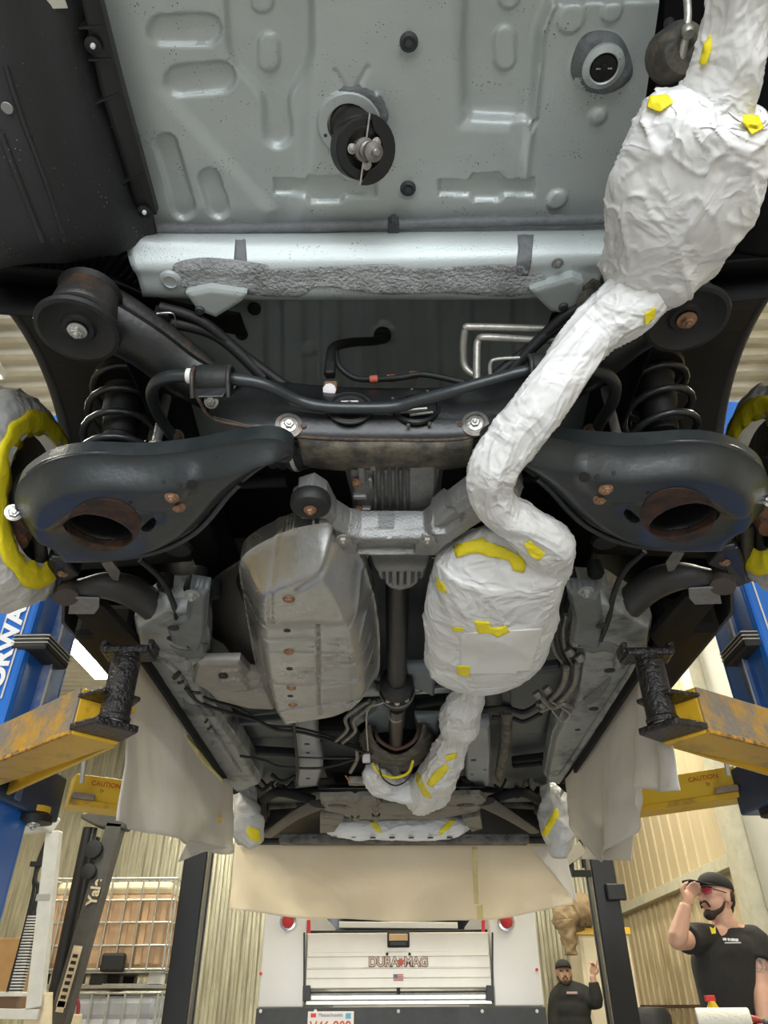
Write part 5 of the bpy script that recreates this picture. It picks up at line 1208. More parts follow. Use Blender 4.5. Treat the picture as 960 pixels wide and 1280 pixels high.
hf_ = hang('hanging_paper', [YY(294, 1052, YF), YY(400, 1054, YF), YY(500, 1054, YF), YY(600, 1053, YF), YY(694, 1050, YF)],
     [YY(289, 1138, YF), YY(400, 1148, YF), YY(500, 1151, YF), YY(600, 1150, YF), YY(715, 1132, YF)], 'wide buff masking paper hanging across the front bumper', BUFF, amp=0.06, folds=3.2, nrm=(0, 1, 0), cols=90, seed=4, sc=2.8)
tapes(hf_, [[(596, 1132), (603, 1131), (604, 1149), (597, 1149)], [(300, 1053), (420, 1056), (420, 1059), (300, 1057)], [(560, 1055), (668, 1053), (668, 1057), (560, 1059)], [(590, 1059), (596, 1059), (598, 1130), (593, 1130)]], TAPEP)
hang('hanging_paper', [YY(662, 1056, YF - .05), YY(705, 1056, YF - .05)], [YY(700, 1104, YF - .05), YY(722, 1130, YF - .05)], 'pale paper corner folded over the right end of the bumper sheet', SHEET, amp=0.01, folds=1, nrm=(0, 1, 0), seed=3)

# ---- brake covers: crumpled plastic bags with yellow tape
for s in (-1, 1):
    side = 'left' if s < 0 else 'right'
    xo = 0.80 if s < 0 else 0.80
    c = A(s * xo + (0 if s < 0 else 0.0), 1.29, 1.95)
    prof_ = [(0.148, 0.0), (0.19, 0.004), (0.215, 0.02), (0.232, 0.07), (0.236, 0.13), (0.22, 0.19), (0.15, 0.23), (0.02, 0.24)]
    prof2 = []
    for (a_, b_) in zip(prof_[:-1], prof_[1:]):
        for k in range(5): prof2.append((a_[0] + (b_[0] - a_[0]) * k / 5, a_[1] + (b_[1] - a_[1]) * k / 5))
    V, F = lathe_vf(prof2, c, (s, 0, 0), 90, cap=False); W = []
    for v in V:
        v = np.array(v); r = v - c; rr = np.hypot(r[1], r[2]); dd = A(0, r[1], r[2]) / (rr + 1e-9)
        k = min(1, max(0, (rr - 0.15) / 0.05)) 
        v = v + dd * (crease(v, 0.020, 9, s) * k) + A(0, 0, -0.015 * k * max(0, -dd[2]))
        W.append(v)
    cov = mesh_obj('brake_cover', W, F, FILM, None, auto=None)
    tag(cov, 'crumpled clear plastic bag taped over the rear brake at the %s edge' % side, 'plastic cover')
    # the tape ring, a crumpled band
    V = []; n = 80
    for i in range(n):
        t = 2 * math.pi * i / n
        for q, (r_, h_) in enumerate(((0.140, 0.000), (0.158, -0.001), (0.180, -0.002), (0.196, 0.001))):
            j = mnoise.noise(Vector((math.cos(t) * 5, math.sin(t) * 5, q * 0.5 + s))) * 0.009
            V.append(c + A(s * (h_ + j * 0.6), (r_ + j) * math.cos(t), (r_ + j) * math.sin(t) - 0.012 * max(0, -math.sin(t))))
    F = [(i * 4 + q, i * 4 + q + 1, ((i + 1) % n) * 4 + q + 1, ((i + 1) % n) * 4 + q) for i in range(n) for q in range(3)]
    o = mesh_obj('tape_ring', V, F, TAPE, cov); o.modifiers.new('s', 'SOLIDIFY').thickness = 0.0015
    lathe('brake_disc', [(0.03, -0.03), (0.06, -0.025), (0.065, 0.0), (0.15, 0.004), (0.15, 0.02)], c + A(s * 0.035, 0, 0), (s, 0, 0), CHRUST, car, 40)
    # front brakes
    P_ = [YY(304, 980, 3.78), YY(306, 1005, 3.78), YY(311, 1035, 3.78), YY(320, 1056, 3.78)] if s < 0 else [YY(684, 982, 3.78), YY(694, 1005, 3.78), YY(698, 1035, 3.78), YY(700, 1072, 3.78)]
    R_ = [0.05, 0.06, 0.085, 0.03] if s < 0 else [0.05, 0.075, 0.085, 0.03]
    V, F = tube_vf(P_, R_, seg=40, smooth=10, disp=lambda p, a, t: crease(p, 0.022, 7, s) - 0.01)
    fc = mesh_obj('brake_cover', V, F, FILM, None, auto=None)
    tag(fc, 'small plastic bag taped over the front brake on the %s' % side, 'plastic cover')
    tapes(fc, [[(310, 1032), (325, 1038), (326, 1052), (313, 1050), (308, 1040)]] if s < 0 else [[(696, 1006), (699, 1020), (680, 1052), (674, 1046), (684, 1028)]])

# ================================================================== THE BLUE LIFT
def lift(s):
    side = 'left' if s < 0 else 'right'
    if s < 0: e1 = YY(50, 757, 2.34)[0]; e2 = YY(83, 767, 2.47)[0]
    else: e1 = YY(938, 760, 2.34)[0]; e2 = YY(901, 740, 2.47)[0]
    t = thing('vehicle_lift', 'tall blue lift post with yellow arms on the %s side' % side, 'car lift', (s * 1.55, 2.5, FZ), 'blue lift posts carrying the raised car')
    # front face channel with rounded corner, web and inner slide
    zc = (FZ + 3.18) / 2; hz = 3.33
    x0 = e1; x1 = e1 + s * 0.30
    box('post', ((x0 + x1) / 2, 2.36, zc), (0.30, 0.05, hz), BLUE, t, bevel=0.012)
    box('post_web', (x0 + s * 0.012 + s * 0.0, 2.50, zc), (0.03, 0.30, hz), BLUE, t, bevel=0.01)
    box('post_back', (x0 + s * 0.15, 2.66, zc), (0.30, 0.03, hz), BLUE, t, bevel=0.01)
    xm = (e1 + e2) / 2
    box('post_edge', (xm + s * 0.03, 2.40, zc), (abs(e2 - e1) * 0.45, 0.05, hz), BLUE, t, bevel=0.006)
    slide = box('carriage', ((e1 + e2) / 2, 2.49, 2.25), (abs(e1 - e2), 0.04, 1.35), SCUFF, t, bevel=0.003)
    bar('carriage_edge', (e2, 2.468, 1.6), (e2, 2.468, 2.92), 0.006, 0.012, mat('bare_edge', (0.6, 0.6, 0.6), 0.3, 0.8), slide)
    # lettering reading up the post
    for dx in (0.034, 0.106):
        box('white_stripe', (e1 + s * dx, 2.333, 2.27), (0.006, 0.004, 0.80), WHITEP, t, bevel=0)
    if s < 0:
        text('lettering', 'FORWARD', 0.082, mat('white_lettering', (0.85, 0.86, 0.88), 0.5), t, np.array([[0, -1, 0], [0, 0, -1], [1, 0, 0]]).T.T if 0 else np.array([[0, -1, 0], [0, 0, -1], [1, 0, 0]]), (e1 - 0.070, 2.331, 1.855), ext=0.0015, align='LEFT', bold=0.0035, sx=1.22)
    # rubber bumper pad
    pc = XX(70, 826, e2 - 0.01) if s < 0 else XX(920, 822, e2 + 0.01)
    R = np.array([[1, 0, 0], [0, 1, 0], [0, 0, 1]])
    mbp = box('bumper_pad', pc + A(s * 0.02, -0.08, 0.0), (0.13, 0.20, 0.065), RUBBER, t, bevel=0.012)
    for k in range(3): box('pad_strip', pc + A(s * 0.02, -0.08, 0.018 - 0.014 * k + 0.004), (0.134, 0.204, 0.003), GUARD, t, bevel=0)
    # foot plate
    box('base_plate', (s * 1.6, 2.5, FZ + 0.01), (0.55, 0.6, 0.02), BLUE, t)
    # arm block below the carriage
    hb = prism('arm_housing', [A(e2 + s * .02, 2.30, 1.56), A(e2 + s * .30, 2.30, 1.56), A(e2 + s * .30, 2.80, 1.56), A(e2 - s * .02, 2.78, 1.56)], (0, 0, 0.16), BLUED, t, bevel=0.008)
    # rear arm (nearest the camera), tapering box with a raised sheet edge
    pad = (Z(163, 797, 1.79) if s < 0 else Z(806, 800, 1.79)) + A(0, 0, 0)
    a0 = (XX(118, 868, pad[0] - 0.06) if s < 0 else XX(860, 880, pad[0] + 0.06)); 
    za = 1.60
    end = A(pad[0], pad[1] + 0.005, za)
    root = A(s * 1.42, 2.34, za + 0.03)
    d = root - end; d = d / np.linalg.norm(d); n_ = A(-d[1], d[0], 0)
    tip = end + d * 0.075
    armo = thing_part = bar('rear_arm', tip, root, 0.125, 0.115, YELL, t, bevel=0.004)
    # scraped grey camera-facing side plate
    sd = n_ * (0.065 if n_[1] < 0 else -0.065)
    bar('arm_side_plate', tip + sd + A(0, 0, 0.0), tip + sd + d * 0.55 + A(0, 0, 0), 0.006, 0.112, YELLG, armo, bevel=0.001)
    bar('arm_back_flange', tip - sd * 1.4 + d * 0.05 + A(0, 0, 0.055), root - sd * 2.6 + A(0, 0, 0.10), 0.05, 0.012, YELLP, armo, bevel=0.002)
    bar('arm_back_web', tip - sd * 1.2 + d * 0.05 + A(0, 0, 0.0), root - sd * 2.3 + A(0, 0, 0.0), 0.012, 0.10, YELLP, armo, bevel=0.002)
    bar('arm_bottom_edge', tip + sd * 1.04 + A(0, 0, -0.056), root + sd * 1.04 + A(0, 0, -0.056), 0.010, 0.010, mat('chipped_yellow_edge', (0.55, 0.28, 0.02), 0.6, vscale=40, col2=(0.1, 0.05, 0.02), bump=0.5), armo, bevel=0.002)
    prism('end_plate', [end + d * 0.08 - n_ * 0.07 + A(0, 0, -0.05), end + d * 0.08 + n_ * 0.07 + A(0, 0, -0.05), end + n_ * 0.055 - d * 0.03 + A(0, 0, -0.05), end - n_ * 0.055 - d * 0.03 + A(0, 0, -0.05)], (0, 0, 0.018), GREASE, armo, bevel=0.004)
    prism('end_plate', [end + d * 0.08 - n_ * 0.07 + A(0, 0, 0.03), end + d * 0.08 + n_ * 0.07 + A(0, 0, 0.03), end + n_ * 0.05 - d * 0.02 + A(0, 0, 0.03), end - n_ * 0.05 - d * 0.02 + A(0, 0, 0.03)], (0, 0, 0.012), GREASE, armo, bevel=0.004)
    po = lathe('lift_pad_extension', [(0.038, -0.03), (0.040, -0.02), (0.036, -0.015), (0.036, 0.125), (0.032, 0.13), (0.032, 0.14)], end + A(0, 0, 0.0), (0, 0, 1), GREASE, t, 32)
    lathe('lower_collar', [(0.02, -0.012), (0.026, -0.01), (0.026, 0.0), (0.02, 0.0)], end + A(0, 0, -0.03), (0, 0, 1), mat('dull_steel_bolt', (0.35, 0.33, 0.30), 0.45, 0.7), po, 24)
    prism('cradle', [end + A(-0.06, -0.03, 0.14), end + A(0.06, -0.03, 0.14), end + A(0.065, 0.045, 0.14), end + A(-0.065, 0.045, 0.14)], (0, 0, 0.022), GREASE, po, bevel=0.008)
    for dx in (-0.06, 0.06): box('cradle_ear', end + A(dx, 0.01, 0.165), (0.016, 0.06, 0.03), GREASE, po, bevel=0.005)
    # front arm
    fz = 1.575
    fp = A(s * 0.70, 3.12, fz); fr = A(s * 1.27, 2.70, fz)
    if s < 0: f0, f1 = YY(165, 992, 2.95), YY(74, 986, 2.75)
    else: f0, f1 = YY(790, 988, 2.95), YY(918, 986, 2.75)
    f0 = A(s * 0.76, 3.10, 1.665); f1 = A(s * 1.26, 2.80, 1.675)
    fa = bar('front_arm', f0, f1, 0.10, 0.115, YELLP, t, bevel=0.004)
    dd = (f1 - f0) / np.linalg.norm(f1 - f0); nn = A(dd[1], -dd[0], 0); nn = nn if nn[1] < 0 else -nn
    bar('arm_lower_rail', f0 + nn * 0.055 + A(0, 0, -0.045), f1 + nn * 0.055 + A(0, 0, -0.045), 0.016, 0.02, YELL, fa)
    bar('restraint_arm', f0 + (f1 - f0) * 0.86 + nn * 0.07 + A(0, 0, -0.026), f1 + nn * 0.07 + A(0, 0, -0.026), 0.03, 0.022, YELLG, fa, bevel=0.006)
    bar('upper_brace', A(s * 1.12, 2.66, 1.90), A(s * 0.80, 3.04, 1.73), 0.035, 0.03, YELL if s < 0 else CHRUST, fa)
    bar('brace_post', A(s * 1.18, 2.64, 1.89), A(s * 1.18, 2.70, 1.68), 0.014, 0.014, WHITEP, fa)
    text('caution_lettering', 'CAUTION', 0.024, mat('red_lettering', (0.5, 0.05, 0.02), 0.5), fa, np.stack([(dd if s > 0 else -dd), A(0, 0, 1), nn], 1), f0 + (f1 - f0) * 0.80 + nn * 0.0515 + A(0, 0, 0.030), ext=0.0008)
    lathe('warning_symbol', [(0.009, 0), (0.009, 0.001), (0.007, 0.001), (0.007, 0)], f0 + (f1 - f0) * 0.82 + nn * 0.0515 + A(0, 0, 0.006), nn, RUST, fa, 3, cap=False)
    # gear restraint discs under the housing
    for (dx, y_, r_) in ((1.30, 2.66, 0.06), (1.38, 2.34, 0.06)):
        g = lathe('restraint_gear', [(0.02, -0.02), (r_, -0.018), (r_, 0.004), (r_ - 0.01, 0.01), (0.02, 0.012)], (s * dx, y_, 1.555), (0, 0, 1), RUBBER, t, 24)
        bolt((s * dx, y_, 1.535), DN, 0.014, STEEL, g)
        lathe('yellow_hub', [(0.045, 0), (0.045, 0.02)], (s * dx, y_, 1.57), (0, 0, 1), YELLP, g, 20)
    return t
lift(-1); lift(1)

# ================================================================== BLACK POSTS OF THE LIFT BEYOND
def black_post(s):
    c0 = YY(230, 1180, 6.5) if s < 0 else YY(769, 1180, 6.5)
    x = c0[0] if s < 0 else c0[0]
    t = thing('black_lift_post', 'black steel lift post standing %s the white service truck' % ('left of' if s < 0 else 'right of'), 'lift post', (x, 6.6, FZ), 'black posts of the lift beyond')
    xc = x
    box('post', (xc, 6.6, (FZ + 3.9) / 2), (0.19, 0.2, 4.05), BLACKP, t, bevel=0.008)
    for k in (0, 1):
        box('flange_and_highlight', (xc - s * (0.105 + 0.022 * k), 6.52 + 0.05 * k, (FZ + 3.9) / 2), (0.014 if k else 0.006, 0.03, 4.05), BLACKP if k else TUBED, t, bevel=0.002)  # the thin grey strip is a painted highlight, the wider black one a flange
    box('base_plate', (xc, 6.6, FZ + 0.01), (0.45, 0.4, 0.02), BLACKP, t)
    if s > 0:
        box('control_box', YY(768, 1115, 6.47) + A(0.01, 0, 0), (0.15, 0.05, 0.12), BLACKP, t, bevel=0.01)
        bar('stay_bracket', YY(714, 1092, 6.45), YY(738, 1092, 6.5), 0.04, 0.05, BLACKP, t)
        tube('stay_tube', [YY(708, 985, 6.45), YY(714, 1096, 6.45)], 0.028, BLACKP, t, seg=12)
        tube('stay_tube', [YY(722, 1020, 6.45), YY(730, 1085, 6.45)], 0.016, BLACKP, t, seg=12)
        bar('grey_sleeve', YY(704, 1076, 6.42), YY(728, 1060, 6.42), 0.08, 0.10, mat('grey_brown_sleeve', (0.25, 0.23, 0.18), 0.7), t)
black_post(-1); black_post(1)

# ================================================================== SERVICE TRUCK
TY = 5.8
def TX(x, y, d=0.0): return YY(x, y, TY + d)
xl, xr = TX(321, 1270)[0], TX(682, 1270)[0]; z_sill = TX(500, 1259)[2]; z_tt = TX(500, 1166)[2]; z_tb = TX(500, 1236)[2]
tl, tr = TX(382, 1200)[0], TX(614, 1200)[0]
ztop = z_tt + 0.22
trk = thing('service_truck', 'white service truck with aluminium tailgate parked beyond the raised car', 'truck', ((xl + xr) / 2, TY + 1.2, FZ))
box('side_body', ((xl + tl) / 2, TY + 1.2, (z_sill + ztop) / 2), (tl - xl, 2.4, ztop - z_sill), WHITEP, trk, bevel=0.01)
box('side_body', ((xr + tr) / 2, TY + 1.2, (z_sill + ztop) / 2), (xr - tr, 2.4, ztop - z_sill), WHITEP, trk, bevel=0.01)
box('load_floor', ((tl + tr) / 2, TY + 1.2, z_sill + 0.06), (tr - tl, 2.3, 0.06), DKRUB, trk)
box('cab', ((xl + xr) / 2, TY + 3.4, 1.35), (xr - xl - 0.1, 1.9, 1.5), WHITEP, trk, bevel=0.12)
box('cab_rear_window', ((xl + xr) / 2, TY + 2.43, z_tt + 0.22), (1.84, 0.04, 0.62), mat('dark_glass', (0.01, 0.01, 0.012), 0.08), trk, bevel=0.02)
box('load_cover', ((tl + tr) / 2, TY + 0.9, z_tt + 0.015), (tr - tl, 1.6, 0.02), mat('black_cover', (0.01, 0.01, 0.01), 0.6), trk)
bar('white_rail', YY(424, 1156, TY + 0.25), YY(572, 1157, TY + 0.25), 0.03, 0.04, WHITEP, trk)
for x in (386, 604): bar('red_reflector', TX(x, 1150), TX(x, 1166), 0.03, 0.022, RED, trk)
# tailgate
tg = box('tailgate', ((tl + tr) / 2, TY + 0.0, (z_tt + z_tb) / 2), (tr - tl - 0.012, 0.05, z_tt - z_tb), TGATE, trk, bevel=0.008)
for (ya, yb) in ((1190, 1196), (1209, 1211), (1222, 1223)):
    za_, zb_ = TX(500, ya)[2], TX(500, yb)[2]
    box('pressed_rib', ((tl + tr) / 2, TY - 0.027, (za_ + zb_) / 2), (tr - tl - 0.03, 0.012, za_ - zb_), TGATE, tg, bevel=0.003)
hc = TX(498, 1175); box('latch_frame', hc + A(0, -0.03, 0), (0.155, 0.02, 0.095), RUBBER, tg, bevel=0.008)
box('latch_plate', hc + A(0, -0.044, 0.013), (0.13, 0.008, 0.042), mat('orange_tan_plate', (0.62, 0.42, 0.22), 0.5), tg)
box('latch_paddle', hc + A(0, -0.046, -0.024), (0.12, 0.012, 0.026), PLASTIC, tg)
for x in (484, 512): lathe('latch_pin', [(0.010, 0), (0.009, 0.008), (0, 0.009)], TX(x, 1193) + A(0, -0.033, 0), (0, -1, 0), RUBBER, tg, 14)
Rt = np.array([[1, 0, 0], [0, 0, -1], [0, 1, 0]]).T
Rt = np.stack([A(1, 0, 0), A(0, 0, 1), A(0, -1, 0)], 1)
LT = mat('brown_outline_lettering', (0.28, 0.15, 0.10), 0.5); LW = mat('cream_lettering', (0.8, 0.72, 0.58), 0.5)
for (s_, xa) in (('DURA', 479.5), ('MAG', 520)):
    q = TX(xa, 1203)
    text('tailgate_lettering', s_, 0.075, LT, tg, Rt, q + A(0, -0.036, 0), ext=0.001, bold=0.005, sx=1.0)
    text('tailgate_lettering', s_, 0.075, LW, tg, Rt, q + A(0, -0.0385, 0), ext=0.001, bold=-0.001, sx=1.0)
q = TX(501, 1203); V = []
for k in range(16):
    t = math.pi * k / 8; r_ = 0.032 if k % 2 == 0 else 0.018; V.append(q + A(r_ * 0.85 * math.cos(t + 0.39), -0.036, r_ * math.sin(t + 0.39)))
prism('red_emblem', V, (0, -0.003, 0), mat('faded_red_emblem', (0.5, 0.10, 0.06), 0.5), tg, bevel=0)
q = TX(498, 1222); box('flag_sticker', q + A(0, -0.031, 0), (0.068, 0.002, 0.040), mat('flag_white', (0.75, 0.68, 0.6), 0.5), tg, bevel=0)
for k in range(4): box('flag_stripe', q + A(0.0, -0.033, 0.016 - 0.0105 * k), (0.068, 0.002, 0.005), mat('flag_red', (0.55, 0.12, 0.10), 0.5), tg, bevel=0)
box('flag_canton', q + A(-0.02, -0.0345, 0.009), (0.028, 0.002, 0.02), mat('flag_blue', (0.15, 0.17, 0.3), 0.5), tg, bevel=0)
# strip under the tailgate, brackets, dark sill with rivets and the plate
stp = box('step_rail', ((tl + tr) / 2, TY + 0.02, (z_tb + z_sill) / 2 - 0.005), (tr - tl - 0.03, 0.05, z_tb - z_sill - 0.035), GALV, trk, bevel=0.004)
for k, yy_ in enumerate((1243, 1250)): box('step_groove', ((tl + tr) / 2, TY - 0.008, TX(500, yy_)[2]), (tr - tl - 0.04, 0.01, 0.008), TUBED, stp, bevel=0)
for x in (384, 612): bar('hinge_bracket', TX(x, 1232) + A(0, -0.02, 0), TX(x, 1251) + A(0, -0.02, 0), 0.05, 0.05, DKRUB, trk)
for x in (381, 615): bar('gate_chain_rod', TX(x, 1166) + A(0, -0.035, 0), TX(x, 1245) + A(0, -0.035, 0), 0.012, 0.012, PLASTIC, trk)
tube('gate_strap', [TX(498, 1235) + A(0, -0.04, 0), TX(498, 1243) + A(0, -0.04, 0)], 0.012, RUBBER, trk, seg=10)
sil = box('rear_sill', ((xl + xr) / 2, TY - 0.01, z_sill - 0.10), (xr - xl, 0.06, 0.2), DKRUB, trk, bevel=0.006)
for x in (327, 395, 498, 602, 670): lathe('rivet', [(0.011, 0), (0.010, 0.006), (0, 0.008)], TX(x, 1264) + A(0, -0.042, 0), (0, -1, 0), WHITEP, sil, 14)
q = TX(414, 1282) + A(0, -0.05, 0)
pln = box('number_plate', q, (0.305, 0.006, 0.155), mat('plate_white', (0.78, 0.74, 0.66), 0.4), trk, bevel=0.004)
text('plate_number', 'V46 909', 0.085, mat('plate_red', (0.55, 0.08, 0.05), 0.5), pln, Rt, q + A(0, -0.005, -0.008), ext=0.0008, sx=0.95, bold=0.001)
text('plate_state', 'Massachusetts', 0.028, mat('plate_blue', (0.12, 0.2, 0.35), 0.5), pln, Rt, q + A(0, -0.005, 0.058), ext=0.0008)
box('plate_tag', q + A(-0.115, -0.004, 0.056), (0.035, 0.002, 0.022), RED, pln, bevel=0); box('plate_tag', q + A(0.115, -0.004, 0.052), (0.035, 0.002, 0.03), mat('sticker_blue', (0.15, 0.4, 0.6), 0.5), pln, bevel=0)
for x in (360, 633):
    q = TX(x, 1152) + A(0, -0.0, 0)
    lm = lathe('round_tail_lamp', [(0.058, 0), (0.058, 0.014), (0.046, 0.016), (0.044, 0.010)], q, (0, -1, 0), mat('chrome_ring', (0.6, 0.6, 0.58), 0.2, 0.95), trk, 32)
    lathe('red_lens', [(0.044, 0.006), (0.042, 0.014), (0.02, 0.02), (0, 0.021)], q, (0, -1, 0), mat('red_lens', (0.45, 0.02, 0.02), 0.15, bump=0.6, bscale=200), lm, 24)
for x, y in ((326, 1217), (671, 1212)): lathe('marker_lamp', [(0.010, 0), (0.009, 0.008), (0, 0.01)], TX(x, y), (0, -1, 0), RED, trk, 14)
for s in (-1, 1):
    for y_ in (TY + 1.0, TY + 4.0):
        lathe('wheel', [(0.10, -0.10), (0.2, -0.11), (0.36, -0.10), (0.385, -0.06), (0.385, 0.06), (0.36, 0.10), (0.2, 0.11), (0.1, 0.08)], ((xl + xr) / 2 + s * 0.80, y_, FZ + 0.385), (1, 0, 0), RUBBER, trk, 36)
box('chassis', ((xl + xr) / 2, TY + 2.2, 0.62), (0.9, 4.2, 0.18), VOID, trk)

# ================================================================== IBC TANKS, left background
IY = 7.3
TANK = mat('tan_translucent_plastic', (0.50, 0.33, 0.19), 0.45, var=0.18, vscale=3, stretch=(5, 5, 0.3))
TANKT = mat('pale_plastic_top', (0.72, 0.62, 0.42), 0.5, var=0.08)
TANKW = mat('grey_white_plastic', (0.42, 0.43, 0.45), 0.45, var=0.15)
ir = YY(222, 1098, IY)[0]; iz1 = YY(150, 1094, IY)[2]; iz0 = YY(150, 1236, IY)[2]
def ibc(z0, z1, label, m1, m2, full=True):
    W_, D_ = 1.18, 1.2; x1 = ir; x0 = ir - W_
    t = thing('liquid_tote', label, 'tank', ((x0 + x1) / 2, IY + D_ / 2, z0), 'caged liquid totes stacked in two')
    h = z1 - z0; pz = z0 + 0.13
    body = box('tank', ((x0 + x1) / 2, IY + D_ / 2, pz + (h - 0.17) * 0.43), (W_ - 0.07, D_ - 0.07, (h - 0.17) * 0.86), m1, t, bevel=0.06)
    box('tank_top', ((x0 + x1) / 2, IY + D_ / 2, pz + (h - 0.17) * 0.91), (W_ - 0.09, D_ - 0.09, (h - 0.17) * 0.16), m2, t, bevel=0.05)
    lathe('filler_cap', [(0.09, 0), (0.09, 0.04), (0.03, 0.05)], ((x0 + x1) / 2, IY + D_ / 2, pz + h - 0.18), (0, 0, 1), PLASTIC, t, 24)
    for k in range(7): 
        box('tank_flute', (x0 + 0.09 + k * (W_ - 0.18) / 6, IY + 0.03, pz + (h - 0.17) * 0.42), (0.06, 0.02, (h - 0.17) * 0.72), m1, body, bevel=0.009)
    def loop(z, r, m):
        c = [(x0, IY, z), (x1, IY, z), (x1, IY + D_, z), (x0, IY + D_, z)]
        P_ = []
        for (a, b, c_) in c:
            P_.append(A(a, b, c_))
        for i in range(4): tube('cage_rail', [P_[i], P_[(i + 1) % 4]], r, m, t, seg=8, smooth=0)
    nh = 5
    for k in range(nh): loop(pz + (h - 0.17) * k / (nh - 1) + 0.01, 0.011, GALV)
    for k in range(9):
        x = x0 + 0.02 + (W_ - 0.04) * k / 8; tube('cage_upright', [(x, IY - 0.006, pz), (x, IY - 0.006, z1 - 0.04)], 0.009, GALV, t, seg=8, smooth=0)
    for k in range(8):
        y = IY + 0.02 + (D_ - 0.04) * k / 7; tube('cage_upright', [(x1 + 0.006, y, pz), (x1 + 0.006, y, z1 - 0.04)], 0.009, GALV, t, seg=8, smooth=0)
    for k in range(3): box('pallet_skid', ((x0 + x1) / 2, IY + 0.08 + k * 0.42, z0 + 0.02), (W_, 0.1, 0.035), GALV, t)
    for x in (x0 + 0.08, (x0 + x1) / 2, x1 - 0.08):
        for k in range(3): box('pallet_foot', (x, IY + 0.08 + k * 0.42, z0 + 0.07), (0.12, 0.1, 0.09), PLASTIC if x < x1 - 0.1 else GUARD, t)
    box('pallet_deck', ((x0 + x1) / 2, IY + D_ / 2, z0 + 0.12), (W_, D_, 0.015), GALV, t)
    if full:
        lb = box('label_plate', (x1 + 0.02, IY + 0.52, pz + h * 0.52), (0.01, 0.42, 0.38), mat('pale_label', (0.6, 0.62, 0.6), 0.5), t)
        box('blue_band', (x1 + 0.027, IY + 0.52, pz + h * 0.66), (0.004, 0.40, 0.05), mat('label_blue', (0.25, 0.4, 0.55), 0.5), lb, bevel=0)
        box('blue_band', (x1 + 0.027, IY + 0.52, pz + h * 0.40), (0.004, 0.40, 0.03), mat('label_blue', (0.25, 0.4, 0.55), 0.5), lb, bevel=0)
        box('orange_strip', (x1 + 0.02, IY + 0.45, pz + h * 0.12), (0.01, 0.14, 0.22), mat('amber_plastic', (0.6, 0.33, 0.06), 0.4), t)
        box('tap', (x0 + W_ * 0.62, IY - 0.03, pz + 0.06), (0.20, 0.08, 0.14), RUBBER, t, bevel=0.02)
ibc(iz0, iz1, 'caged tote with tan liquid, upper of the stack beside the black post', TANK, TANKT)
ibc(FZ, iz0, 'caged grey tote at the bottom of the stack, under the tan one', TANKW, TANKW, False)

# ================================================================== FORKLIFT, far left
FY = 5.6
MAST = mat('mast_grey', (0.085, 0.08, 0.07), 0.45, 0.3, var=0.2, vscale=10)
fk = thing('forklift', 'pale forklift with dark grey mast standing at the left edge', 'forklift', (-2.9, 5.3, FZ))
mt, mbm = YY(146, 1030, FY), YY(75, 1276, FY); dm = (mbm - mt) / (mbm[2] - mt[2]); mf = mt + dm * (FZ + 0.05 - mt[2])
bar('mast_rail', mt, mf, 0.12, 0.10, MAST, fk, upv=(0, 1, 0), bevel=0.006)
m2, m3 = YY(112, 1035, FY + 0.05), YY(62, 1276, FY + 0.05); d2 = (m3 - m2) / (m3[2] - m2[2]); m3 = m2 + d2 * (FZ + 0.1 - m2[2])
tube('lift_cylinder', [m2, m3], 0.045, RUBBER, fk, seg=20, smooth=0)
tube('cylinder_rod', [m2 + A(0.03, 0, 0), m2 + d2 * (-0.18) + A(0.03, 0, 0)], 0.03, MAST, fk, seg=16, smooth=0)
m4 = m2 + A(-0.10, 0.35, 0); bar('inner_rail', m4, m4 + d2 * (FZ + 0.1 - m2[2]), 0.10, 0.05, VOID, fk, upv=(0, 1, 0))
ch = YY(128, 1026, FY - 0.05)
V = [ch + A(-0.17, 0.0, 0.05), ch + A(-0.05, 0.0, 0.075), ch + A(0.10, 0.0, 0.055), ch + A(0.19, 0.0, 0.0), ch + A(0.17, 0.0, -0.055), ch + A(0.02, 0.0, -0.045), ch + A(-0.05, 0, -0.03), ch + A(-0.17, 0, 0.02)]
prism('crosshead', V, (0, 0.14, 0), MAST, fk, bevel=0.012)
for (x, y, r_) in ((118, 1062, 0.06), (112, 1090, 0.05)):
    lathe('chain_roller', [(r_ * 0.5, -0.04), (r_, -0.035), (r_, 0.035), (r_ * 0.5, 0.04)], YY(x, y, FY - 0.06), (0, 1, 0), RUBBER, fk, 24)
axm = (mt - mf) / np.linalg.norm(mt - mf); yn = A(0, -1, 0); un = np.cross(axm, yn) * -1
Rm = np.stack([axm, np.cross(yn, axm), yn], 1)
text('mast_lettering', 'Yale', 0.095, CREAM, fk, Rm, mt + (mf - mt) * 0.205 + A(0.01, -0.064, 0), ext=0.001, bold=0.003)
pl1 = box('worn_sticker', mt + (mf - mt) * 0.425 + A(-0.0, -0.055, 0), (0.006, 0.0, 0.0) if 0 else (0.06, 0.006, 0.34), CREAM, fk, R=np.stack([np.cross(A(0, 1, 0), axm), A(0, 1, 0), axm], 1), bevel=0)
for k in range(7): box('sticker_mark', mt + (mf - mt) * (0.375 + 0.017 * k) + A(-0.0, -0.060, 0), (0.035, 0.003, 0.02), RUBBER, pl1, R=np.stack([np.cross(A(0, 1, 0), axm), A(0, 1, 0), axm], 1), bevel=0)
box('worn_sticker', mt + (mf - mt) * 0.50 + A(0, -0.055, 0), (0.05, 0.006, 0.06), CREAM, fk, R=np.stack([np.cross(A(0, 1, 0), axm), A(0, 1, 0), axm], 1), bevel=0)
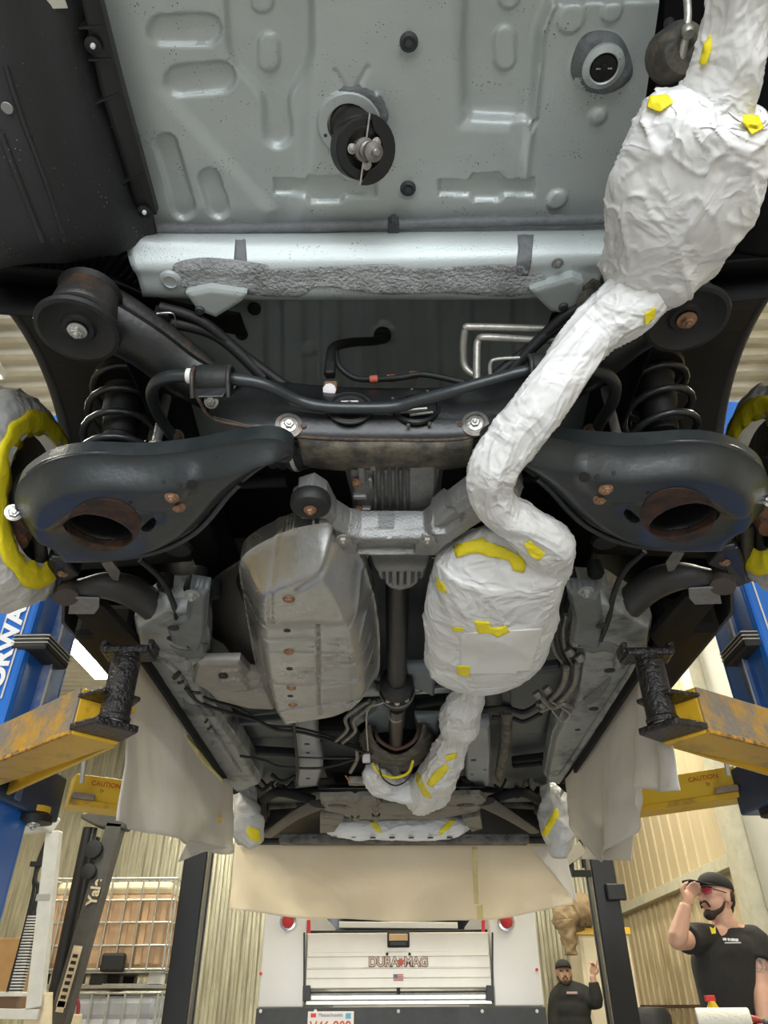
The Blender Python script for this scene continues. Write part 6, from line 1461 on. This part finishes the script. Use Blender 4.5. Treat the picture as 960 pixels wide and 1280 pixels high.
# overhead guard and pillar, nearer
GY = 4.9
pt, pb_ = YY(68, 1040, GY), YY(45, 1255, GY)
bar('pillar', pt, pb_ + A(0, 0, -0.02), 0.085, 0.07, GUARD, fk, upv=(0, 1, 0), bevel=0.006)
bar('pillar_band', YY(57, 1122, GY) + A(0, 0, 0.016), YY(57, 1122, GY) + A(0, 0, -0.022), 0.088, 0.074, mat('tape_band', (0.33, 0.31, 0.27), 0.6), fk, upv=(0, 1, 0))
bar('guard_front_rail', YY(68, 1034, GY), YY(14, 992, GY - 0.25), 0.06, 0.10, GUARD, fk, bevel=0.008)
bar('guard_cross_rail', YY(66, 1036, GY), YY(-60, 1040, GY), 0.05, 0.05, GUARD, fk, bevel=0.006)
for k in range(5):
    p0_ = YY(60 - k * 12, 1030 - k * 9, GY - 0.03 - 0.05 * k); bar('guard_slat', p0_, p0_ + A(-0.9, 0.0, 0.0), 0.045, 0.02, GUARD, fk)
for k in range(4): box('guard_lug', YY(62 - k * 13, 1015 - k * 8, GY), (0.03, 0.05, 0.09), GUARD, fk)
tube('hydraulic_hose', [YY(58, 1052, GY + 0.1), YY(48, 1078, GY + 0.1), YY(44, 1100, GY + 0.1), YY(48, 1112, GY + 0.1), YY(36, 1160, GY + 0.1), YY(16, 1240, GY + 0.1)], 0.014, RUBBER, fk, seg=10)
tube('hydraulic_hose', [YY(54, 1070, GY + 0.12), YY(43, 1098, GY + 0.12), YY(42, 1114, GY + 0.12), YY(30, 1165, GY + 0.12), YY(10, 1240, GY + 0.12)], 0.012, RUBBER, fk, seg=10)
box('hose_clip', YY(46, 1080, GY + 0.08), (0.08, 0.03, 0.03), RUBBER, fk)
hs = tube('ribbed_hose', [YY(44, 1140, GY + 0.05), YY(34, 1190, GY + 0.05), YY(20, 1242, GY + 0.05)], 0.035, RUBBER, fk, seg=14, smooth=0)
for k in range(26):
    q = along(YY(43, 1146, GY + 0.03), YY(20, 1240, GY + 0.03), k / 25); bar('hose_ring', q + A(-0.032, 0, 0), q + A(0.032, 0, 0), 0.05, 0.008, GUARD, fk, bevel=0)
hs2 = tube('ribbed_hose', [YY(14, 1052, GY - .2), YY(4, 1090, GY - .2), YY(-12, 1150, GY - .2)], 0.04, RUBBER, fk, seg=14, smooth=0)
for k in range(20):
    q = along(YY(14, 1056, GY - .23), YY(-10, 1146, GY - .23), k / 19); bar('hose_ring', q + A(-0.036, 0, 0), q + A(0.036, 0, 0), 0.06, 0.006, MAST, fk, bevel=0)
bar('dash_rail', YY(48, 1243, GY), YY(-60, 1243, GY), 0.05, 0.02, GUARD, fk)
box('brown_cover', YY(4, 1252, GY + 0.2), (0.34, 0.3, 0.10), mat('brown_upholstery', (0.20, 0.12, 0.06), 0.6), fk, bevel=0.02)
bar('body_rail', YY(50, 1268, GY), YY(-60, 1266, GY), 0.06, 0.05, GUARD, fk)
prism('body_side', [YY(44, 1246, GY), YY(30, 1262, GY), YY(28, 1300, GY), YY(60, 1300, GY), YY(62, 1240, GY)], (0, 0.05, 0), CREAM, fk)
box('counterweight', (-2.75, 5.0, 0.3), (0.9, 1.3, 0.75), CREAM, fk, bevel=0.06)
for y_ in (4.6, 5.5): lathe('wheel', [(0.08, -0.09), (0.25, -0.09), (0.27, -0.06), (0.27, 0.06), (0.25, 0.09), (0.08, 0.09)], (-2.35, y_, FZ + 0.27), (1, 0, 0), RUBBER, fk, 30)
bx_ = box('cardboard_box', YY(10, 1215, 6.4), (0.42, 0.35, 0.42), mat('brown_cardboard', (0.33, 0.19, 0.07), 0.8, var=0.15), None, bevel=0.004); tag(bx_, 'brown box standing behind the forklift pillar at the left edge', 'box')
# pale tubular handrail in front of the totes
hr = thing('hand_cart', 'cream tubular cart frame standing in front of the stacked totes', 'cart', (-2.55, 6.6, FZ))
a_, b_, c_, d_ = YY(62, 1284, 6.6), YY(72, 1223, 6.6), YY(90, 1223, 6.6), YY(84, 1284, 6.6)
tube('handle', [A(a_[0], 6.6, FZ + 0.05), a_, YY(70, 1228, 6.6), b_ + A(0.04, 0, 0.0), c_ + A(-0.04, 0, 0), YY(93, 1229, 6.6), d_, A(d_[0], 6.6, FZ + 0.05)], 0.02, CREAM, hr, seg=12, smooth=4)
box('platform', ((a_[0] + d_[0]) / 2, 6.35, FZ + 0.12), (0.45, 0.7, 0.04), CREAM, hr)
box('cross_plate', YY(74, 1278, 6.6), (0.32, 0.04, 0.10), CREAM, hr)
tg_ = tube('red_hose', [YY(94, 1240, 6.9), YY(98, 1255, 6.9), YY(96, 1285, 6.9), A(-2.45, 6.9, FZ + 0.02)], 0.014, mat('dark_red_hose', (0.25, 0.02, 0.02), 0.5), None, seg=10); tag(tg_, 'dark red hose hanging in front of the lower tote', 'hose')

# ================================================================== RIGHT BACKGROUND: cabinet with jackets
CBY = 9.6
q0_, q1_ = YY(722, 1168, CBY), YY(752, 1168, CBY)
cab = thing('steel_cabinet', 'cream cabinet with a yellow top behind the pointing man', 'cabinet', (q1_[0], CBY + 0.3, FZ))
box('body', ((q0_[0] + q1_[0]) / 2 + 0.15, CBY + 0.3, (FZ + q0_[2]) / 2), (q1_[0] - q0_[0] + 0.3, 0.6, q0_[2] - FZ), mat('cabinet_cream', (0.62, 0.54, 0.38), 0.5), cab)
box('yellow_top', ((q0_[0] + q1_[0]) / 2 + 0.15, CBY + 0.3, q0_[2] + 0.03), (q1_[0] - q0_[0] + 0.36, 0.66, 0.07), YELLP, cab)
box('door_panel', ((q0_[0] + q1_[0]) / 2 + 0.15, CBY - 0.008, (FZ + q0_[2]) / 2), (q1_[0] - q0_[0] + 0.22, 0.012, q0_[2] - FZ - 0.1), mat('cabinet_cream', (0.62, 0.54, 0.38), 0.5), cab)
JK = mat('tan_work_cloth', (0.22, 0.155, 0.08), 0.8, var=0.3, vscale=9, bump=0.5, bscale=20)
P_ = [YY(700, 1152, CBY - 0.12), YY(712, 1144, CBY), YY(728, 1140, CBY), YY(742, 1146, CBY)]
V, F = tube_vf(P_, [0.10, 0.17, 0.18, 0.12], seg=40, smooth=10, disp=lambda p, a, t: crease(p, 0.05, 6) - 0.02)
jk = mesh_obj('draped_jacket', V, F, JK, None); tag(jk, 'crumpled tan work jacket draped over the yellow cabinet top', 'jacket')
V, F = tube_vf([YY(706, 1150, CBY - 0.1), YY(711, 1172, CBY - 0.1), YY(714, 1194, CBY - 0.1)], [0.10, 0.08, 0.06], seg=28, smooth=10, disp=lambda p, a, t: crease(p, 0.03, 9) - 0.01)
mesh_obj('hanging_sleeve', V, F, JK, jk)

# ================================================================== PEOPLE
SKIN = mat('skin', (0.62, 0.36, 0.25), 0.5, var=0.06, vscale=12, bump=0.05, bscale=60)
SKIN2 = mat('skin_second_man', (0.50, 0.30, 0.21), 0.5, var=0.06, vscale=12)
BLACKT = mat('black_cotton', (0.020, 0.018, 0.016), 0.85, var=0.25, vscale=6, bump=0.25, bscale=30)
BEARD = mat('dark_hair', (0.045, 0.028, 0.018), 0.85, var=0.4, vscale=60, bump=0.6, bscale=200)
TROUS = mat('dark_trousers', (0.03, 0.032, 0.04), 0.8, var=0.2)
def ell_vf(c, r, R=None, seg=20, rings=12):
    V = []; F = []
    for j in range(rings + 1):
        t = math.pi * j / rings
        for i in range(seg):
            a_ = 2 * math.pi * i / seg; v = A(r[0] * math.sin(t) * math.cos(a_), r[1] * math.sin(t) * math.sin(a_), r[2] * math.cos(t))
            if R is not None: v = R @ v
            V.append(A(*c) + v)
    for j in range(rings):
        for i in range(seg): F.append((j * seg + i, (j + 1) * seg + i, (j + 1) * seg + (i + 1) % seg, j * seg + (i + 1) % seg))
    return V, F
def fuse(name, shapes, m, parent, voxel=0.008, smooth_it=6, label=None):
    """overlapping shapes fused into one continuous surface"""
    mb = MB()
    for V, F in shapes: mb.add(V, F)
    o = mb.build(name, m, parent)
    r = o.modifiers.new('remesh', 'REMESH'); r.mode = 'VOXEL'; r.voxel_size = voxel; r.use_smooth_shade = True
    s = o.modifiers.new('smooth', 'SMOOTH'); s.factor = 0.5; s.iterations = smooth_it
    if label: o['label'] = label
    return o
def limb(P_, R_, seg=14): return tube_vf(P_, R_, seg=seg, smooth=4)
def basis(fwd, tilt=0.0):
    f = A(*fwd); f /= np.linalg.norm(f); r = np.cross(f, A(0, 0, 1)); r /= np.linalg.norm(r); u = np.cross(r, f)
    return r, f, u   # right, forward, up
def head_shapes(c, fwd, h):
    """c: middle of the head, h: head height"""
    r, f, u = basis(fwd); R = np.stack([r, f, u], 1)
    def P_(x, y, z): return c + (r * x + f * y + u * z) * h
    S = [ell_vf(P_(0, -0.06, 0.10), A(0.33, 0.42, 0.40) * h, R), ell_vf(P_(0, 0.08, -0.12), A(0.27, 0.30, 0.34) * h, R), ell_vf(P_(0, 0.17, -0.36), A(0.14, 0.14, 0.13) * h, R)]
    S.append(tube_vf([P_(0, 0.36, 0.06), P_(0, 0.45, -0.06), P_(0, 0.49, -0.12), P_(0, 0.38, -0.15)], [0.03 * h, 0.045 * h, 0.06 * h, 0.05 * h], seg=10))
    S.append(ell_vf(P_(0, 0.34, -0.24), A(0.11, 0.07, 0.05) * h, R)); S.append(ell_vf(P_(0, 0.36, 0.10), A(0.20, 0.05, 0.035) * h, R))
    S.append(ell_vf(P_(0, 0.26, -0.04), A(0.25, 0.10, 0.12) * h, R))
    for s in (-1, 1): S.append(ell_vf(P_(0.33 * s, -0.05, -0.04), A(0.035, 0.09, 0.13) * h, R))
    return S, P_, R
def hand_shapes(w, fdir, palm_n, L, curl, side=1, point=False):
    """w: wrist, fdir: direction of the fingers, palm_n: palm normal, L hand length"""
    f = A(*fdir); f /= np.linalg.norm(f); n = A(*palm_n); n = n - f * n.dot(f); n /= np.linalg.norm(n); r = np.cross(f, n) * side
    R = np.stack([r, f, n], 1)
    S = [ell_vf(w + f * L * 0.26, A(0.21, 0.30, 0.10) * L, R, 14, 10)]
    for k in range(4):
        b = w + f * L * 0.48 + r * L * (0.15 - 0.10 * k); l = L * (0.40, 0.46, 0.42, 0.32)[k]
        cu = 0.15 if (point and k == 0) else curl
        pts = [b]; d = f * 1.0; p = b
        for q in range(3):
            a_ = cu * (0.9 + 0.25 * q); d = d * math.cos(a_) + n * math.sin(a_) * 1.0; d /= np.linalg.norm(d); p = p + d * l * (0.45, 0.32, 0.23)[q]; pts.append(p)
        S.append(tube_vf(pts, [0.055 * L, 0.05 * L, 0.044 * L, 0.035 * L], seg=8, smooth=3))
    b = w + f * L * 0.15 + r * L * 0.16
    S.append(tube_vf([b, b + r * L * 0.14 + f * L * 0.14 + n * L * 0.05, b + r * L * 0.17 + f * L * 0.30 + n * L * 0.12, b + r * L * 0.12 + f * L * 0.42 + n * L * 0.18], [0.075 * L, 0.065 * L, 0.055 * L, 0.04 * L], seg=8, smooth=3))
    return S
def cap_parts(P_, R, h, r, f, u, m, parent, brim=0.34):
    V = []; F = []; n = 28; m_ = 8
    for j in range(m_ + 1):
        t = math.pi / 2 * j / m_
        for i in range(n):
            a_ = 2 * math.pi * i / n
            V.append(P_(0.355 * math.cos(a_) * math.sin(t + 0.05), -0.05 + 0.455 * math.sin(a_) * math.sin(t + 0.05), 0.17 + 0.37 * math.cos(t) ** 0.8))
    for j in range(m_):
        for i in range(n): F.append((j * n + i, (j + 1) * n + i, (j + 1) * n + (i + 1) % n, j * n + (i + 1) % n))
    cp = mesh_obj('cap', V, F, m, parent); cp.modifiers.new('s', 'SOLIDIFY').thickness = 0.004
    rows = [[P_(-0.30, 0.22, 0.17), P_(-0.16, 0.36, 0.20), P_(0, 0.41, 0.21), P_(0.16, 0.36, 0.20), P_(0.30, 0.22, 0.17)],
            [P_(-0.30, 0.45, 0.15), P_(-0.18, 0.40 + brim * 0.9, 0.18), P_(0, 0.40 + brim, 0.19), P_(0.18, 0.40 + brim * 0.9, 0.18), P_(0.30, 0.45, 0.15)]]
    loft('cap_brim', rows, m, cp, nu=5, nv=3, thick=0.006)
    return cp

# --- man looking up at the car, right edge
PY = 4.6
def J(x, y, dy=0.0): return YY(x, y, PY + dy)
man = thing('person', 'man in black t-shirt, cap and red-tinted glasses raising one hand to his cap', 'person', (J(925, 1200)[0], PY, FZ))
hc = J(894, 1121); hh = 0.235
hf = A(-0.86, -0.42, 0.14)
S, P_, R = head_shapes(hc, hf, hh); r_, f_, u_ = basis(hf)
neck = J(912, 1158, 0.02)
sR = J(872, 1172, -0.05); eR = J(846, 1176, -0.22); wR = J(857, 1131, -0.22)     # raised arm
sL = J(944, 1176, 0.0); eL = J(951, 1232, -0.06); wL = J(956, 1292, -0.14)
hip = J(925, 1300, 0.03)
S.append(limb([P_(0, -0.10, -0.25), P_(0, -0.14, -0.5), neck], [0.062, 0.058, 0.066]))
S.append(limb([neck, (sR + sL) / 2 + A(0, 0.035, -0.08), hip + A(0, 0.02, 0)], [0.055, 0.055, 0.06]))
S.append(limb([neck + A(0, 0, -0.03), sR, sR * 0.6 + eR * 0.4, eR, eR * 0.8 + wR * 0.2, wR], [0.05, 0.056, 0.052, 0.043, 0.048, 0.030]))
S.append(limb([neck + A(0, 0, -0.03), sL, sL * 0.5 + eL * 0.5, eL, eL * 0.75 + wL * 0.25, wL], [0.05, 0.058, 0.052, 0.044, 0.046, 0.030]))
S += hand_shapes(wR, J(866, 1106, -0.16) - wR, A(0.5, -0.4, 0.3), 0.175, 0.75, side=-1)
S += hand_shapes(wL, A(0.0, -0.25, -1), A(-1, 0, 0), 0.18, 0.35, side=1)
body = fuse('body', S, SKIN, man, voxel=0.006, smooth_it=4)
# shirt
def sshape(ps, rs): return limb(ps, rs, 20)
chest = (sR + sL) / 2
SH = []
def oval(cn, wx, wy, axr):   # torso ring
    return cn, wx, wy
tor = []
rx = (sL - sR); rx[2] = 0; rx /= np.linalg.norm(rx); ry = np.cross(A(0, 0, 1), rx)
Rx = np.stack([rx, ry, A(0, 0, 1)], 1)
V = []; F = []; prof_ = [(0.012, 0.066, 0.064), (-0.02, 0.088, 0.080), (-0.05, 0.15, 0.105), (-0.10, 0.195, 0.122), (-0.17, 0.208, 0.122), (-0.27, 0.198, 0.120), (-0.38, 0.185, 0.115), (-0.50, 0.182, 0.118), (-0.62, 0.188, 0.122), (-0.70, 0.19, 0.122)]
prof_ = catmull([A(*q) for q in prof_], 3)
for (z, wx, wy) in prof_:
    cc = A(neck[0], neck[1], neck[2] - 0.02) + A((chest[0] - neck[0]) * min(1, -z / 0.12) + (hip[0] - chest[0]) * min(1, max(0, (-z - 0.12) / 0.5)), 0, z)
    for k in range(32):
        t = 2 * math.pi * k / 32; q = Rx @ A(wx * abs(math.cos(t)) ** 0.85 * np.sign(math.cos(t)), wy * math.sin(t), 0); w_ = 0.006 * math.sin(5 * t + z * 14) * min(1, -z * 2)
        V.append(cc + q * (1 + w_ / 0.2))
n = len(prof_)
for q in range(n - 1):
    for k in range(32): F.append((q * 32 + k, q * 32 + (k + 1) % 32, (q + 1) * 32 + (k + 1) % 32, (q + 1) * 32 + k))
F += [tuple(range(31, -1, -1)), tuple((n - 1) * 32 + k for k in range(32))]
SH.append((V, F))
SH.append(limb([neck * 0.5 + sR * 0.5 + A(0, 0, -0.02), sR, sR * 0.45 + eR * 0.55], [0.06, 0.074, 0.072])); SH.append(limb([neck * 0.5 + sL * 0.5 + A(0, 0, -0.02), sL, sL * 0.62 + eL * 0.38 + A(0, 0, -0.02)], [0.06, 0.076, 0.080]))
shirt = fuse('t_shirt', SH, BLACKT, man, voxel=0.008, smooth_it=5)
lg = J(914, 1174, -0.02); bsh = None
q = YY(914, 1174, PY - 0.150)
Rl = np.stack([A(0.97, 0.12, -0.05) / np.linalg.norm(A(0.97, 0.12, -0.05)), A(0.05, 0, 1), A(0.12, -0.97, 0)], 1)
for k, wd in enumerate((0.020, 0.012, 0.024, 0.016)): box('white_chest_print', q + A(-0.034 + 0.022 * k, 0.003 * k, -0.001 * k), (wd, 0.003, 0.012), mat('white_print', (0.8, 0.8, 0.78), 0.6), shirt, bevel=0.002)
box('print_underline', q + A(0.004, 0, -0.016), (0.085, 0.003, 0.005), mat('white_print', (0.8, 0.8, 0.78), 0.6), shirt, bevel=0)
q = YY(891, 1163, PY - 0.17); prism('yellow_tape_scrap', [q + A(-0.012, 0, 0.018), q + A(0.004, 0, 0.008), q + A(0.018, 0, 0.02), q + A(0.012, 0, -0.014), q + A(-0.010, 0, -0.016)], (0, -0.002, 0), TAPE, shirt, bevel=0)
cp = cap_parts(P_, R, hh, r_, f_, u_, BLACKT, body, brim=0.46)
# hair at the back, beard, glasses
mb = MB()
for (x, y, z, a_, b_, c_) in ((0, -0.36, -0.02, 0.22, 0.14, 0.22), (0.0, -0.40, -0.18, 0.12, 0.08, 0.12), (0.22, -0.22, 0.04, 0.11, 0.14, 0.14), (-0.22, -0.22, 0.04, 0.11, 0.14, 0.14)):
    V, F = ell_vf(P_(x, y, z), A(a_, b_, c_) * hh, R); mb.add(V, F)
mb.build('hair', BEARD, body)
SB = [ell_vf(P_(0, 0.25, -0.43), A(0.16, 0.13, 0.12) * hh, R)]
for s in (-1, 1): SB.append(limb([P_(0.30 * s, 0.02, -0.12), P_(0.25 * s, 0.10, -0.30), P_(0.10 * s, 0.24, -0.42)], [0.02 * hh, 0.045 * hh, 0.07 * hh], 8))
SB.append(limb([P_(-0.13, 0.33, -0.30), P_(-0.09, 0.40, -0.19), P_(0, 0.42, -0.18), P_(0.09, 0.40, -0.19), P_(0.13, 0.33, -0.30)], [0.03 * hh] * 5, 8))
fuse('beard', SB, BEARD, body, voxel=0.005, smooth_it=2)
loft('lips', [[P_(-0.08, 0.39, -0.235), P_(0, 0.42, -0.23), P_(0.08, 0.39, -0.235)], [P_(-0.07, 0.385, -0.265), P_(0, 0.41, -0.275), P_(0.07, 0.385, -0.265)]], mat('lips', (0.45, 0.17, 0.14), 0.5), body, thick=0.004)
GLASS = mat('red_tinted_lens', (0.45, 0.05, 0.08), 0.08, spec=0.9)
gl = None
for s in (-1, 1):
    lens = [[P_(s * 0.03, 0.42, 0.11), P_(s * 0.15, 0.41, 0.12), P_(s * 0.27, 0.33, 0.11)], [P_(s * 0.04, 0.42, 0.0), P_(s * 0.14, 0.415, -0.04), P_(s * 0.25, 0.34, 0.01)]]
    o = loft('glasses_lens', lens, GLASS, body, thick=0.003)
    tube('glasses_arm', [P_(s * 0.28, 0.33, 0.08), P_(s * 0.335, 0.12, 0.06), P_(s * 0.34, -0.04, 0.05)], 0.0025, PLASTIC, body, seg=6)
    o2, F2 = ell_vf(P_(s * 0.14, 0.345, 0.03), A(0.055, 0.04, 0.04) * hh, R, 12, 8); mesh_obj('eye', o2, F2, mat('eye_white', (0.7, 0.66, 0.6), 0.3), body)
tube('glasses_frame', [P_(-0.28, 0.34, 0.10), P_(-0.15, 0.42, 0.125), P_(0, 0.44, 0.11), P_(0.15, 0.42, 0.125), P_(0.28, 0.34, 0.10)], 0.003, PLASTIC, body, seg=6)
# tattoo band on the near upper arm: ink on skin
V, F = tube_vf([sL * 0.52 + eL * 0.48, sL * 0.2 + eL * 0.8], [0.0535, 0.0475], seg=20, smooth=4, caps=False)
mesh_obj('tattoo', V, F, mat('tattoo_ink', (0.58, 0.34, 0.24), 0.5, vscale=45, col2=(0.10, 0.10, 0.13), cover=0.52), body)
# legs
for s, sgn in ((-1, sR), (1, sL)):
    hp = hip + rx * 0.09 * s
    tr_ = fuse('trouser_leg', [limb([hp + A(0, 0, 0.02), hp + A(0, 0, -0.1), A(hp[0] + s * 0.02, hp[1] - 0.03, 0.42), A(hp[0] + s * 0.03, hp[1] + 0.02, FZ + 0.08)], [0.11, 0.105, 0.075, 0.06], 18)], TROUS, man, voxel=0.012)
    V, F = ell_vf(A(hp[0] + s * 0.03 - 0.05, hp[1] - 0.02, FZ + 0.045), (0.14, 0.05, 0.045)); mesh_obj('boot', V, F, PLASTIC, man)

# --- second man pointing, in the distance
PY2 = 9.0
def K(x, y, dy=0.0): return YY(x, y, PY2 + dy)
man2 = thing('person', 'man in black hooded top and cap pointing upward beside the truck', 'person', (K(716, 1270)[0], PY2, FZ))
hc2 = K(705, 1216.5); h2 = 0.235; hf2 = A(-0.12, -1, 0.12)
S, P2_, R2 = head_shapes(hc2, hf2, h2)
n2_ = K(709, 1234); a1 = K(697, 1247); a2 = K(693, 1275, -0.02); s1 = K(729, 1242); e1_ = K(745, 1252, -0.12); w1_ = K(740.5, 1219, -0.16)
S.append(limb([P2_(0, -0.1, -0.3), n2_], [0.06, 0.07])); S.append(limb([n2_, K(714, 1262), K(716, 1290)], [0.08, 0.13, 0.13]))
S.append(limb([n2_, s1, e1_, w1_], [0.05, 0.05, 0.045, 0.032])); S += hand_shapes(w1_, K(743, 1204, -0.2) - w1_, A(-0.6, -0.7, 0.1), 0.19, 1.0, side=1, point=True)
w2_ = K(696, 1305, -0.08); S.append(limb([n2_, a1, a2, w2_], [0.05, 0.05, 0.045, 0.032])); S += hand_shapes(w2_, A(0, -0.2, -1), A(1, 0, 0), 0.18, 0.4, side=-1)
b2 = fuse('body', S, SKIN2, man2, voxel=0.008, smooth_it=3)
T2 = [ell_vf(K(714, 1247) + A(0, 0, 0.0), (0.20, 0.13, 0.12)), ell_vf(K(714, 1262), (0.205, 0.14, 0.16)), ell_vf(K(716, 1280), (0.20, 0.14, 0.18)), ell_vf(K(718, 1300), (0.19, 0.14, 0.16)),
      limb([n2_ + A(0, 0, -0.02), s1, e1_, e1_ * 0.25 + w1_ * 0.75], [0.09, 0.085, 0.075, 0.052]), limb([n2_ + A(0, 0, -0.02), a1, a2, a2 * 0.2 + w2_ * 0.8], [0.09, 0.085, 0.07, 0.055]),
      ell_vf(n2_ + A(0.02, 0.06, 0.0), (0.12, 0.10, 0.07))]
hd = fuse('hooded_top', T2, mat('black_green_fleece', (0.018, 0.019, 0.016), 0.9, var=0.2), man2, voxel=0.012, smooth_it=4)
box('small_chest_print', K(715, 1241, -0.155), (0.11, 0.004, 0.02), mat('dull_pink_print', (0.45, 0.3, 0.3), 0.6), hd, bevel=0.004)
rr2, ff2, uu2 = basis(hf2)
cap_parts(P2_, R2, h2, rr2, ff2, uu2, BLACKT, b2, brim=0.25)
SB = [ell_vf(P2_(0, 0.22, -0.40), A(0.17, 0.14, 0.12) * h2, R2)]
for s in (-1, 1): SB.append(limb([P2_(0.30 * s, 0.02, -0.12), P2_(0.25 * s, 0.12, -0.30), P2_(0.10 * s, 0.26, -0.40)], [0.03 * h2, 0.05 * h2, 0.07 * h2], 8))
SB.append(limb([P2_(-0.12, 0.34, -0.28), P2_(0, 0.42, -0.18), P2_(0.12, 0.34, -0.28)], [0.03 * h2] * 3, 8))
fuse('beard', SB, BEARD, b2, voxel=0.007, smooth_it=2)
for s in (-1, 1):
    V, F = ell_vf(P2_(s * 0.14, 0.36, 0.04), A(0.05, 0.03, 0.03) * h2, R2, 10, 6); mesh_obj('eye', V, F, PLASTIC, b2)
    hp = K(717 + s * 4, 1310)
    fuse('trouser_leg', [limb([hp + A(s * 0.04, 0, 0.1), A(hp[0] + s * 0.06, PY2 - 0.03, 0.3), A(hp[0] + s * 0.08, PY2, FZ + 0.08)], [0.11, 0.08, 0.065], 16)], TROUS, man2, voxel=0.016)
    V, F = ell_vf(A(hp[0] + s * 0.08, PY2 - 0.06, FZ + 0.045), (0.05, 0.14, 0.045)); mesh_obj('boot', V, F, PLASTIC, man2)

# --- workbench cart in front of the first man: roll, bottle, red tool
WY = 3.9
tz = YY(905, 1279, WY)[2] - 0.075
ct = thing('tool_cart', 'dark tool cart at the lower right corner below the paper roll', 'cart', (YY(915, 1279, WY)[0], WY, FZ))
cx_ = YY(915, 1279, WY)[0]
box('top_tray', (cx_ + 0.1, WY, tz - 0.02), (0.8, 0.45, 0.03), DKRUB, ct)
box('lower_shelf', (cx_ + 0.1, WY, 0.15), (0.76, 0.42, 0.03), DKRUB, ct)
for sx_ in (-0.38, 0.38):
    for sy_ in (-0.2, 0.2): box('leg', (cx_ + 0.1 + sx_, WY + sy_, (FZ + tz) / 2), (0.03, 0.03, tz - FZ - 0.03), DKRUB, ct)
r0 = YY(876, 1283, WY - 0.05); r1 = YY(908, 1288, WY - 0.12)
rl = lathe('paper_towel_roll', [(0.02, 0.0), (0.052, 0.0), (0.056, 0.004), (0.056, 0.216), (0.052, 0.22), (0.02, 0.22), (0.02, 0.1)], YY(872, 1279, WY), (0.96, -0.27, -0.0), mat('paper_towel', (0.82, 0.80, 0.70), 0.9, bump=0.4, bscale=60), None, 40, cap=False)
tag(rl, 'cream paper towel roll lying on the cart at the lower right', 'paper roll')
lathe('cardboard_core', [(0.021, 0.001), (0.0225, 0.001), (0.0225, 0.219), (0.021, 0.219)], YY(872, 1279, WY), (0.96, -0.27, 0), mat('dark_core', (0.10, 0.08, 0.05), 0.9), rl, 24, cap=False)
q = YY(893, 1268, WY + 0.13)
bt_ = lathe('spray_bottle', [(0.034, -0.09), (0.036, -0.08), (0.036, 0.01), (0.018, 0.04), (0.016, 0.05)], q + A(0, 0, 0.0), (0.0, 0, 1), mat('yellow_bottle', (0.75, 0.55, 0.03), 0.4, vscale=30, col2=(0.5, 0.05, 0.02), cover=0.6), None, 24)
tag(bt_, 'yellow and red bottle standing behind the paper towel roll', 'bottle')
box('red_trigger', q + A(-0.005, 0, 0.06), (0.045, 0.025, 0.025), RED, bt_)
ta, tb = YY(914, 1269, WY - 0.02), YY(954, 1276, WY - 0.1)
rt_ = tube('red_tool_handle', [ta, along(ta, tb, 0.3), along(ta, tb, 0.8), tb], [0.016, 0.018, 0.013, 0.008], mat('chipped_red_paint', (0.45, 0.02, 0.02), 0.4, vscale=30, col2=(0.3, 0.2, 0.1), cover=0.6), None, seg=14)
tag(rt_, 'red tool with a worn handle lying to the right of the paper roll', 'tool')
lathe('metal_tip', [(0.012, 0), (0.014, 0.01), (0.009, 0.02), (0.004, 0.03)], tb, tb - ta, TUBED, rt_, 16)
bk = lathe('round_black_drum', [(0.0, 0.16), (0.14, 0.15), (0.17, 0.10), (0.17, -0.4)], YY(815, 1288, 7.2), (0, 0, 1), RUBBER, None, 28)
tag(bk, 'round-topped black drum standing at the foot of the right black post', 'drum')
